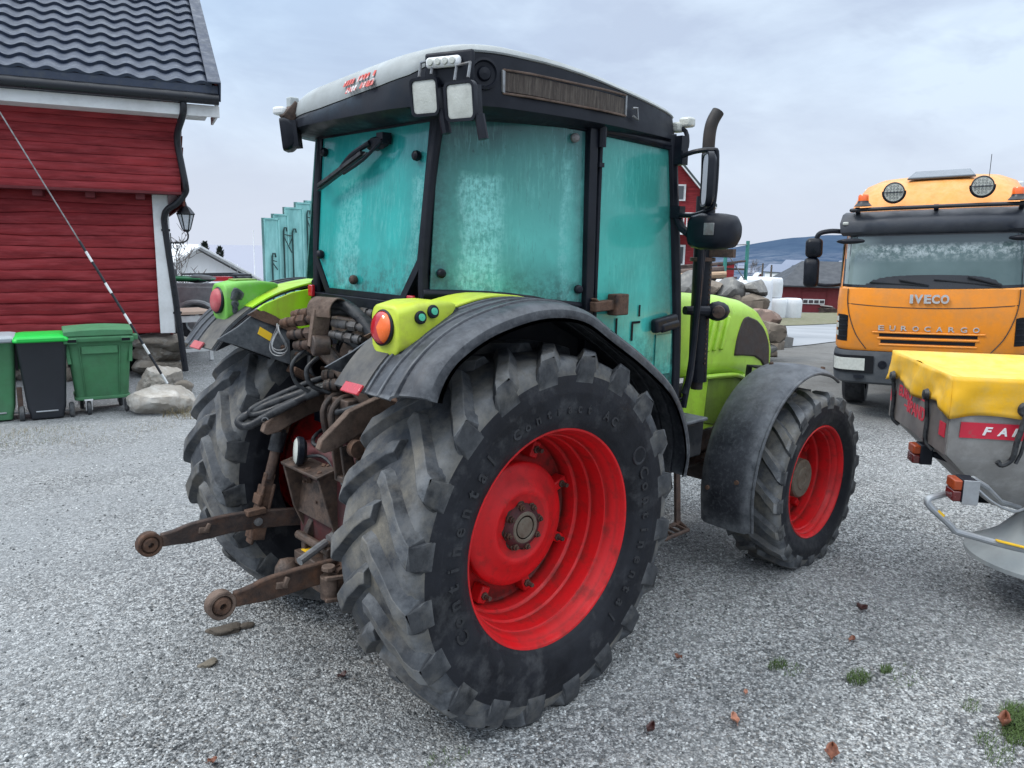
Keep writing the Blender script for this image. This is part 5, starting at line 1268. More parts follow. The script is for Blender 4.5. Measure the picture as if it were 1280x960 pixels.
q = MB(); q.box((-4.40, -.40, 3.81), (9.82, .03, .15)); q.box((-4.45, -.18, 3.745), (9.6, .42, .02)); q.build('fascia_board', MAT['white_paint'], barn, bevel=.005)
q = MB(); q.box((.48, .1, 3.80), (.03, .9, .10)); q.build('eaves_end', MAT['white_paint'], barn)
q = MB(); q.lathe([(.075, -4.8), (.075, 4.90)], (-4.40, -.49, 3.96), (1, 0, 0), 16, a0=R(80), a1=R(280)); q.box((-4.40, -.425, 3.98), (9.6, .02, .17)); q.build('gutter', MAT['gutter'], barn)
q = MB(); q.tube([A3(p) for p in ((.05, -.46, 3.92), (.05, -.46, 3.80), (.03, -.38, 3.70), (-.03, -.16, 3.52), (-.03, -.08, 3.35), (.01, -.08, 3.05), (.04, -.08, 2.82), (.03, -.02, 2.72), (-.08, .06, 2.58), (-.20, .14, 2.50), (-.25, .20, 2.40), (-.25, .24, 2.2), (-.17, .25, 1.2), (-.09, .25, .12))], .045, 12, smooth=4)
dp = q.build('downpipe', MAT['gutter'], barn)
q = MB()
for z, x in ((2.2, -.245), (1.0, -.155)): q.box((x, .28, z), (.12, .08, .03))
q.build('pipe_bracket', MAT['gutter'], dp)
# tiled roof slope
def roof_tiles():
    q = MB(); pitch = R(31); tw = .30; tl = .35; nr = 15; x0, x1 = -9.3, .42; per = 12; nx = int((x1-x0)/tw*per)
    rows = []
    for k in range(nr):
        for t, lift in ((0.0, .0), (0.001, .045), (.5, .026), (.999, .004)): rows.append((k+t, lift))
    wob = {}
    def Pp(i, j):
        x = x0+(x1-x0)*i/(nx-1); s, lift = rows[j]; k = int(s)
        ph = (x/tw) % 1.0
        w = .048*(.5+.5*math.cos(2*PI*ph)) ; w = w**1.0
        ln = s*tl; n = lift+w+.002*nz.noise(Vector((x*3, k*2.0, 0)))
        return (x, -.50+ln*math.cos(pitch)-n*math.sin(pitch), 4.10+ln*math.sin(pitch)+n*math.cos(pitch))
    q.grid(Pp, nx, len(rows)); o = q.build('roof_tiles', MAT['tile'], barn, sharp=50)
    q = MB(); L = nr*tl
    def at(l, n, x): return A3([x, -.50+l*math.cos(pitch)-n*math.sin(pitch), 4.10+l*math.sin(pitch)+n*math.cos(pitch)])
    vp = ((.11, .36), (.11, .53), (-.16, .53), (-.16, .505), (.085, .505), (.085, .36))
    q.loft([[at(-.06, n_, x_) for n_, x_ in vp], [at(L, n_, x_) for n_, x_ in vp]], True, True)
    q.build('verge_flashing', MAT['tile'], barn, bevel=.006)
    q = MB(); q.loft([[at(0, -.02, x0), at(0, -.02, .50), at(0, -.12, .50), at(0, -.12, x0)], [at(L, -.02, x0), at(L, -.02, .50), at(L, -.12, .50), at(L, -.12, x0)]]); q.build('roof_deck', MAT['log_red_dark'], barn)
    q = MB(); q.loft([[at(0, -.13, .46), at(0, -.13, .503), at(0, -.28, .503), at(0, -.28, .46)], [at(L, -.13, .46), at(L, -.13, .503), at(L, -.28, .503), at(L, -.28, .46)]]); q.build('barge_board', MAT['white_paint'], barn)
    q = MB(); q.loft([[at(L, .02, x0), at(L, .02, .38), at(L, -.12, .38), at(L, -.12, x0)], [(x0, 8.6, 4.1), (.38, 8.6, 4.1), (.38, 8.55, 4.0), (x0, 8.55, 4.0)]]); q.build('rear_roof', MAT['tile'], barn)
    q = MB(); q.box((-4.40, -.50, 4.05), (9.8, .02, .17)); q.build('eaves_flashing', MAT['tile'], barn, bevel=.004)
roof_tiles()
# rough stone piers
rs = random.Random(5)
q = MB()
for k in range(3): q.rock((-.42+rs.uniform(-.04, .04), .62, .13+k*.21), (.30, .26, .15), k+1)
for k in range(20): q.rock((-1.3-k*.42+rs.uniform(-.05, .05), .9, .25+rs.uniform(-.05, .12)), (.26, .3, .32), k+9, 3)
q.build('stone_foundation', MAT['stone'], barn, sharp=24)
q = MB(); q.box((-4.8, 1.4, .34), (8.4, .5, .72)); q.build('crawl_space_shade_block', MAT['fender_under'], barn)  # dark block standing in for the shade under the barn floor
# carriage lantern on its wrought bracket
q = MB(); C0 = 0
q.tube([A3(p) for p in ((-.18, .40, 2.02), (-.05, .40, 2.02), (.04, .40, 2.06), (.06, .40, 2.14), (.04, .40, 2.19))], .012, 8, smooth=4)
q.tube([A3((-.10+.055*math.cos(t), .40, 1.98+.055*math.sin(t))) for t in np.linspace(0, 1.6*PI, 14)], .009, 6)
q.box((-.185, .40, 2.05), (.02, .08, .22)); lan = q.build('lantern_bracket', MAT['gutter'], barn)
def sq(c, w, z): return [(c[0]+w*math.cos(R(60*k)), c[1]+w*math.sin(R(60*k)), z) for k in range(6)]
c = A3([.04, .40, 0])
q = MB(); q.loft([sq(c, .03, 2.18), sq(c, .05, 2.20), sq(c, .055, 2.215)]); q.loft([sq(c, .125, 2.43), sq(c, .13, 2.445), sq(c, .07, 2.53), sq(c, .03, 2.56), sq(c, .012, 2.62)])
for k in range(6): q.tube([A3(sq(c, .055, 2.215)[k]), A3(sq(c, .115, 2.435)[k])], .008, 6)
q.build('lantern_frame', MAT['gutter'], lan)
q = MB(); q.loft([sq(c, .05, 2.215), sq(c, .108, 2.43)]); q.build('lantern_glass', clear_glass('lantern_pane', (.85, .88, .9), (.5, .53, .55), .5, .1), lan, flat=True)

# striped guy wire from the barn side to the boulders
def guy():
    a = dep(-30, 92, 9.3); b = G(213, 493); b[2] = .12; b = on(217, 492, 'y', 7.05)
    o = thing('guy_wire', 'thin slanting guy wire with black and white sleeves in front of red wall', 'guy wire', (0, 0, 0))
    q = MB(); q.tube([a, b], .009, 8); q.build('wire', MAT['zinc'], o)
    n = 15
    for k in range(n):
        t0 = .50+k*.5/n; t1 = t0+.5/n*.98
        s = MB(); s.tube([a+(b-a)*t0, a+(b-a)*t1], .017, 8)
        wh = k % 3 == 1 and k < 14
        s.build('white_sleeve' if wh else 'black_sleeve', MAT['white_paint'] if wh else MAT['gutter'], o)
guy()
# boulders
for (px, py, d, r, lab, sdd) in ((206, 505, 0, (.29, .27, .21), 'large pale boulder lying in front at the barn corner', 3), (206, 490, .35, (.25, .22, .23), 'smaller tan boulder behind the pale one at the barn corner', 11)):
    p = on(px, py+10, 'z', .0)+A3([.15, .93, 0])*(.1+d)
    q = MB(); q.rock((0, 0, r[2]*.75), r, sdd, 5, flat=-r[2]*.8)
    o = q.build('boulder', MAT['boulder'], sharp=24); o.location = (p[0], p[1], .0); tag(o, lab, 'boulder')
q = MB(); q.rock((0, 0, .08), (.12, .10, .09), 5, flat=-.08); o = q.build('boulder', MAT['stone'], sharp=70); p = G(222, 497); o.location = (p[0]+.1, p[1]+.1, 0); tag(o, 'small reddish stone right of the pale boulder at the barn', 'boulder')

# ================================================================== WASTE BINS
MAT['bin_green'] = pm('green_bin_plastic', (.045, .185, .075), .48, 0, .10, 3, dirt=(.075, .20, .11), damt=.4, ds=2.5, dsharp=.5, dirt2=(.05, .11, .06), damt2=.2, ds2=6, bump=.05, bs=200, spec=.35)
MAT['bin_black'] = pm('black_bin_plastic', (.013, .016, .022), .45, 0, .15, 3, bump=.05, bs=200)
MAT['bin_lid'] = pm('bright_green_lid', (.010, .46, .06), .4, 0, .06, 3)
MAT['wheel_rubber'] = pm('bin_wheel_rubber', (.04, .045, .05), .7, 0, .2, 8, dirt=(.12, .12, .12), damt=.4, ds=8)
def rr3(w, d, z, r, ox=0, oy=0, n=4): return [(p[0]+ox, p[1]+oy, z) for p in rrect(w, d, r, n)]
def caster(root, x, y, r=.10, white=True):
    q = MB(); q.lathe([(.03, -.022), (r*.8, -.025), (r, -.015), (r, .015), (r*.8, .025), (.03, .022)], (x, y, r), (1, 0, 0), 24); w = q.build('wheel', MAT['wheel_rubber'], root, bevel=.003)
    q = MB(); q.prism([(-.06, 2.2*r), (.07, 2.2*r), (.02, .7*r), (-.02, .7*r)], lambda p, k: (x+(-.04 if k else -.03), y+p[0], p[1])); q.prism([(-.06, 2.2*r), (.07, 2.2*r), (.02, .7*r), (-.02, .7*r)], lambda p, k: (x+(.04 if k else .03), y+p[0], p[1])); q.box((x, y, 2.25*r), (.10, .12, .02)); q.build('caster_fork', MAT['galv'] if not white else MAT['white_paint'], w)
def big_bin(loc, rot, lab):
    root = thing('wheelie_bin', lab, 'bin', loc, rot); root.scale = (.90, .9, .90)
    q = MB(); q.loft([rr3(.60, .52, .20, .07), rr3(.63, .55, .26, .07), rr3(.75, .68, .95, .08), rr3(.76, .69, 1.0, .08)], True, True)
    for z, e in ((.205, .015),): q.loft([rr3(.66, .58, .21, .07), rr3(.66, .58, .25, .07)], True, True)
    for sx in (-1, 1):
        q.bar((sx*.20, -.285, .27), (sx*.235, -.352, .93), .012, .02, (0, 1, 0))
        q.box((sx*.365, -.30, .85), (.045, .04, .30), (-.1, sx*.08, 0))
    q.box((0, -.35, .88), (.42, .02, .10), (-.09, 0, 0))
    b = q.build('bin_body', MAT['bin_green'], root, bevel=.008)
    q = MB(); q.loft([rr3(.84, .78, .985, .07), rr3(.86, .80, 1.0, .08), rr3(.86, .80, 1.05, .08), rr3(.82, .76, 1.065, .08)], True, True)
    for sx in (-1, 1): q.box((sx*.33, -.395, 1.01), (.15, .05, .07)); q.box((sx*.42, -.30, 1.03), (.08, .16, .07))
    q.build('bin_rim', MAT['bin_green'], root, bevel=.012)
    q = MB()
    for sx in (-1, 1): q.box((sx*.31, -.421, 1.012), (.10, .004, .035))
    q.build('handle_slot', MAT['fender_under'], root)
    q = MB(); secs = []
    for k in range(9):
        x = -.40+.1*k; hgt = .055+.028*math.cos(x*3.2); secs.append([(x, -.40, 1.067), (x, -.39, 1.067+hgt), (x, 0, 1.08+hgt*1.3), (x, .37, 1.067+hgt), (x, .38, 1.067)])
    q.loft(secs, True, True); q.build('bin_lid', MAT['bin_green'], root, bevel=.008)
    caster(root, -.17, -.24, .095); caster(root, .28, -.2, .09, False); caster(root, .24, .22, .09, False); caster(root, -.24, .22, .09, False)
    return root
def small_bin(loc, rot, lab, body, lid, writing):
    root = thing('wheelie_bin', lab, 'bin', loc, rot); root.scale = (.92, .92, .92)
    q = MB(); q.loft([rr3(.36, .36, .03, .04, 0, -.08), rr3(.38, .38, .10, .05, 0, -.08), rr3(.42, .42, .16, .05, 0, -.05), rr3(.54, .60, .98, .06), rr3(.56, .62, 1.0, .06)], True, True); q.build('bin_body', body, root, bevel=.008)
    q = MB(); q.loft([rr3(.60, .68, .995, .06), rr3(.60, .68, 1.025, .06), rr3(.56, .60, 1.06, .06), rr3(.48, .46, 1.075, .06)], True, True)
    q.box((0, -.345, 1.03), (.5, .05, .05)); q.build('bin_lid', lid, root, bevel=.012)
    for s in (-1, 1):
        q = MB(); q.lathe([(.04, -.03), (.075, -.03), (.10, -.02), (.10, .02), (.075, .03), (.04, .03), (.04, -.03)], (s*.27, .18-.36, .10), (1, 0, 0), 24); q.build('wheel', MAT['wheel_rubber'], root)
        q = MB(); q.tube([(s*.27, .30, .98), (s*.27, .37, .96)], .016, 8); q.bar((s*.285, -.02, .62), (s*.285, -.02, .98), .015, .03); q.build('side_rib', body, root)
    q = MB(); q.tube([(-.30, -.18, .10), (.30, -.18, .10)], .011, 8); q.tube([(-.12, -.275, .125), (.12, -.275, .125)], .010, 8); q.build('axle', MAT['galv'], root)
    if writing:
        q = MB(); n = A3([0, -.99, -.10])
        for k, w in enumerate((.016, .010, .020, .012, .018, .009, .015, .02, .011, .014)): q.box((-.118+k*.026, -.262, .705+.0*k), (w, .004, .013), (-.11, 0, 0))
        for k in range(3): q.box((-.025+k*.026, -.258, .672), (.02, .004, .018), (-.11, 0, 0))
        q.build('bin_lettering', MAT['white_paint'], root)
    return root
BR = R(-12)
def binpos(px, py, back): p = on(px, py, 'z', 0); return (p[0]+back*.3, p[1]+back*.95, 0)
big_bin(binpos(128, 517, .20), BR, 'big green four-wheeled bin beside the black bin')
small_bin(binpos(58, 525, .20), BR, 'black wheelie bin with bright green lid between the two green bins', MAT['bin_black'], MAT['bin_lid'], True)
small_bin(binpos(-8, 530, .25), BR, 'green wheelie bin with grey lid at the left picture edge', MAT['bin_green'], pm('pale_grey_lid', (.30, .33, .36), .5), False)
q = MB(); q.box((0, 0, .20), (.05, .04, .40)); o = q.build('wooden_stake', MAT['rust_dark'], bevel=.005); p = on(28, 527, 'z', 0); o.location = (p[0], p[1], 0); tag(o, 'short dark wooden stake in front of the bins', 'stake')

# ================================================================== BEHIND, LEFT: white house, vehicles, table, trees
MAT['white_board'] = pm('white_weatherboard', (.90, .91, .92), .6, 0, .03, 2)
MAT['dark_van'] = pm('brown_black_car_paint', (.022, .016, .016), .4, 0, .1, 3, dirt=(.04, .034, .032), damt=.3, ds=2, spec=.3)
def at_depth_ground(px, dd, z=0):
    d = ray(px, 400); p = CAM+d*dd; return A3([p[0], p[1], gz(p[0], p[1])+z])
def face_cam(p): return math.atan2(CAM[1]-p[1], CAM[0]-p[0])   # heading towards us
# white house with chimney
p = at_depth_ground(251, 30, -.42); hd = face_cam(p)
wh = thing('white_house', 'white gabled weatherboard house with grey chimney behind the parked cars', 'house', tuple(p), hd+PI/2+.25)
q = MB(); q.prism([(-3.6, 0), (4.4, 0), (4.4, 1.2), (0, 3.75), (-3.6, 1.7)], lambda v, k: (v[0], 9 if k else 0, v[1]))
for k in range(30): q.box((-3.55+k*.265, -.012, 1.7), (.02, .024, 3.0 if abs(-3.55+k*.265) < 1.6 else 1.9-.0))
q.build('wall', MAT['white_board'], wh)
q = MB()
for a, b in (((0, 3.95), (7.6, -.35)), ((0, 3.95), (-3.9, 1.5))): q.bar((a[0], 4.2, a[1]), (b[0], 4.2, b[1]), 9.6, .12, (0, 1, 0)) if False else q.prism([(a[0], a[1]), (b[0], b[1]), (b[0], b[1]-.13), (a[0], a[1]-.15)], lambda v, k: (v[0], 9.4 if k else -.35, v[1]))
q.build('roof', pm('light_grey_roof', (.66, .68, .70), .6), wh)
q = MB()
for a, b in (((0, 3.88), (7.6, -.42)), ((0, 3.88), (-3.9, 1.43))): q.bar((a[0], -.37, a[1]), (b[0], -.37, b[1]), .06, .34, (0, 1, 0))
q.build('barge_board', MAT['white_paint'], wh)
q = MB(); q.box((-2.1, 3, 3.6), (.85, .85, 1.6)); q.box((-2.1, 3, 4.44), (.98, .98, .12)); q.build('chimney', pm('grey_brown_chimney_render', (.20, .17, .155), .9, 0, .2, 3), wh)
q = MB(); q.box((3.0, -.3, 1.0), (3.6, .5, 1.9)); q.build('annex', MAT['white_board'], wh)
for x, w in ((1.9, .7), (-1.3, .5), (-.6, .5)):
    q = MB(); q.box((x, -.56 if x > 1 else -.05, 1.55), (w, .03, .8)); f = q.build('window_frame', MAT['white_paint'], wh)
    q = MB(); q.box((x, -.58 if x > 1 else -.07, 1.55), (w*.8, .01, .66)); q.build('pane', clear_glass('house_pane', (.3, .35, .4), (.05, .06, .07), .95), f)
# dark van / pick-up (side on)
def ribs(q, prof, w, fn=None):
    q.prism(prof, lambda v, k: (v[0], w/2 if k else -w/2, v[1]))
def side_car(loc, rot, label, cat, name, paint, van=True, sc=1):
    root = thing(name, label, cat, loc, rot)
    L0 = [(-2.4, .45), (2.35, .45), (2.42, .75), (2.30, 1.0), (1.35, 1.12), (.62, 1.72), (.30, 1.80), (-2.2, 1.82), (-2.38, 1.70), (-2.45, .9)] if van else [(-2.1, .4), (2.1, .4), (2.15, .7), (2.0, .9), (1.1, 1.0), (.45, 1.42), (.1, 1.48), (-1.4, 1.46), (-1.95, 1.05), (-2.15, .9)]
    q = MB(); q.prism(sp2(L0, 1), lambda v, k: (v[0], (.86-.11*max(0, (v[1]-1.0))/.7)*(1 if k else -1), v[1])); body = q.build('car_body', paint, root, bevel=.06, seg=3)
    gl = clear_glass(name+'_glass', (.3, .34, .36), (.15, .19, .20), .92, .08)
    wins = [[(-2.15, 1.15), (-.95, 1.15), (-.95, 1.66), (-2.1, 1.66)], [(-.85, 1.15), (.35, 1.15), (.20, 1.66), (-.85, 1.66)], [(.45, 1.15), (1.12, 1.15), (.62, 1.55), (.32, 1.66)]] if van else [[(-1.6, 1.0), (-.6, 1.0), (-.6, 1.36), (-1.3, 1.36)], [(-.5, 1.0), (.8, 1.0), (.35, 1.36), (-.5, 1.36)]]
    for wv in wins:
        for s in (-1, 1):
            q = MB(); q.prism(wv, lambda v, k: (v[0], s*((.865-.11*max(0, (v[1]-1.0))/.7)+(.008 if k else -.01)), v[1])); q.build('side_window', gl, root)
    q = MB(); q.prism([(1.33, 1.13), (.66, 1.69), (.63, 1.67), (1.30, 1.11)] if van else [(1.08, 1.02), (.5, 1.40), (.47, 1.38), (1.05, 1.0)], lambda v, k: (v[0]+.02, .7 if k else -.7, v[1])); q.build('windscreen', gl, root)
    for x in (-1.5, 1.5):
        for s in (-1, 1):
            q = MB(); q.lathe([(.20, -.10), (.33, -.11), (.35, -.06), (.35, .06), (.33, .11), (.20, .10)], (x, s*.80, .35), (0, s, 0), 28); w_ = q.build('wheel', MAT['sidewall'], root)
            q = MB(); q.lathe([(.21, .05), (.21, .095), (.17, .08), (.06, .085), (.001, .09)], (x, s*.80, .35), (0, s, 0), 20); q.build('wheel_rim', MAT['galv'], w_)
    for s in (-1, 1):
        q = MB(); q.box((1.0, s*1.0, 1.2), (.12, .2, .16)); q.build('door_mirror', MAT['cab_black'], root, bevel=.02)
    q = MB(); q.box((0, -.872, 1.02), (4.4, .01, .03)); q.build('side_moulding', MAT['cab_black'], root)
    for s in (-1, 1):
        q = MB(); q.box((2.32, s*.62, .85), (.12, .34, .14)); q.build('headlight', MAT['lamp_white'], root, bevel=.02)
        q = MB(); q.box((-2.42, s*.72, 1.1), (.06, .16, .34)); q.build('tail_light', MAT['lens_dark'], root, bevel=.01)
    return root
p = at_depth_ground(218, 17.5); hd = face_cam(p)
vn = side_car(tuple(p), hd+PI/2-.15, 'dark brown van parked behind the red barn, roof rack loaded', 'van', 'parked_van', MAT['dark_van']); vn.scale = (.86, .86, .82)
vm_ = Matrix.Translation(tuple(p))@Matrix.Rotation(hd+PI/2-.15, 4, 'Z')
q = MB(); q.box((-.6, 0, 2.02), (1.3, 1.2, .34)); q.box((-.6, 0, 2.3), (.9, 1.0, .10))
rk = q.build('roof_basket', pm('black_mesh_basket', (.015, .016, .02), .7, 0, .3, 14, dirt=(.10, .10, .11), damt=.3, ds=22, dsharp=.08), vn, bevel=.02)
q = MB(); q.blob((.35, -.1, 1.95), (.75, .22, .07), 2, .05, 1); q.box((.2, .2, 1.99), (1.0, .1, .06)); q.build('green_roof_load', pm('green_tarpaulin', (.02, .19, .07), .6, 0, .2), vn)
q = MB(); q.blob((.7, 0, 1.95), (.4, .3, .12), 2, .15, 3); q.build('dark_roof_load', MAT['bin_black'], vn)
q = MB()
for x in (-1.6, -.2, .9): q.bar((x, -.75, 1.88), (x, .75, 1.88), .05, .03)
q.build('roof_bars', MAT['galv'], vn)
# small trailer
p = at_depth_ground(256, 14.3); hd = face_cam(p)
tr = thing('car_trailer', 'small galvanised trailer with grey mudguard parked before the dark van', 'trailer', tuple(p), hd+PI/2-.1)
q = MB(); q.box((.4, .75, .66), (2.6, 1.3, .06)); 
for y in (.12, 1.38): q.box((.4, y, .82), (2.6, .03, .30))
q.box((1.7, .75, .82), (.03, 1.3, .3)); q.bar((1.7, .75, .55), (3.0, .75, .5), .08, .08); q.build('trailer_bed', MAT['galv'], tr, bevel=.008)
q = MB(); q.lathe([(.17, -.09), (.29, -.1), (.32, -.05), (.32, .05), (.29, .1), (.17, .09)], (-.15, 0, .32), (0, -1, 0), 28); w_ = q.build('wheel', MAT['sidewall'], tr)
q = MB(); q.lathe([(.19, .04), (.19, .085), (.14, .06), (.06, .08), (.001, .085)], (-.15, 0, .32), (0, -1, 0), 20); q.build('wheel_rim', MAT['galv'], w_)
q = MB(); q.lathe([(.36, -.14), (.39, -.14), (.39, .14), (.36, .14), (.36, -.14)], (-.15, 0, .32), (0, -1, 0), 24, a0=-.4-PI/2+PI/2-PI*.0, a1=PI+.4) if False else None
q.tube([A3((-.15+.39*math.cos(t), -.02, .34+.36*math.sin(t))) for t in np.linspace(-.1, PI+.1, 14)], .05, 8); q.build('mudguard', MAT['galv'], tr)
# table
p = at_depth_ground(226, 12.9); hd = face_cam(p)
tb_ = thing('garden_table', 'small table with pale wooden top and white legs by the downpipe', 'table', tuple(p), hd+PI/2+.3)
q = MB(); q.box((0, 0, .80), (.85, .75, .05)); q.build('tabletop', pm('pale_weathered_wood', (.55, .42, .33), .75, 0, .15, 6, stretch=(1, 6, 1)), tb_, bevel=.006)
for x in (-.36, .36):
    for y in (-.32, .32):
        q = MB(); q.box((x, y, .39), (.06, .06, .77)); q.build('leg', MAT['white_paint'], tb_, bevel=.004)
q = MB(); q.box((0, -.32, .70), (.7, .04, .1)); q.box((0, -.32, .18), (.7, .04, .05)); q.build('apron', MAT['white_paint'], tb_)
# white car further back with red load on its rack
p = at_depth_ground(296, 24); hd = face_cam(p)
wc = side_car(tuple(p), hd+PI/2+.4, 'white car with a roof rack parked before the white house', 'car', 'parked_car', pm('white_car_paint', (.62, .65, .68), .3, 0, .03), True)
q = MB()
for s in (-.5, .5): q.tube([(-1.4, s, 1.86), (-1.4, s, 2.08), (.3, s, 2.08), (.3, s, 1.86)], .03, 6)
for x in (-1.4, -.8, -.2, .3): q.tube([(x, -.5, 2.0), (x, .5, 2.0)], .025, 6)
rkk = q.build('roof_rack', MAT['cab_black'], wc)
q = MB(); q.box((-.7, 0, 1.96), (1.0, .7, .12)); q.build('red_roof_load', MAT['lens_red'], wc)
q = MB(); q.blob((.2, 0, 2.0), (.35, .4, .10), 2, .2, 3); q.build('dark_roof_load', MAT['cab_black'], wc)

# trees
MAT['bark'] = pm('grey_brown_bark', (.10, .085, .075), .9, 0, .3, 3)
def bare_tree(loc, h, label, seed, spread=1.0):
    rg = random.Random(seed); root = thing('bare_tree', label, 'tree', loc); q = MB(); tw = MB()
    def grow(p, d, L, r, lev):
        pts = [p]; rr = [r]; cur = p; dd = d
        for k in range(4):
            dd = unit(dd+A3([rg.uniform(-.22, .22), rg.uniform(-.22, .22), rg.uniform(-.05, .18)])); cur = cur+dd*L/4; pts.append(cur); rr.append(r*(1-.17*(k+1)))
        (q if lev < 2 else tw).tube(pts, rr, 6 if lev < 2 else 4)
        if lev >= 5: return
        n = 3 if lev < 2 else (3 if lev < 4 else 2)
        for k in range(n):
            t = rg.choice((2, 3, 4)); b = pts[t]
            nd = unit(dd*.7+A3([rg.uniform(-1, 1)*spread, rg.uniform(-1, 1)*spread, rg.uniform(-.1, .7)])*.8); grow(b, nd, L*rg.uniform(.58, .8), max(rr[t]*.62, .012), lev+1)
    grow(A3([0, 0, 0]), A3([0, 0, 1]), h*.34, h*.024, 0)
    q.build('trunk', MAT['bark'], root); tw.build('crown_twigs', MAT['bark'], root, flat=True, fix=False)
p = at_depth_ground(222, 27); bare_tree((p[0], p[1], p[2]), 4.6, 'bare leafless tree behind the barn lantern', 4, 1.2)
p = at_depth_ground(352, 60); bare_tree((p[0], p[1], p[2]), 4.0, 'distant bare tree between the white house and the teal panels', 8)
MAT['conifer'] = pm('dark_conifer_needles', (.018, .030, .020), .9, 0, .4, 6)
def conifer(loc, h, w, label, seed):
    rg = random.Random(seed); root = thing('conifer', label, 'tree', loc)
    q = MB(); q.tube([(0, 0, 0), (0, 0, h*.97)], [w*.10, .02], 6); q.build('trunk', MAT['bark'], root)
    q = MB()
    for k in range(900):
        t = rg.random()**.75; z = h*(.08+.92*t); rmax = w*(1-t)**.7*(.75+.35*math.sin(z*5+seed))+.04; a = rg.uniform(0, 2*PI); r = rmax*math.sqrt(rg.random())
        c = A3([r*math.cos(a), r*math.sin(a), z]); e = A3([math.cos(a)*.3, math.sin(a)*.3, .35]); u = A3([-math.sin(a), math.cos(a), 0]); s = rg.uniform(.12, .30)
        q.add([c-u*s*.35, c+u*s*.35, c+e*s*1.5], [(0, 1, 2)])
    q.build('crown', MAT['conifer'], root, flat=True, fix=False)
for px, ytop, dd, w, lab, sd_ in ((261, 303, 46, 1.3, 'left of two dark conifers rising behind the white house roof', 1), (279, 309, 46, 1.2, 'right of two dark conifers rising behind the white house roof', 2)):
    p = at_depth_ground(px, dd); t = dep(px, ytop, dd); conifer((p[0], p[1], p[2]), t[2]-p[2], w, lab, sd_)
p = at_depth_ground(321, 40); t = dep(319, 290, 40)
q = MB(); q.tube([(0, 0, 0), (0, 0, t[2]-p[2])], [.045, .02], 8); q.tube([(0, 0, t[2]-p[2]), (0, 0, t[2]-p[2]+.08)], .04, 8); o = q.build('flagpole', MAT['white_paint']); o.location = tuple(p); tag(o, 'thin white flagpole standing behind the white house', 'flagpole')
# tall teal side boards standing in a row
MAT['teal_board'] = pm('pale_teal_painted_board', (.26, .62, .60), .4, 0, .12, 2, dirt=(.42, .74, .72), damt=.4, ds=2, dsharp=.4, dirt2=(.06, .22, .22), damt2=.25, ds2=5, stretch=(1, 1, .3))
MAT['teal_dark'] = pm('dark_teal_steel', (.015, .055, .055), .5, 0, .2)
labs = ('shortest teal panel, leftmost of the upright row', 'second teal panel from the left with a dark hooked post', 'third and widest teal panel of the upright row', 'tall teal panel next to the last in the row', 'rearmost tall teal panel half hidden by the cab')
for k, (px0, px1, yt, dd) in enumerate(((333, 352, 273, 12.6), (345, 363, 268, 13.0), (359, 382, 260, 13.4), (373, 392, 254, 13.9), (385, 404, 252, 14.4))):
    a = dep(px0, 400, dd); b = dep(px1, 400, dd+.25); w = np.linalg.norm((b-a)[:2]); c = (a+b)/2; t = dep((px0+px1)/2, yt, dd)
    g0 = gz(c[0], c[1]); h = t[2]-g0; rz = math.atan2(b[1]-a[1], b[0]-a[0])
    root = thing('teal_panel', labs[k], 'panel', (c[0], c[1], g0), rz, 'teal panels standing behind the tractor')
    q = MB(); q.box((0, 0, h/2+.1), (w, .03, h-.2)); q.build('board', MAT['teal_board'], root, bevel=.004)
    q = MB(); q.box((-w/2+.01, 0, h/2), (.025, .06, h)); q.box((w/2-.01, 0, h/2), (.025, .06, h)); q.box((0, 0, h-.012), (w, .06, .025)); q.box((0, 0, .1), (w, .3, .06)); q.build('frame', MAT['teal_board'], root)
    q = MB(); x = (-.03, .03, -.05, .05, .0)[k]; hh = h-(.62, .28, .42, .2, .5)[k]
    q.tube([(x, -.05, .1), (x, -.05, hh), (x+.02, -.05, hh+.06), (x+.06, -.05, hh+.06), (x+.07, -.05, hh)], .014, 8); q.tube([(x, -.05, hh-.08), (x+(.10, .16, -.12, .14, .1)[k], -.05, hh-(.2, .35, .3, .5, .2)[k])], .009, 6); q.tube([(x, -.05, hh-.05), (x+(.09, .14, -.13, .12, .1)[k], -.05, hh-.07)], .009, 6); q.box((x, -.04, .35+.2*k), (.10, .03, .05)); q.build('hooked_post', MAT['teal_dark'], root)
# ================================================================== TRUCK
MAT['truck_orange'] = pm('orange_truck_paint', (.80, .245, .012), .3, 0, .05, 2, dirt=(.62, .22, .04), damt=.35, ds=1.6, dsharp=.5, dirt2=(.40, .20, .09), damt2=.10, ds2=4, dsharp2=.3, spec=.5, coat=.25, top=((.62, .42, .28), .5)) if False else pm('orange_truck_paint', (.84, .265, .008), .3, 0, .05, 2, dirt=(.62, .21, .02), damt=.35, ds=1.6, dsharp=.5, dirt2=(.38, .19, .07), damt2=.15, ds2=4, spec=.45, coat=.25, top=((.72, .44, .20), .5))
MAT['bumper'] = pm('dusty_dark_grey_bumper', (.035, .042, .052), .6, 0, .15, 3, dirt=(.10, .105, .11), damt=.4, ds=3, dsharp=.4, spec=.35)
MAT['silver'] = pm('silver_letters', (.62, .64, .66), .3, .6, .05)
tk = thing('truck', 'orange truck with dark windscreen and two round roof lamps facing the yard', 'truck', (7.52, .0, .05), R(-72.2), tilt=(0, R(-2.3)))
HWID = 1.06
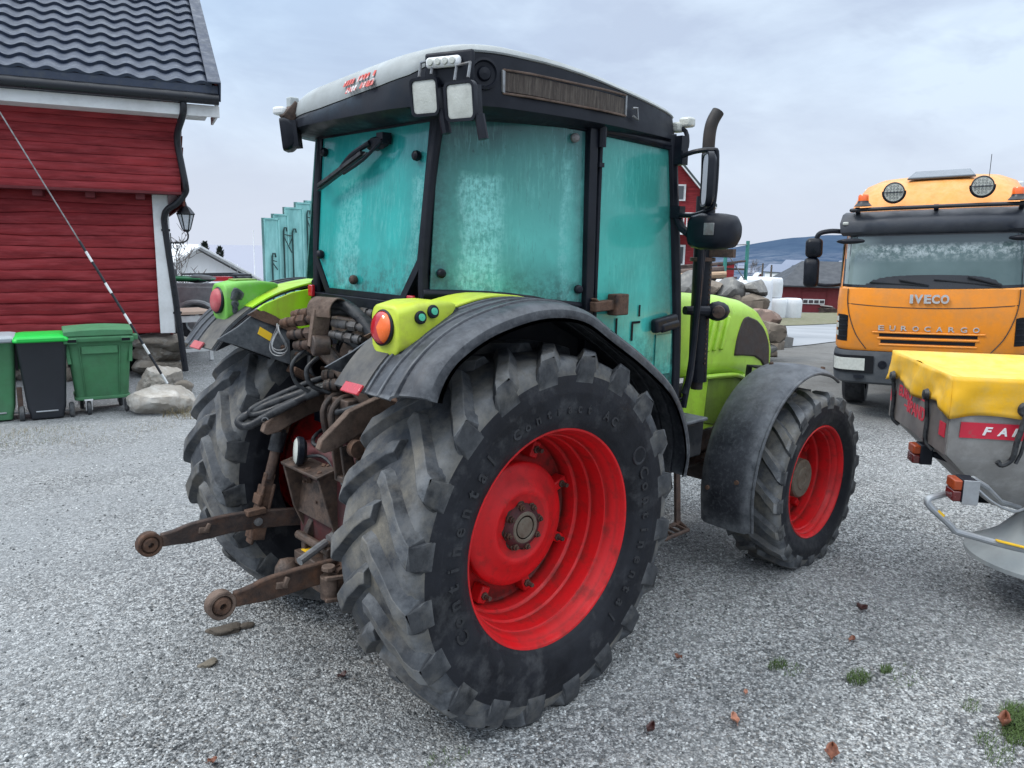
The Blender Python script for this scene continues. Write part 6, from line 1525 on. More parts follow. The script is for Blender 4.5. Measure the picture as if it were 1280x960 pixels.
def tring(z, w, yf, d, rc=.22, bow=.10, n=8):
    # plan outline: bowed front, rounded corners, straight back
    out = []
    for k in range(n+1):      # left corner -> front -> right corner
        pass
    xs = list(np.linspace(-(w-rc), w-rc, 17))
    fy = lambda x: yf+bow*(abs(x)/w)**2.4
    cl = [( -w, yf+d), (-w, yf+bow+rc*1.4)]
    y0 = fy(w-rc)
    for k in range(1, n):
        t = k/n*PI/2; cl.append((-w+rc*(1-math.cos(t)), (yf+bow+rc*1.4)*(1-math.sin(t))+y0*math.sin(t)))
    cl += [(x, fy(x)) for x in xs]
    cl += [(-x, y) for x, y in reversed(cl[2:2+n-1])]
    cl += [(w, yf+bow+rc*1.4), (w, yf+d)]
    return [(x, y, z) for x, y in cl]
lean = lambda z: .02+max(0, z-1.5)*.20
q = MB(); q.loft([tring(.86, 1.03, .02, 1.8), tring(.90, 1.05, .0, 1.8), tring(1.45, 1.05, .015, 1.8), tring(1.62, 1.04, .04, 1.8), tring(1.64, 1.03, .075, 1.76), tring(2.26, 1.0, .19, 1.65), tring(2.50, 1.0, .20, 1.7), tring(2.56, .985, .25, 1.66), tring(2.74, .93, .38, 1.55, .3, .14), tring(2.90, .84, .58, 1.3, .3, .16), tring(2.98, .70, .80, 1.1, .3, .16), tring(3.01, .4, 1.0, .8, .2, .1)])
cabt = q.build('cab', MAT['truck_orange'], tk, sharp=40)
def front_y(x, yf, w, rc, bow=.10):
    a = abs(x); fy = lambda v: yf+bow*(v/w)**2.4
    if a <= w-rc: return fy(a)
    u = min(.98, (a-(w-rc))/rc); sn = math.sqrt(1-u*u); return (yf+bow+rc*1.4)*(1-sn)+fy(w-rc)*sn
def fpatch(name, x0, x1, z0, z1, off, mat, par=tk, nx=20, nzc=4, zfun=None, th=.012, bump=False, bevel=0):
    # a thin panel that follows the bowed cab front
    def fyz(x, z):
        if bump: w, yf = 1.06, -.03
        else:
            w = np.interp(z, [.9, 1.45, 1.62, 1.64, 2.26, 2.5], [1.05, 1.05, 1.04, 1.03, 1.0, 1.0]); yf = np.interp(z, [.86, .9, 1.45, 1.62, 1.64, 2.26, 2.5], [.02, 0, .015, .04, .075, .19, .20])
        return front_y(x, yf, w, .2 if bump else .22)
    def Pz(i, j):
        x = x0+(x1-x0)*i/(nx-1); a = z0(x) if callable(z0) else z0; b = z1(x) if callable(z1) else z1
        z = a+(b-a)*j/(nzc-1); return A3([x, fyz(x, z)-off, z]), A3([0, -1, .0])
    q = MB(); q.sheet(Pz, nx, nzc, th); return q.build(name, mat, par, sharp=50, bevel=bevel)
fpatch('screen_surround', -.99, .99, lambda x: 1.645-.02*(1-(x/.98)**2), 2.28, .012, MAT['gutter'], nx=28)
scr = clear_glass('truck_screen', (.42, .5, .5), (.035, .055, .058), .86, .06)
m, nt_, b_ = _new('frosty_truck_windscreen'); co = coords(nt_)
sx = nt_.nodes.new('ShaderNodeSeparateXYZ'); nt_.links.new(co, sx.inputs[0])
fz = mrange(nt_, sx.outputs[2], 1.7, 2.25)
band = mathn(nt_, 'MULTIPLY', mrange(nt_, sx.outputs[2], 1.93, 2.06), mrange(nt_, sx.outputs[2], 2.17, 2.10))
fr_ = mathn(nt_, 'MULTIPLY', band, mrange(nt_, noise(nt_, co, 14, 9, .8, .2), .46, .6))
c_ = mixc(nt_, mrange(nt_, noise(nt_, co, 1.8, 4, .5, 0), .3, .7), (.05, .088, .09), (.095, .145, .148))
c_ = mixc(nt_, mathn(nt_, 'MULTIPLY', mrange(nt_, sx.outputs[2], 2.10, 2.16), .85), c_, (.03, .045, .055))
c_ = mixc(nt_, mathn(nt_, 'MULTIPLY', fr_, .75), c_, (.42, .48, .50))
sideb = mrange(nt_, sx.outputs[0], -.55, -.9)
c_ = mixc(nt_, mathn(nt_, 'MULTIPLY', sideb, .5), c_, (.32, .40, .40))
nt_.links.new(c_, b_.inputs['Base Color']); b_.inputs['Roughness'].default_value = .12; b_.inputs['Coat Weight'].default_value = .4
fpatch('windscreen', -.965, .965, lambda x: 1.675-.02*(1-(x/.95)**2), 2.255, .018, m, nx=28)
# visor
q = MB()
def vis(z, yo, w): return [(x, .20+.10*(abs(x)/w)**2.4-yo, z+.0*x) for x in np.linspace(-w, w, 21)]+[(x, .40, z) for x in np.linspace(w, -w, 21)]
q.loft([vis(2.27, .02, 1.02), vis(2.31, .09, 1.04), vis(2.42, .11, 1.05), vis(2.53, .03, 1.03), vis(2.56, -.05, 1.0)]); q.build('sun_visor', pm('dark_slate_visor', (.028, .034, .048), .4, 0, .1, 4, dirt=(.07, .075, .085), damt=.3, ds=3, dsharp=.4, spec=.5), tk, sharp=50)
for s in (-1, 1):
    q = MB(); q.box((s*.98, .19, 2.42), (.07, .05, .04)); q.build('marker_lamp', MAT['lamp_white'], tk, bevel=.012)
# bonnet flap seams, badge letters, grille slots
fpatch('panel_gap', -.90, .90, lambda x: 1.435-.045*(1-(x/.9)**2), lambda x: 1.444-.045*(1-(x/.9)**2), .003, MAT['black_ink'], nx=30, nzc=2, th=.01)
for s in (-1, 1):
    q = MB(); pts = [A3([s*x, np.interp(z, [.9, 1.45, 1.62], [0, .015, .04])+.10*(x/1.05)**2.4-.004, z]) for x, z in ((.905, 1.62), (.90, 1.44), (.86, 1.25), (.78, 1.05), (.66, .885))]; q.tube(pts, .006, 6, smooth=4); q.build('flap_seam', MAT['black_ink'], tk)
for k, (ch, w_) in enumerate((('I', .035), ('V', .095), ('E', .075), ('C', .085), ('O', .09))):
    q = MB(); x_ = (-.19, -.115, -.02, .065, .16)[k]; add_text(q, ch, .135, .012, (x_, -.004, 1.505), (1, 0, 0), (0, 0, 1), width=w_, bold=.006); q.build('badge_letter', MAT['silver'], tk, sharp=30)
for k, ch in enumerate('EUROCARGO'):
    q = MB(); add_text(q, ch, .085, .007, (-.50+k*.125, .002+.10*(abs(-.50+k*.125)/1.05)**2.4, 1.15), (1, 0, 0), (0, 0, 1), width=.066, bold=.001); q.build('model_letter', MAT['silver'], tk, sharp=30)
for z0, z1, w in ((1.045, 1.082, .52), (.965, 1.005, .50)): fpatch('grille_slot', -w, w, z0, z1, .003, MAT['fender_under'], nx=20, nzc=2, th=.01)
fpatch('grille_lip', -.60, .60, 1.085, 1.105, .018, MAT['truck_orange'], nx=20, nzc=3, bevel=.006); fpatch('grille_lip', -.54, .54, 1.012, 1.035, .014, MAT['truck_orange'], nx=20, nzc=3, bevel=.006); fpatch('grille_lip', -.52, .52, .935, .955, .012, MAT['truck_orange'], nx=20, nzc=3, bevel=.006)
for s in (-1, 1):
    xa, xb = (.885, 1.02) if s > 0 else (-1.02, -.885)
    vt = fpatch('corner_vent', xa, xb, lambda x: .97+(.0), lambda x: 1.30-.25*max(0, .93-abs(x)), .006, MAT['fender_under'], nx=8, nzc=5, bevel=.004)
    for k in range(4): fpatch('vent_fin', xa+.012, xb-.012, 1.02+k*.07, 1.035+k*.07, .014, MAT['cab_black'], vt, nx=6, nzc=2, th=.02)
    for z0 in (1.03, 1.13, 1.21): fpatch('side_marker', *((1.0, 1.038) if s > 0 else (-1.038, -1.0)), z0, z0+.06, .016, MAT['lamp_white'], vt, nx=4, nzc=2)
# bumper with headlamps
q = MB(); q.loft([tring(.44, 1.0, .03, .55, .2), tring(.47, 1.045, -.01, .6, .2), tring(.62, 1.06, -.03, .62, .2), tring(.80, 1.06, -.02, .62, .2), tring(.855, 1.05, .0, .6, .2)]); bm_ = q.build('bumper', MAT['bumper'], tk, sharp=40)
for s in (-1, 1):
    xa, xb = (.56, 1.04) if s > 0 else (-1.04, -.56)
    hl = fpatch('headlamp', xa, xb, .585, .80, .012, MAT['fender_under'], bm_, nx=16, nzc=4, bump=True, bevel=.008)
    xa, xb = (.66, 1.04) if s > 0 else (-1.04, -.66)
    fpatch('headlamp_lens', xa, xb, .615, .765, .020, MAT['lamp_white'], hl, nx=16, nzc=3, bump=True, bevel=.006)
    q = MB(); q.lathe([(.04, .01), (.05, -.01), (.03, -.012), (.001, -.004)], (s*.46, -.018, .70), (0, 1, 0), 20); q.build('fog_lamp', MAT['cab_black'], bm_)
    q = MB(); q.box((s*.72, .002, .535), (.12, .012, .035), (0, 0, s*.1)); q.build('towing_cover', MAT['cab_black'], bm_)
q = MB(); q.box((0, -.035, .60), (.5, .02, .11)); q.build('number_plate_holder', MAT['cab_black'], bm_, bevel=.01)
# wheels, chassis, body
for y in (1.25, 4.6):
    for s in (-1, 1):
        q = MB(); q.lathe([(.25, -.13), (.40, -.14), (.43, -.10), (.43, .10), (.40, .14), (.25, .13)], (s*.86, y, .425), (s, 0, 0), 32); w_ = q.build('wheel', MAT['sidewall'], tk, sharp=30)
        q = MB(); q.lathe([(.26, .10), (.26, .13), (.22, .06), (.12, .08), (.10, .16), (.001, .16)], (s*.86, y, .425), (s, 0, 0), 24); q.build('wheel_rim', MAT['galv'], w_)
q = MB(); q.box((0, 3.2, .75), (.85, 6.0, .25)); q.box((0, 1.25, .45), (1.5, .2, .2)); q.box((-.9, .9, .8), (.3, .12, .3)); q.box((.9, .9, .8), (.3, .12, .3)); q.build('chassis', MAT['cab_black'], tk)
q = MB(); q.box((0, 4.9, 1.93), (1.98, 5.2, 2.1)); q.build('cargo_box', pm('pale_grey_cargo_box', (.5, .52, .54), .5, 0, .05), tk, bevel=.03)
for s in (-1, 1):
    q = MB(); q.prism([(.45, 1.62), (1.35, 1.62), (1.40, 2.22), (.62, 2.22)], lambda v, k: (s*(1.03+.012*k), v[0], v[1])); q.build('side_window', scr, tk)
    q = MB(); q.prism([(.75, .9), (1.7, .9), (1.7, .42), (1.62, .42), (1.62, .6), (1.5, .84), (1.25, .93), (1.0, .84), (.85, .6), (.85, .42), (.75, .42)], lambda v, k: (s*(1.04 if k else .80), v[0], v[1])); q.build('wheel_arch', MAT['bumper'], tk)
    # mirrors on their curved arm
    q = MB(); q.tube([A3(p) for p in ((s*.98, .32, 2.32), (s*1.14, .22, 2.335), (s*1.28, .20, 2.31), (s*1.32, .20, 2.24))], .03, 8, smooth=4); q.tube([A3(p) for p in ((s*1.03, .35, 1.66), (s*1.2, .25, 1.655), (s*1.34, .22, 1.68))], .022, 8, smooth=3)
    ma = q.build('mirror_arm', MAT['cab_black'], tk)
    for (zc, hh, ww, xo) in ((2.13, .25, .20, 1.345), (1.82, .38, .18, 1.365)):
        q = MB(); q.loft([[(s*xo+p[0], .20+yo, zc+p[1]*k) for p in [(a*k, b) for a, b in rrect(ww, hh, .06)]] for yo, k in ((-.075, .55), (-.06, .85), (-.02, 1.0), (.05, 1.0), (.055, .9))]); q.build('mirror_shell', MAT['cab_black'], ma, sharp=50)
    q = MB(); q.blob((s*.90, .05, 2.20), (.17, .06, .035), 2, .03, 1); q.build('kerb_mirror', MAT['cab_black'], tk)
# wipers
for x0, x1, z1 in ((-.02, -.66, 1.70), (.72, .03, 1.735)):
    q = MB(); f = lambda x: .10*(abs(x)/1.03)**2.4
    q.bar((x0, .045+f(x0), 1.655), (x1, .052+f(x1), z1), .012, .022, (0, 1, 0)); q.bar((x0, .05+f(x0), 1.665), ((x0+x1)/2, .045+f((x0+x1)/2), z1+.03), .014, .03, (0, 1, 0)); q.build('wiper', MAT['gutter'], tk)
# roof light bar, spot lamps, beacons, hatch, aerial
q = MB(); q.tube([(-.92, .12, 2.575), (-.5, .09, 2.58), (.5, .09, 2.58), (.92, .12, 2.575)], .024, 10, smooth=3); q.tube([(-.9, .25, 2.575), (-.92, .12, 2.575)], .022, 8)
for x in (-.85, 0, .85): q.bar((x, .1, 2.59), (x, .30, 2.53), .05, .04)
lbar = q.build('roof_light_bar', MAT['gutter'], tk)
for x, z in ((-.455, 2.765), (.45, 2.785)):
    q = MB(); q.lathe([(.001, .09), (.07, .085), (.105, .05), (.118, .01), (.118, -.02), (.108, -.024), (.104, -.012)], (x, .08, z), (0, 1, 0), 32); sp_ = q.build('spot_lamp', MAT['gutter'], tk)
    q = MB(); q.lathe([(.104, -.014), (.05, -.020), (.001, -.022)], (x, .08, z), (0, 1, 0), 32); q.build('spot_lens', MAT['lamp_white'], sp_)
    q = MB(); q.box((x, .052, z), (.20, .006, .012))
    for k in range(-2, 3):
        for j in range(-2, 3):
            if abs(k)+abs(j) < 4: q.lathe([(.014, -.0235), (.014, -.026), (.010, -.026)], (x+k*.036, .08, z+j*.034), (0, 1, 0), 8)
    q.build('led_pattern', MAT['bumper'], sp_)
    q = MB(); q.tube([A3((x+.125*math.sin(t), .09, z-.125*math.cos(t))) for t in np.linspace(-1.7, 1.7, 16)], .008, 6); q.build('lamp_bracket', MAT['gutter'], sp_)
for x in (-.79, .80):
    q = MB(); q.lathe([(.062, .06), (.06, .12), (.05, .138), (.001, .14)], (x, .12, 2.62), (0, 0, 1), 20); be = q.build('beacon', MAT['lens_orange'], tk)
    q = MB(); q.lathe([(.10, 0), (.085, .02), (.066, .04), (.062, .062), (.001, .062)], (x, .12, 2.62), (0, 0, 1), 20); q.build('beacon_base', MAT['gutter'], be)
q = MB(); q.loft([[(-.36, .62, 2.935), (.40, .62, 2.935), (.34, .90, 3.03), (-.28, .90, 3.03)], [(-.34, .60, 2.965), (.38, .60, 2.965), (.33, .90, 3.065), (-.27, .90, 3.065)]]); q.build('roof_hatch', pm('grey_tinted_hatch', (.10, .12, .14), .2, 0, .1, spec=.6), tk, bevel=.015)
q = MB(); q.tube([(.52, .55, 2.85), (.53, .55, 3.18)], .004, 6); q.build('aerial', MAT['gutter'], tk)

# ================================================================== FERTILISER SPREADER (right edge)
MAT['tarp'] = pm('yellow_tarpaulin', (.82, .435, .013), .5, 0, .06, 3, dirt=(.70, .40, .02), damt=.4, ds=2.5, dsharp=.5, dirt2=(.42, .34, .16), damt2=.16, ds2=5, bump=.5, bs=16, spec=.35, top=((.66, .52, .16), .6))
MAT['hopper_grey'] = pm('dull_grey_hopper_steel', (.30, .295, .285), .5, .15, .12, 4, dirt=(.18, .175, .165), damt=.4, ds=4, dsharp=.4, dirt2=(.42, .42, .41), damt2=.2, ds2=7)
MAT['hopper_dark'] = pm('brownish_grey_hopper_end', (.10, .088, .088), .5, 0, .2, 4, dirt=(.20, .18, .17), damt=.35, ds=4, dsharp=.4)
MAT['red_print'] = pm('red_print', (.50, .015, .04), .5, 0, .08, 6, dirt=(.3, .08, .08), damt=.2, ds=20)
SPX = thing('fertiliser_spreader', 'grey fertiliser spreader under a yellow tarpaulin cover at the right edge', 'spreader', (2.47, -1.825, .02), math.atan2(-.8, .6))
W_, D_ = 2.2, 1.10
q = MB()
def rect(x0, x1, y0, y1, z): return [(x0, y0, z), (x1, y0, z), (x1, y1, z), (x0, y1, z)]
q.loft([rect(.0, W_, 0, D_, 1.31), rect(.0, W_, 0, D_, .935), rect(.38, W_-.38, .22, D_-.22, .58)], True, True); hop = q.build('hopper', MAT['hopper_grey'], SPX, bevel=.006)
q = MB(); q.box((-.004, D_/2, 1.15), (.006, D_-.01, .43)); q.build('hopper_end', MAT['hopper_dark'], SPX)
q = MB(); q.box((1.15, -.004, 1.092), (2.18, .006, .092)); q.build('red_stripe', MAT['red_print'], SPX)
q = MB(); q.box((-.010, .07, 1.075), (.004, .09, .085)); q.box((-.010, 1.03, 1.09), (.004, .10, .085)); q.build('red_patch', MAT['red_print'], SPX)
for k, ch in enumerate('FARMER'):
    q = MB(); add_text(q, ch, .066, .002, (.205+k*.078, -.0085, 1.092), (1, 0, 0), (0, 0, 1), width=.052, font_shear=.25, bold=.002); q.build('stripe_letter', MAT['white_paint'], SPX)
q = MB(); add_text(q, 'EURO', .10, .0015, (-.0085, .78, 1.155), (0, -1, 0), (0, 0, 1), width=.27, bold=.003); add_text(q, 'SPAND', .115, .0015, (-.0085, .55, 1.085), (0, -1, 0), (0, 0, 1), width=.34, bold=.003); q.box((-.0085, .52, 1.175), (.002, .28, .012)); q.box((-.0085, .72, 1.075), (.002, .12, .012)); q.build('end_lettering', MAT['red_print'], SPX)
# tarpaulin cover: sagging top and loosely hanging skirts
q = MB()
def skirt_z(s, n): return 1.185+.035*math.sin(s*5.5+n)+.02*math.sin(s*13+2*n)
nu, nvv = 40, 22
def top(i, j):
    u = i/(nu-1); v = j/(nvv-1); x = -.02+u*(W_+.04); y = -.02+v*(D_+.04)
    e = min(u*W_, (1-u)*W_, v*D_, (1-v)*D_)
    sag = -.055*min(1, e/.22)+.018*nz.noise(Vector((x*3.5, y*3.5, 1)))*min(1, e/.1)+.012*nz.noise(Vector((x*9, y*9, 4)))*min(1, e/.06)+.02*math.exp(-((y-.55-.1*math.sin(x*3))/.05)**2)*.5
    return (x, y, 1.402+sag)
q.grid(top, nu, nvv)
per = [(x, -.02, 0) for x in np.linspace(-.02, W_+.02, 70)]+[(W_+.02, y, 0) for y in np.linspace(0, D_+.02, 40)][1:]+[(x, D_+.02, 0) for x in np.linspace(W_+.02, -.02, 70)][1:]+[(-.02, y, 0) for y in np.linspace(D_+.02, -.02, 44)][1:]
def sk(i, j):
    x, y, _ = per[i]; s = i*.035; t = j/9
    onx = abs(y+.02) < .001; zb = (1.175+.05*math.exp(-((x-.0)/.12)**2)*-.3+.012*math.sin(x*9)) if onx else 1.205+.025*math.sin(y*8.5+.5)-(.03 if y < .1 else 0)
    fold = 1.15*(.010*math.sin(s*23+2*t)*math.sin(s*4.1+1)+.012*math.sin(s*9+t*3)+.012*nz.noise(Vector((s*6, t*3, 2))))*(t**.7)+.010*t
    nx_ = A3([0, -1, 0]) if onx else (A3([-1, 0, 0]) if abs(x+.02) < .001 else (A3([1, 0, 0]) if abs(x-W_-.02) < .001 else A3([0, 1, 0])))
    p = A3([x, y, 1.402*(1-t)+zb*t])+nx_*fold; return tuple(p)
q.grid(sk, len(per), 10); tp = q.build('tarpaulin', MAT['tarp'], SPX, sharp=75, fix=False)
sm = tp.modifiers.new('thick', 'SOLIDIFY'); sm.thickness = .004; sm.offset = 0
# rubber straps
for (x, y) in ((.375, -.03), (1.35, -.03)):
    q = MB(); q.lathe([(.001, .022), (.035, .018), (.045, .006), (.045, -.004)], (x-.0, y-.012, 1.235), (0, -1, 0), 20); st_ = q.build('strap_button', MAT['rubber_hose'], SPX)
    q = MB(); q.tube([A3(p) for p in ((x, y-.03, 1.22), (x-.03, y-.025, 1.05), (x-.04, y-.02, .95), (x-.085, y-.01, .905), (x-.11, y-.005, .925))], .016, 8, smooth=5); q.tube([A3(p) for p in ((x+.02, y-.03, 1.16), (x-.0, y-.02, .98), (x-.02, y-.02, .92))], .01, 8); q.build('strap', MAT['rubber_hose'], st_)
for y in (.30, .98):
    q = MB(); q.lathe([(.001, .03), (.03, .022), (.04, .0)], (-.035, y, 1.235), (-1, 0, 0), 16); st_ = q.build('strap_button', MAT['rubber_hose'], SPX)
    q = MB(); q.tube([A3(p) for p in ((-.035, y, 1.22), (-.022, y-.005, 1.08), (-.02, y-.01, .95), (.02, y-.04, .90))], .014, 8, smooth=4); q.build('strap', MAT['rubber_hose'], st_)
# lamps on arms, tube guard, discs, frame
def tail_unit(x, y, z, s=1.0):
    q = MB(); q.box((x+.045*s, y, z), (.075*s, .115*s, .125*s)); l = q.build('rear_lamp', MAT['cab_black'], SPX, bevel=.006)
    q = MB(); q.box((x-.012*s, y, z-.03*s), (.045*s, .11*s, .058*s)); q.build('lamp_lens', MAT['lens_dark'], l, bevel=.008)
    q = MB(); q.box((x-.012*s, y, z+.03*s), (.045*s, .11*s, .056*s)); q.build('indicator_lens', pm('dusky_orange_lens', (.30, .05, .012), .3), l, bevel=.008)
    return l
l = tail_unit(.0, -.21, .80, 1.05)
q = MB(); q.box((.055, -.268, .795), (.085, .006, .14)); q.build('lamp_plate', MAT['galv'], l, bevel=.004)
q = MB(); q.tube([A3(p) for p in ((.08, -.20, .86), (.18, -.15, .80), (.32, -.02, .68), (.5, .15, .60))], .016, 8); q.tube([A3(p) for p in ((.08, -.21, .83), (.2, -.2, .73), (.35, -.12, .66), (.48, 0, .66))], .008, 6, smooth=4); q.build('lamp_arm', MAT['galv'], l)
l = tail_unit(-.02, .42, .835, 1.0)
q = MB(); q.tube([A3(p) for p in ((.05, .42, .87), (.12, .40, .93), (.2, .36, .84))], .014, 8); q.tube([A3(p) for p in ((.06, .40, .84), (.16, .32, .82), (.22, .2, .80))], .02, 8); q.build('lamp_arm', MAT['cab_black'], l)
q = MB(); q.tube([A3(p) for p in ((.02, -.10, .74), (-.11, -.22, .745), (-.155, -.255, .735), (-.145, -.262, .70), (-.03, -.26, .60), (.0, -.258, .568), (.06, -.255, .55), (.42, -.23, .47), (.9, -.22, .43), (1.4, -.22, .47), (1.9, -.24, .56))], .0185, 10, smooth=4); gd = q.build('tube_guard', MAT['galv'], SPX)
q = MB(); q.bar((.22, -.262, .530), (.40, -.249, .492), .006, .03, (0, 1, 0)); q.box((-.09, -.275, .66), (.045, .004, .03), (0, .7, 0)); q.build('warning_sticker', MAT['yellow_sticker'], gd)
for cx_ in (.74, 1.52):
    q = MB(); q.lathe([(.12, .30), (.17, .27), (.22, .20), (.30, .10), (.41, .02), (.46, -.005), (.46, -.03), (.44, -.03)], (cx_, .22, .29), (0, 0, 1), 48); ds_ = q.build('spreading_disc_shield', MAT['roof_white'], SPX)
    q = MB(); q.lathe([(.42, -.032), (.10, -.05), (.001, -.05)], (cx_, .22, .29), (0, 0, 1), 40); q.build('spreading_disc', MAT['zinc'], ds_)
    q = MB(); q.lathe([(.10, .34), (.16, .30), (.17, .22), (.14, .16), (.08, .1)], (cx_, .22, .29), (0, 0, 1), 24); q.blob((cx_-.05, .10, .54), (.17, .12, .09), 2, .12, 3); q.build('gearbox_boot', MAT['fender_under'], ds_)
q = MB(); c = A3([.64, -.16, .385]); q.bar((.53, -.142, .365), (.68, -.19, .365), .07, .003, (0, -.5, 1)); q.build('warning_sticker', MAT['yellow_sticker'], SPX)
q = MB()
for x in (1.0, 1.85):
    q.bar((x, .75, .95), (x, .85, .06), .06, .08); q.bar((x, .3, .62), (x, .85, .5), .06, .06); q.bar((x, -.02, .42), (x, .85, .30), .05, .05)
q.bar((.40, .85, .45), (1.8, .85, .45), .08, .08); q.bar((.8, -.18, .42), (.8, -.16, .02), .03, .05)
q.build('frame', MAT['black_steel'], SPX, bevel=.004)
for x in (.8, 1.7):
    q = MB(); q.lathe([(.02, -.02), (.055, -.02), (.06, -.01), (.06, .01), (.055, .02), (.02, .02)], (x, -.16, .06), (1, 0, 0), 20); q.build('parking_wheel', MAT['rubber_hose'], SPX)

# ================================================================== BEHIND, RIGHT
# dry stone wall
ws = random.Random(14); sw_ = thing('stone_wall', 'rough wall of piled grey boulders beyond the bonnet of the tractor', 'stone wall', tuple(dep(890, 400, 16)*A3([1, 1, 0])))
o0 = A3(sw_.location)
STONE = [pm('grey_wall_stone', (.19, .19, .185), .9, 0, .3, 3, dirt=(.09, .09, .09), damt=.4, ds=3, dsharp=.3, dirt2=(.32, .31, .28), damt2=.25, ds2=5, bump=.9, bs=18), pm('brown_wall_stone', (.21, .175, .14), .9, 0, .3, 3, dirt=(.10, .085, .07), damt=.4, ds=3, bump=.9, bs=18), pm('pink_wall_stone', (.34, .24, .20), .9, 0, .3, 4, dirt=(.18, .14, .12), damt=.4, ds=4, bump=.9, bs=18)]
for row in range(5):
    y = 434-row*18.5; px = 770+ws.uniform(0, 20); end = (962, 965, 968, 966, 953)[row]
    while px < end:
        wpx = ws.uniform(20, 36); px += wpx/2
        if px > end: break
        dd = 15.5+ws.uniform(-.25, .25)+row*.12; c = dep(px, y+ws.uniform(-3, 3), dd)
        r = wpx/2*dd/FPX*1.12
        q = MB(); q.rock(c-o0, (r*1.05, r*1.1, r*ws.uniform(.66, .86)), ws.randint(1, 99), 3); mt = STONE[2] if (row == 2 and px > 938) else ws.choice(STONE[:2]+STONE[:1])
        q.build('stone', mt, sw_, sharp=24); px += wpx/2
q = MB(); c = dep(850, 420, 16.3)-o0; zt_ = dep(850, 372, 16.3)[2]; q.box((c[0], c[1], zt_-1.0), (.5, 3.2, 2.0), (0, 0, math.atan2(ray(850, 400)[1], ray(850, 400)[0]))); q.build('wall_core', STONE[1], sw_)
for k, (px, py, r, mt) in enumerate(((970, 437, .22, 1), (979, 434, .26, 0), (966, 446, .12, 1), (976, 424, .2, 0))):
    p = G(px, py); q = MB(); q.box((0, 0, r*.5), (r*1.5, r*1.2, r*1.1), (.15*k, .1, k)); o = q.build('rubble_block', STONE[mt], bevel=.02)
    o.location = tuple(p); tag(o, ('brown broken block before the end of the stone wall', 'grey square block at the foot of the stone wall end', 'smallest brown lump of rubble below the stone wall end', 'upper grey block leaning on the stone wall end')[k], 'rubble')
# timber, boards and tarpaulins behind the wall
MAT['log_wood'] = pm('pale_barkless_log', (.42, .29, .19), .8, 0, .2, 3, dirt=(.25, .17, .12), damt=.4, ds=4, stretch=(1, 1, 6))
MAT['old_wood'] = pm('old_dark_timber', (.07, .05, .045), .85, 0, .3, 3, dirt=(.15, .11, .09), damt=.35, ds=4)
MAT['grey_board'] = pm('grey_boards', (.33, .31, .29), .85, 0, .15, 3)
def seg(px0, py0, px1, py1, d0, d1): return dep(px0, py0, d0), dep(px1, py1, d1)
a, b = seg(780, 352, 908, 343, 19.5, 19.0); q = MB(); m_ = (a+b)/2; q.tube([a-m_, (a+b)/2+A3([0, 0, .03])-m_, b-m_], [.10, .09, .08], 10); o = q.build('log', MAT['log_wood']); o.location = tuple(m_); tag(o, 'long pale barked log lying on top of the board stack', 'log')
a, b = seg(790, 345, 905, 337, 20.4, 20.0); q = MB(); m_ = (a+b)/2; q.tube([a-m_, b-m_], [.09, .10], 10); o = q.build('log', MAT['old_wood']); o.location = tuple(m_); tag(o, 'dark log lying behind the long pale log', 'log')
c = dep(866, 365, 19.6); q = MB()
for k in range(4): q.box((0, 0, .28+k*.155-.6), (3.2-.2*(k % 2), .9, .12))
q.box((0, 0, -.9), (3.0, .8, .8)); o = q.build('board_stack', MAT['grey_board'], bevel=.008); o.location = (c[0], c[1], c[2]); o.rotation_euler = (0, 0, face_cam(c)+PI/2); tag(o, 'stack of greyish boards behind the stone wall', 'boards')
c = dep(868, 336, 22); q = MB(); rgx = random.Random(3)
for k in range(14): q.bar((rgx.uniform(-1.4, 0), rgx.uniform(-.4, .4), rgx.uniform(-.5, .1)), (rgx.uniform(.2, 1.4), rgx.uniform(-.4, .4), rgx.uniform(-.3, .25)), .16, .05)
q.box((0, 0, -.9), (2.6, .9, .9)); o = q.build('scrap_wood_heap', MAT['old_wood']); o.location = tuple(c); o.rotation_euler = (0, 0, face_cam(c)+PI/2); tag(o, 'untidy heap of dark old planks behind the pale log', 'planks')
c = dep(907, 338, 24); q = MB(); q.box((0, 0, 0), (.5, .5, .42)); q.box((0, 0, -.9), (.6, .6, 1.4)); q.box((0, -.01, .215), (.54, .54, .03)); o = q.build('red_crate', MAT['log_red'], bevel=.01); o.location = tuple(c); o.rotation_euler = (0, 0, face_cam(c)+PI/2); tag(o, 'red box standing on the timber left of the rack', 'box')
MAT['white_wrap'] = pm('white_plastic_wrap', (.70, .73, .76), .3, 0, .05, 5, dirt=(.55, .57, .6), damt=.4, ds=5, dsharp=.4, bump=.4, bs=14, spec=.5)
for px0, px1, yt, dd, lab in ((892, 934, 350, 21, 'white tarpaulin covered stack between the boards and the rack'), (922, 964, 346, 23.5, 'white wrapped stack behind the green steel rack')):
    a, b = dep(px0, 370, dd), dep(px1, 370, dd); w = np.linalg.norm(b-a); c = (a+b)/2; t = dep((px0+px1)/2, yt, dd); h = t[2]-gz(c[0], c[1])
    q = MB(); q.loft([[(p[0], p[1], z*h) for p in rrect(w*k, 1.0*k, .1)] for z, k in ((0, 1), (.85, 1.0), (.95, .97), (1.0, .86))]); o = q.build('wrapped_stack', MAT['white_wrap'], sharp=60); o.location = (c[0], c[1], gz(c[0], c[1])); o.rotation_euler = (0, 0, face_cam(c)+PI/2); tag(o, lab, 'stack')
MAT['rack_green'] = pm('green_rack_paint', (.035, .20, .17), .45, 0, .15, 3)
b0 = dep(908, 305, 21.5); b1 = dep(935, 303, 21.9); rk_ = thing('steel_rack', 'green steel rack frame with two uprights behind the stone wall', 'rack', (b0[0], b0[1], gz(b0[0], b0[1])))
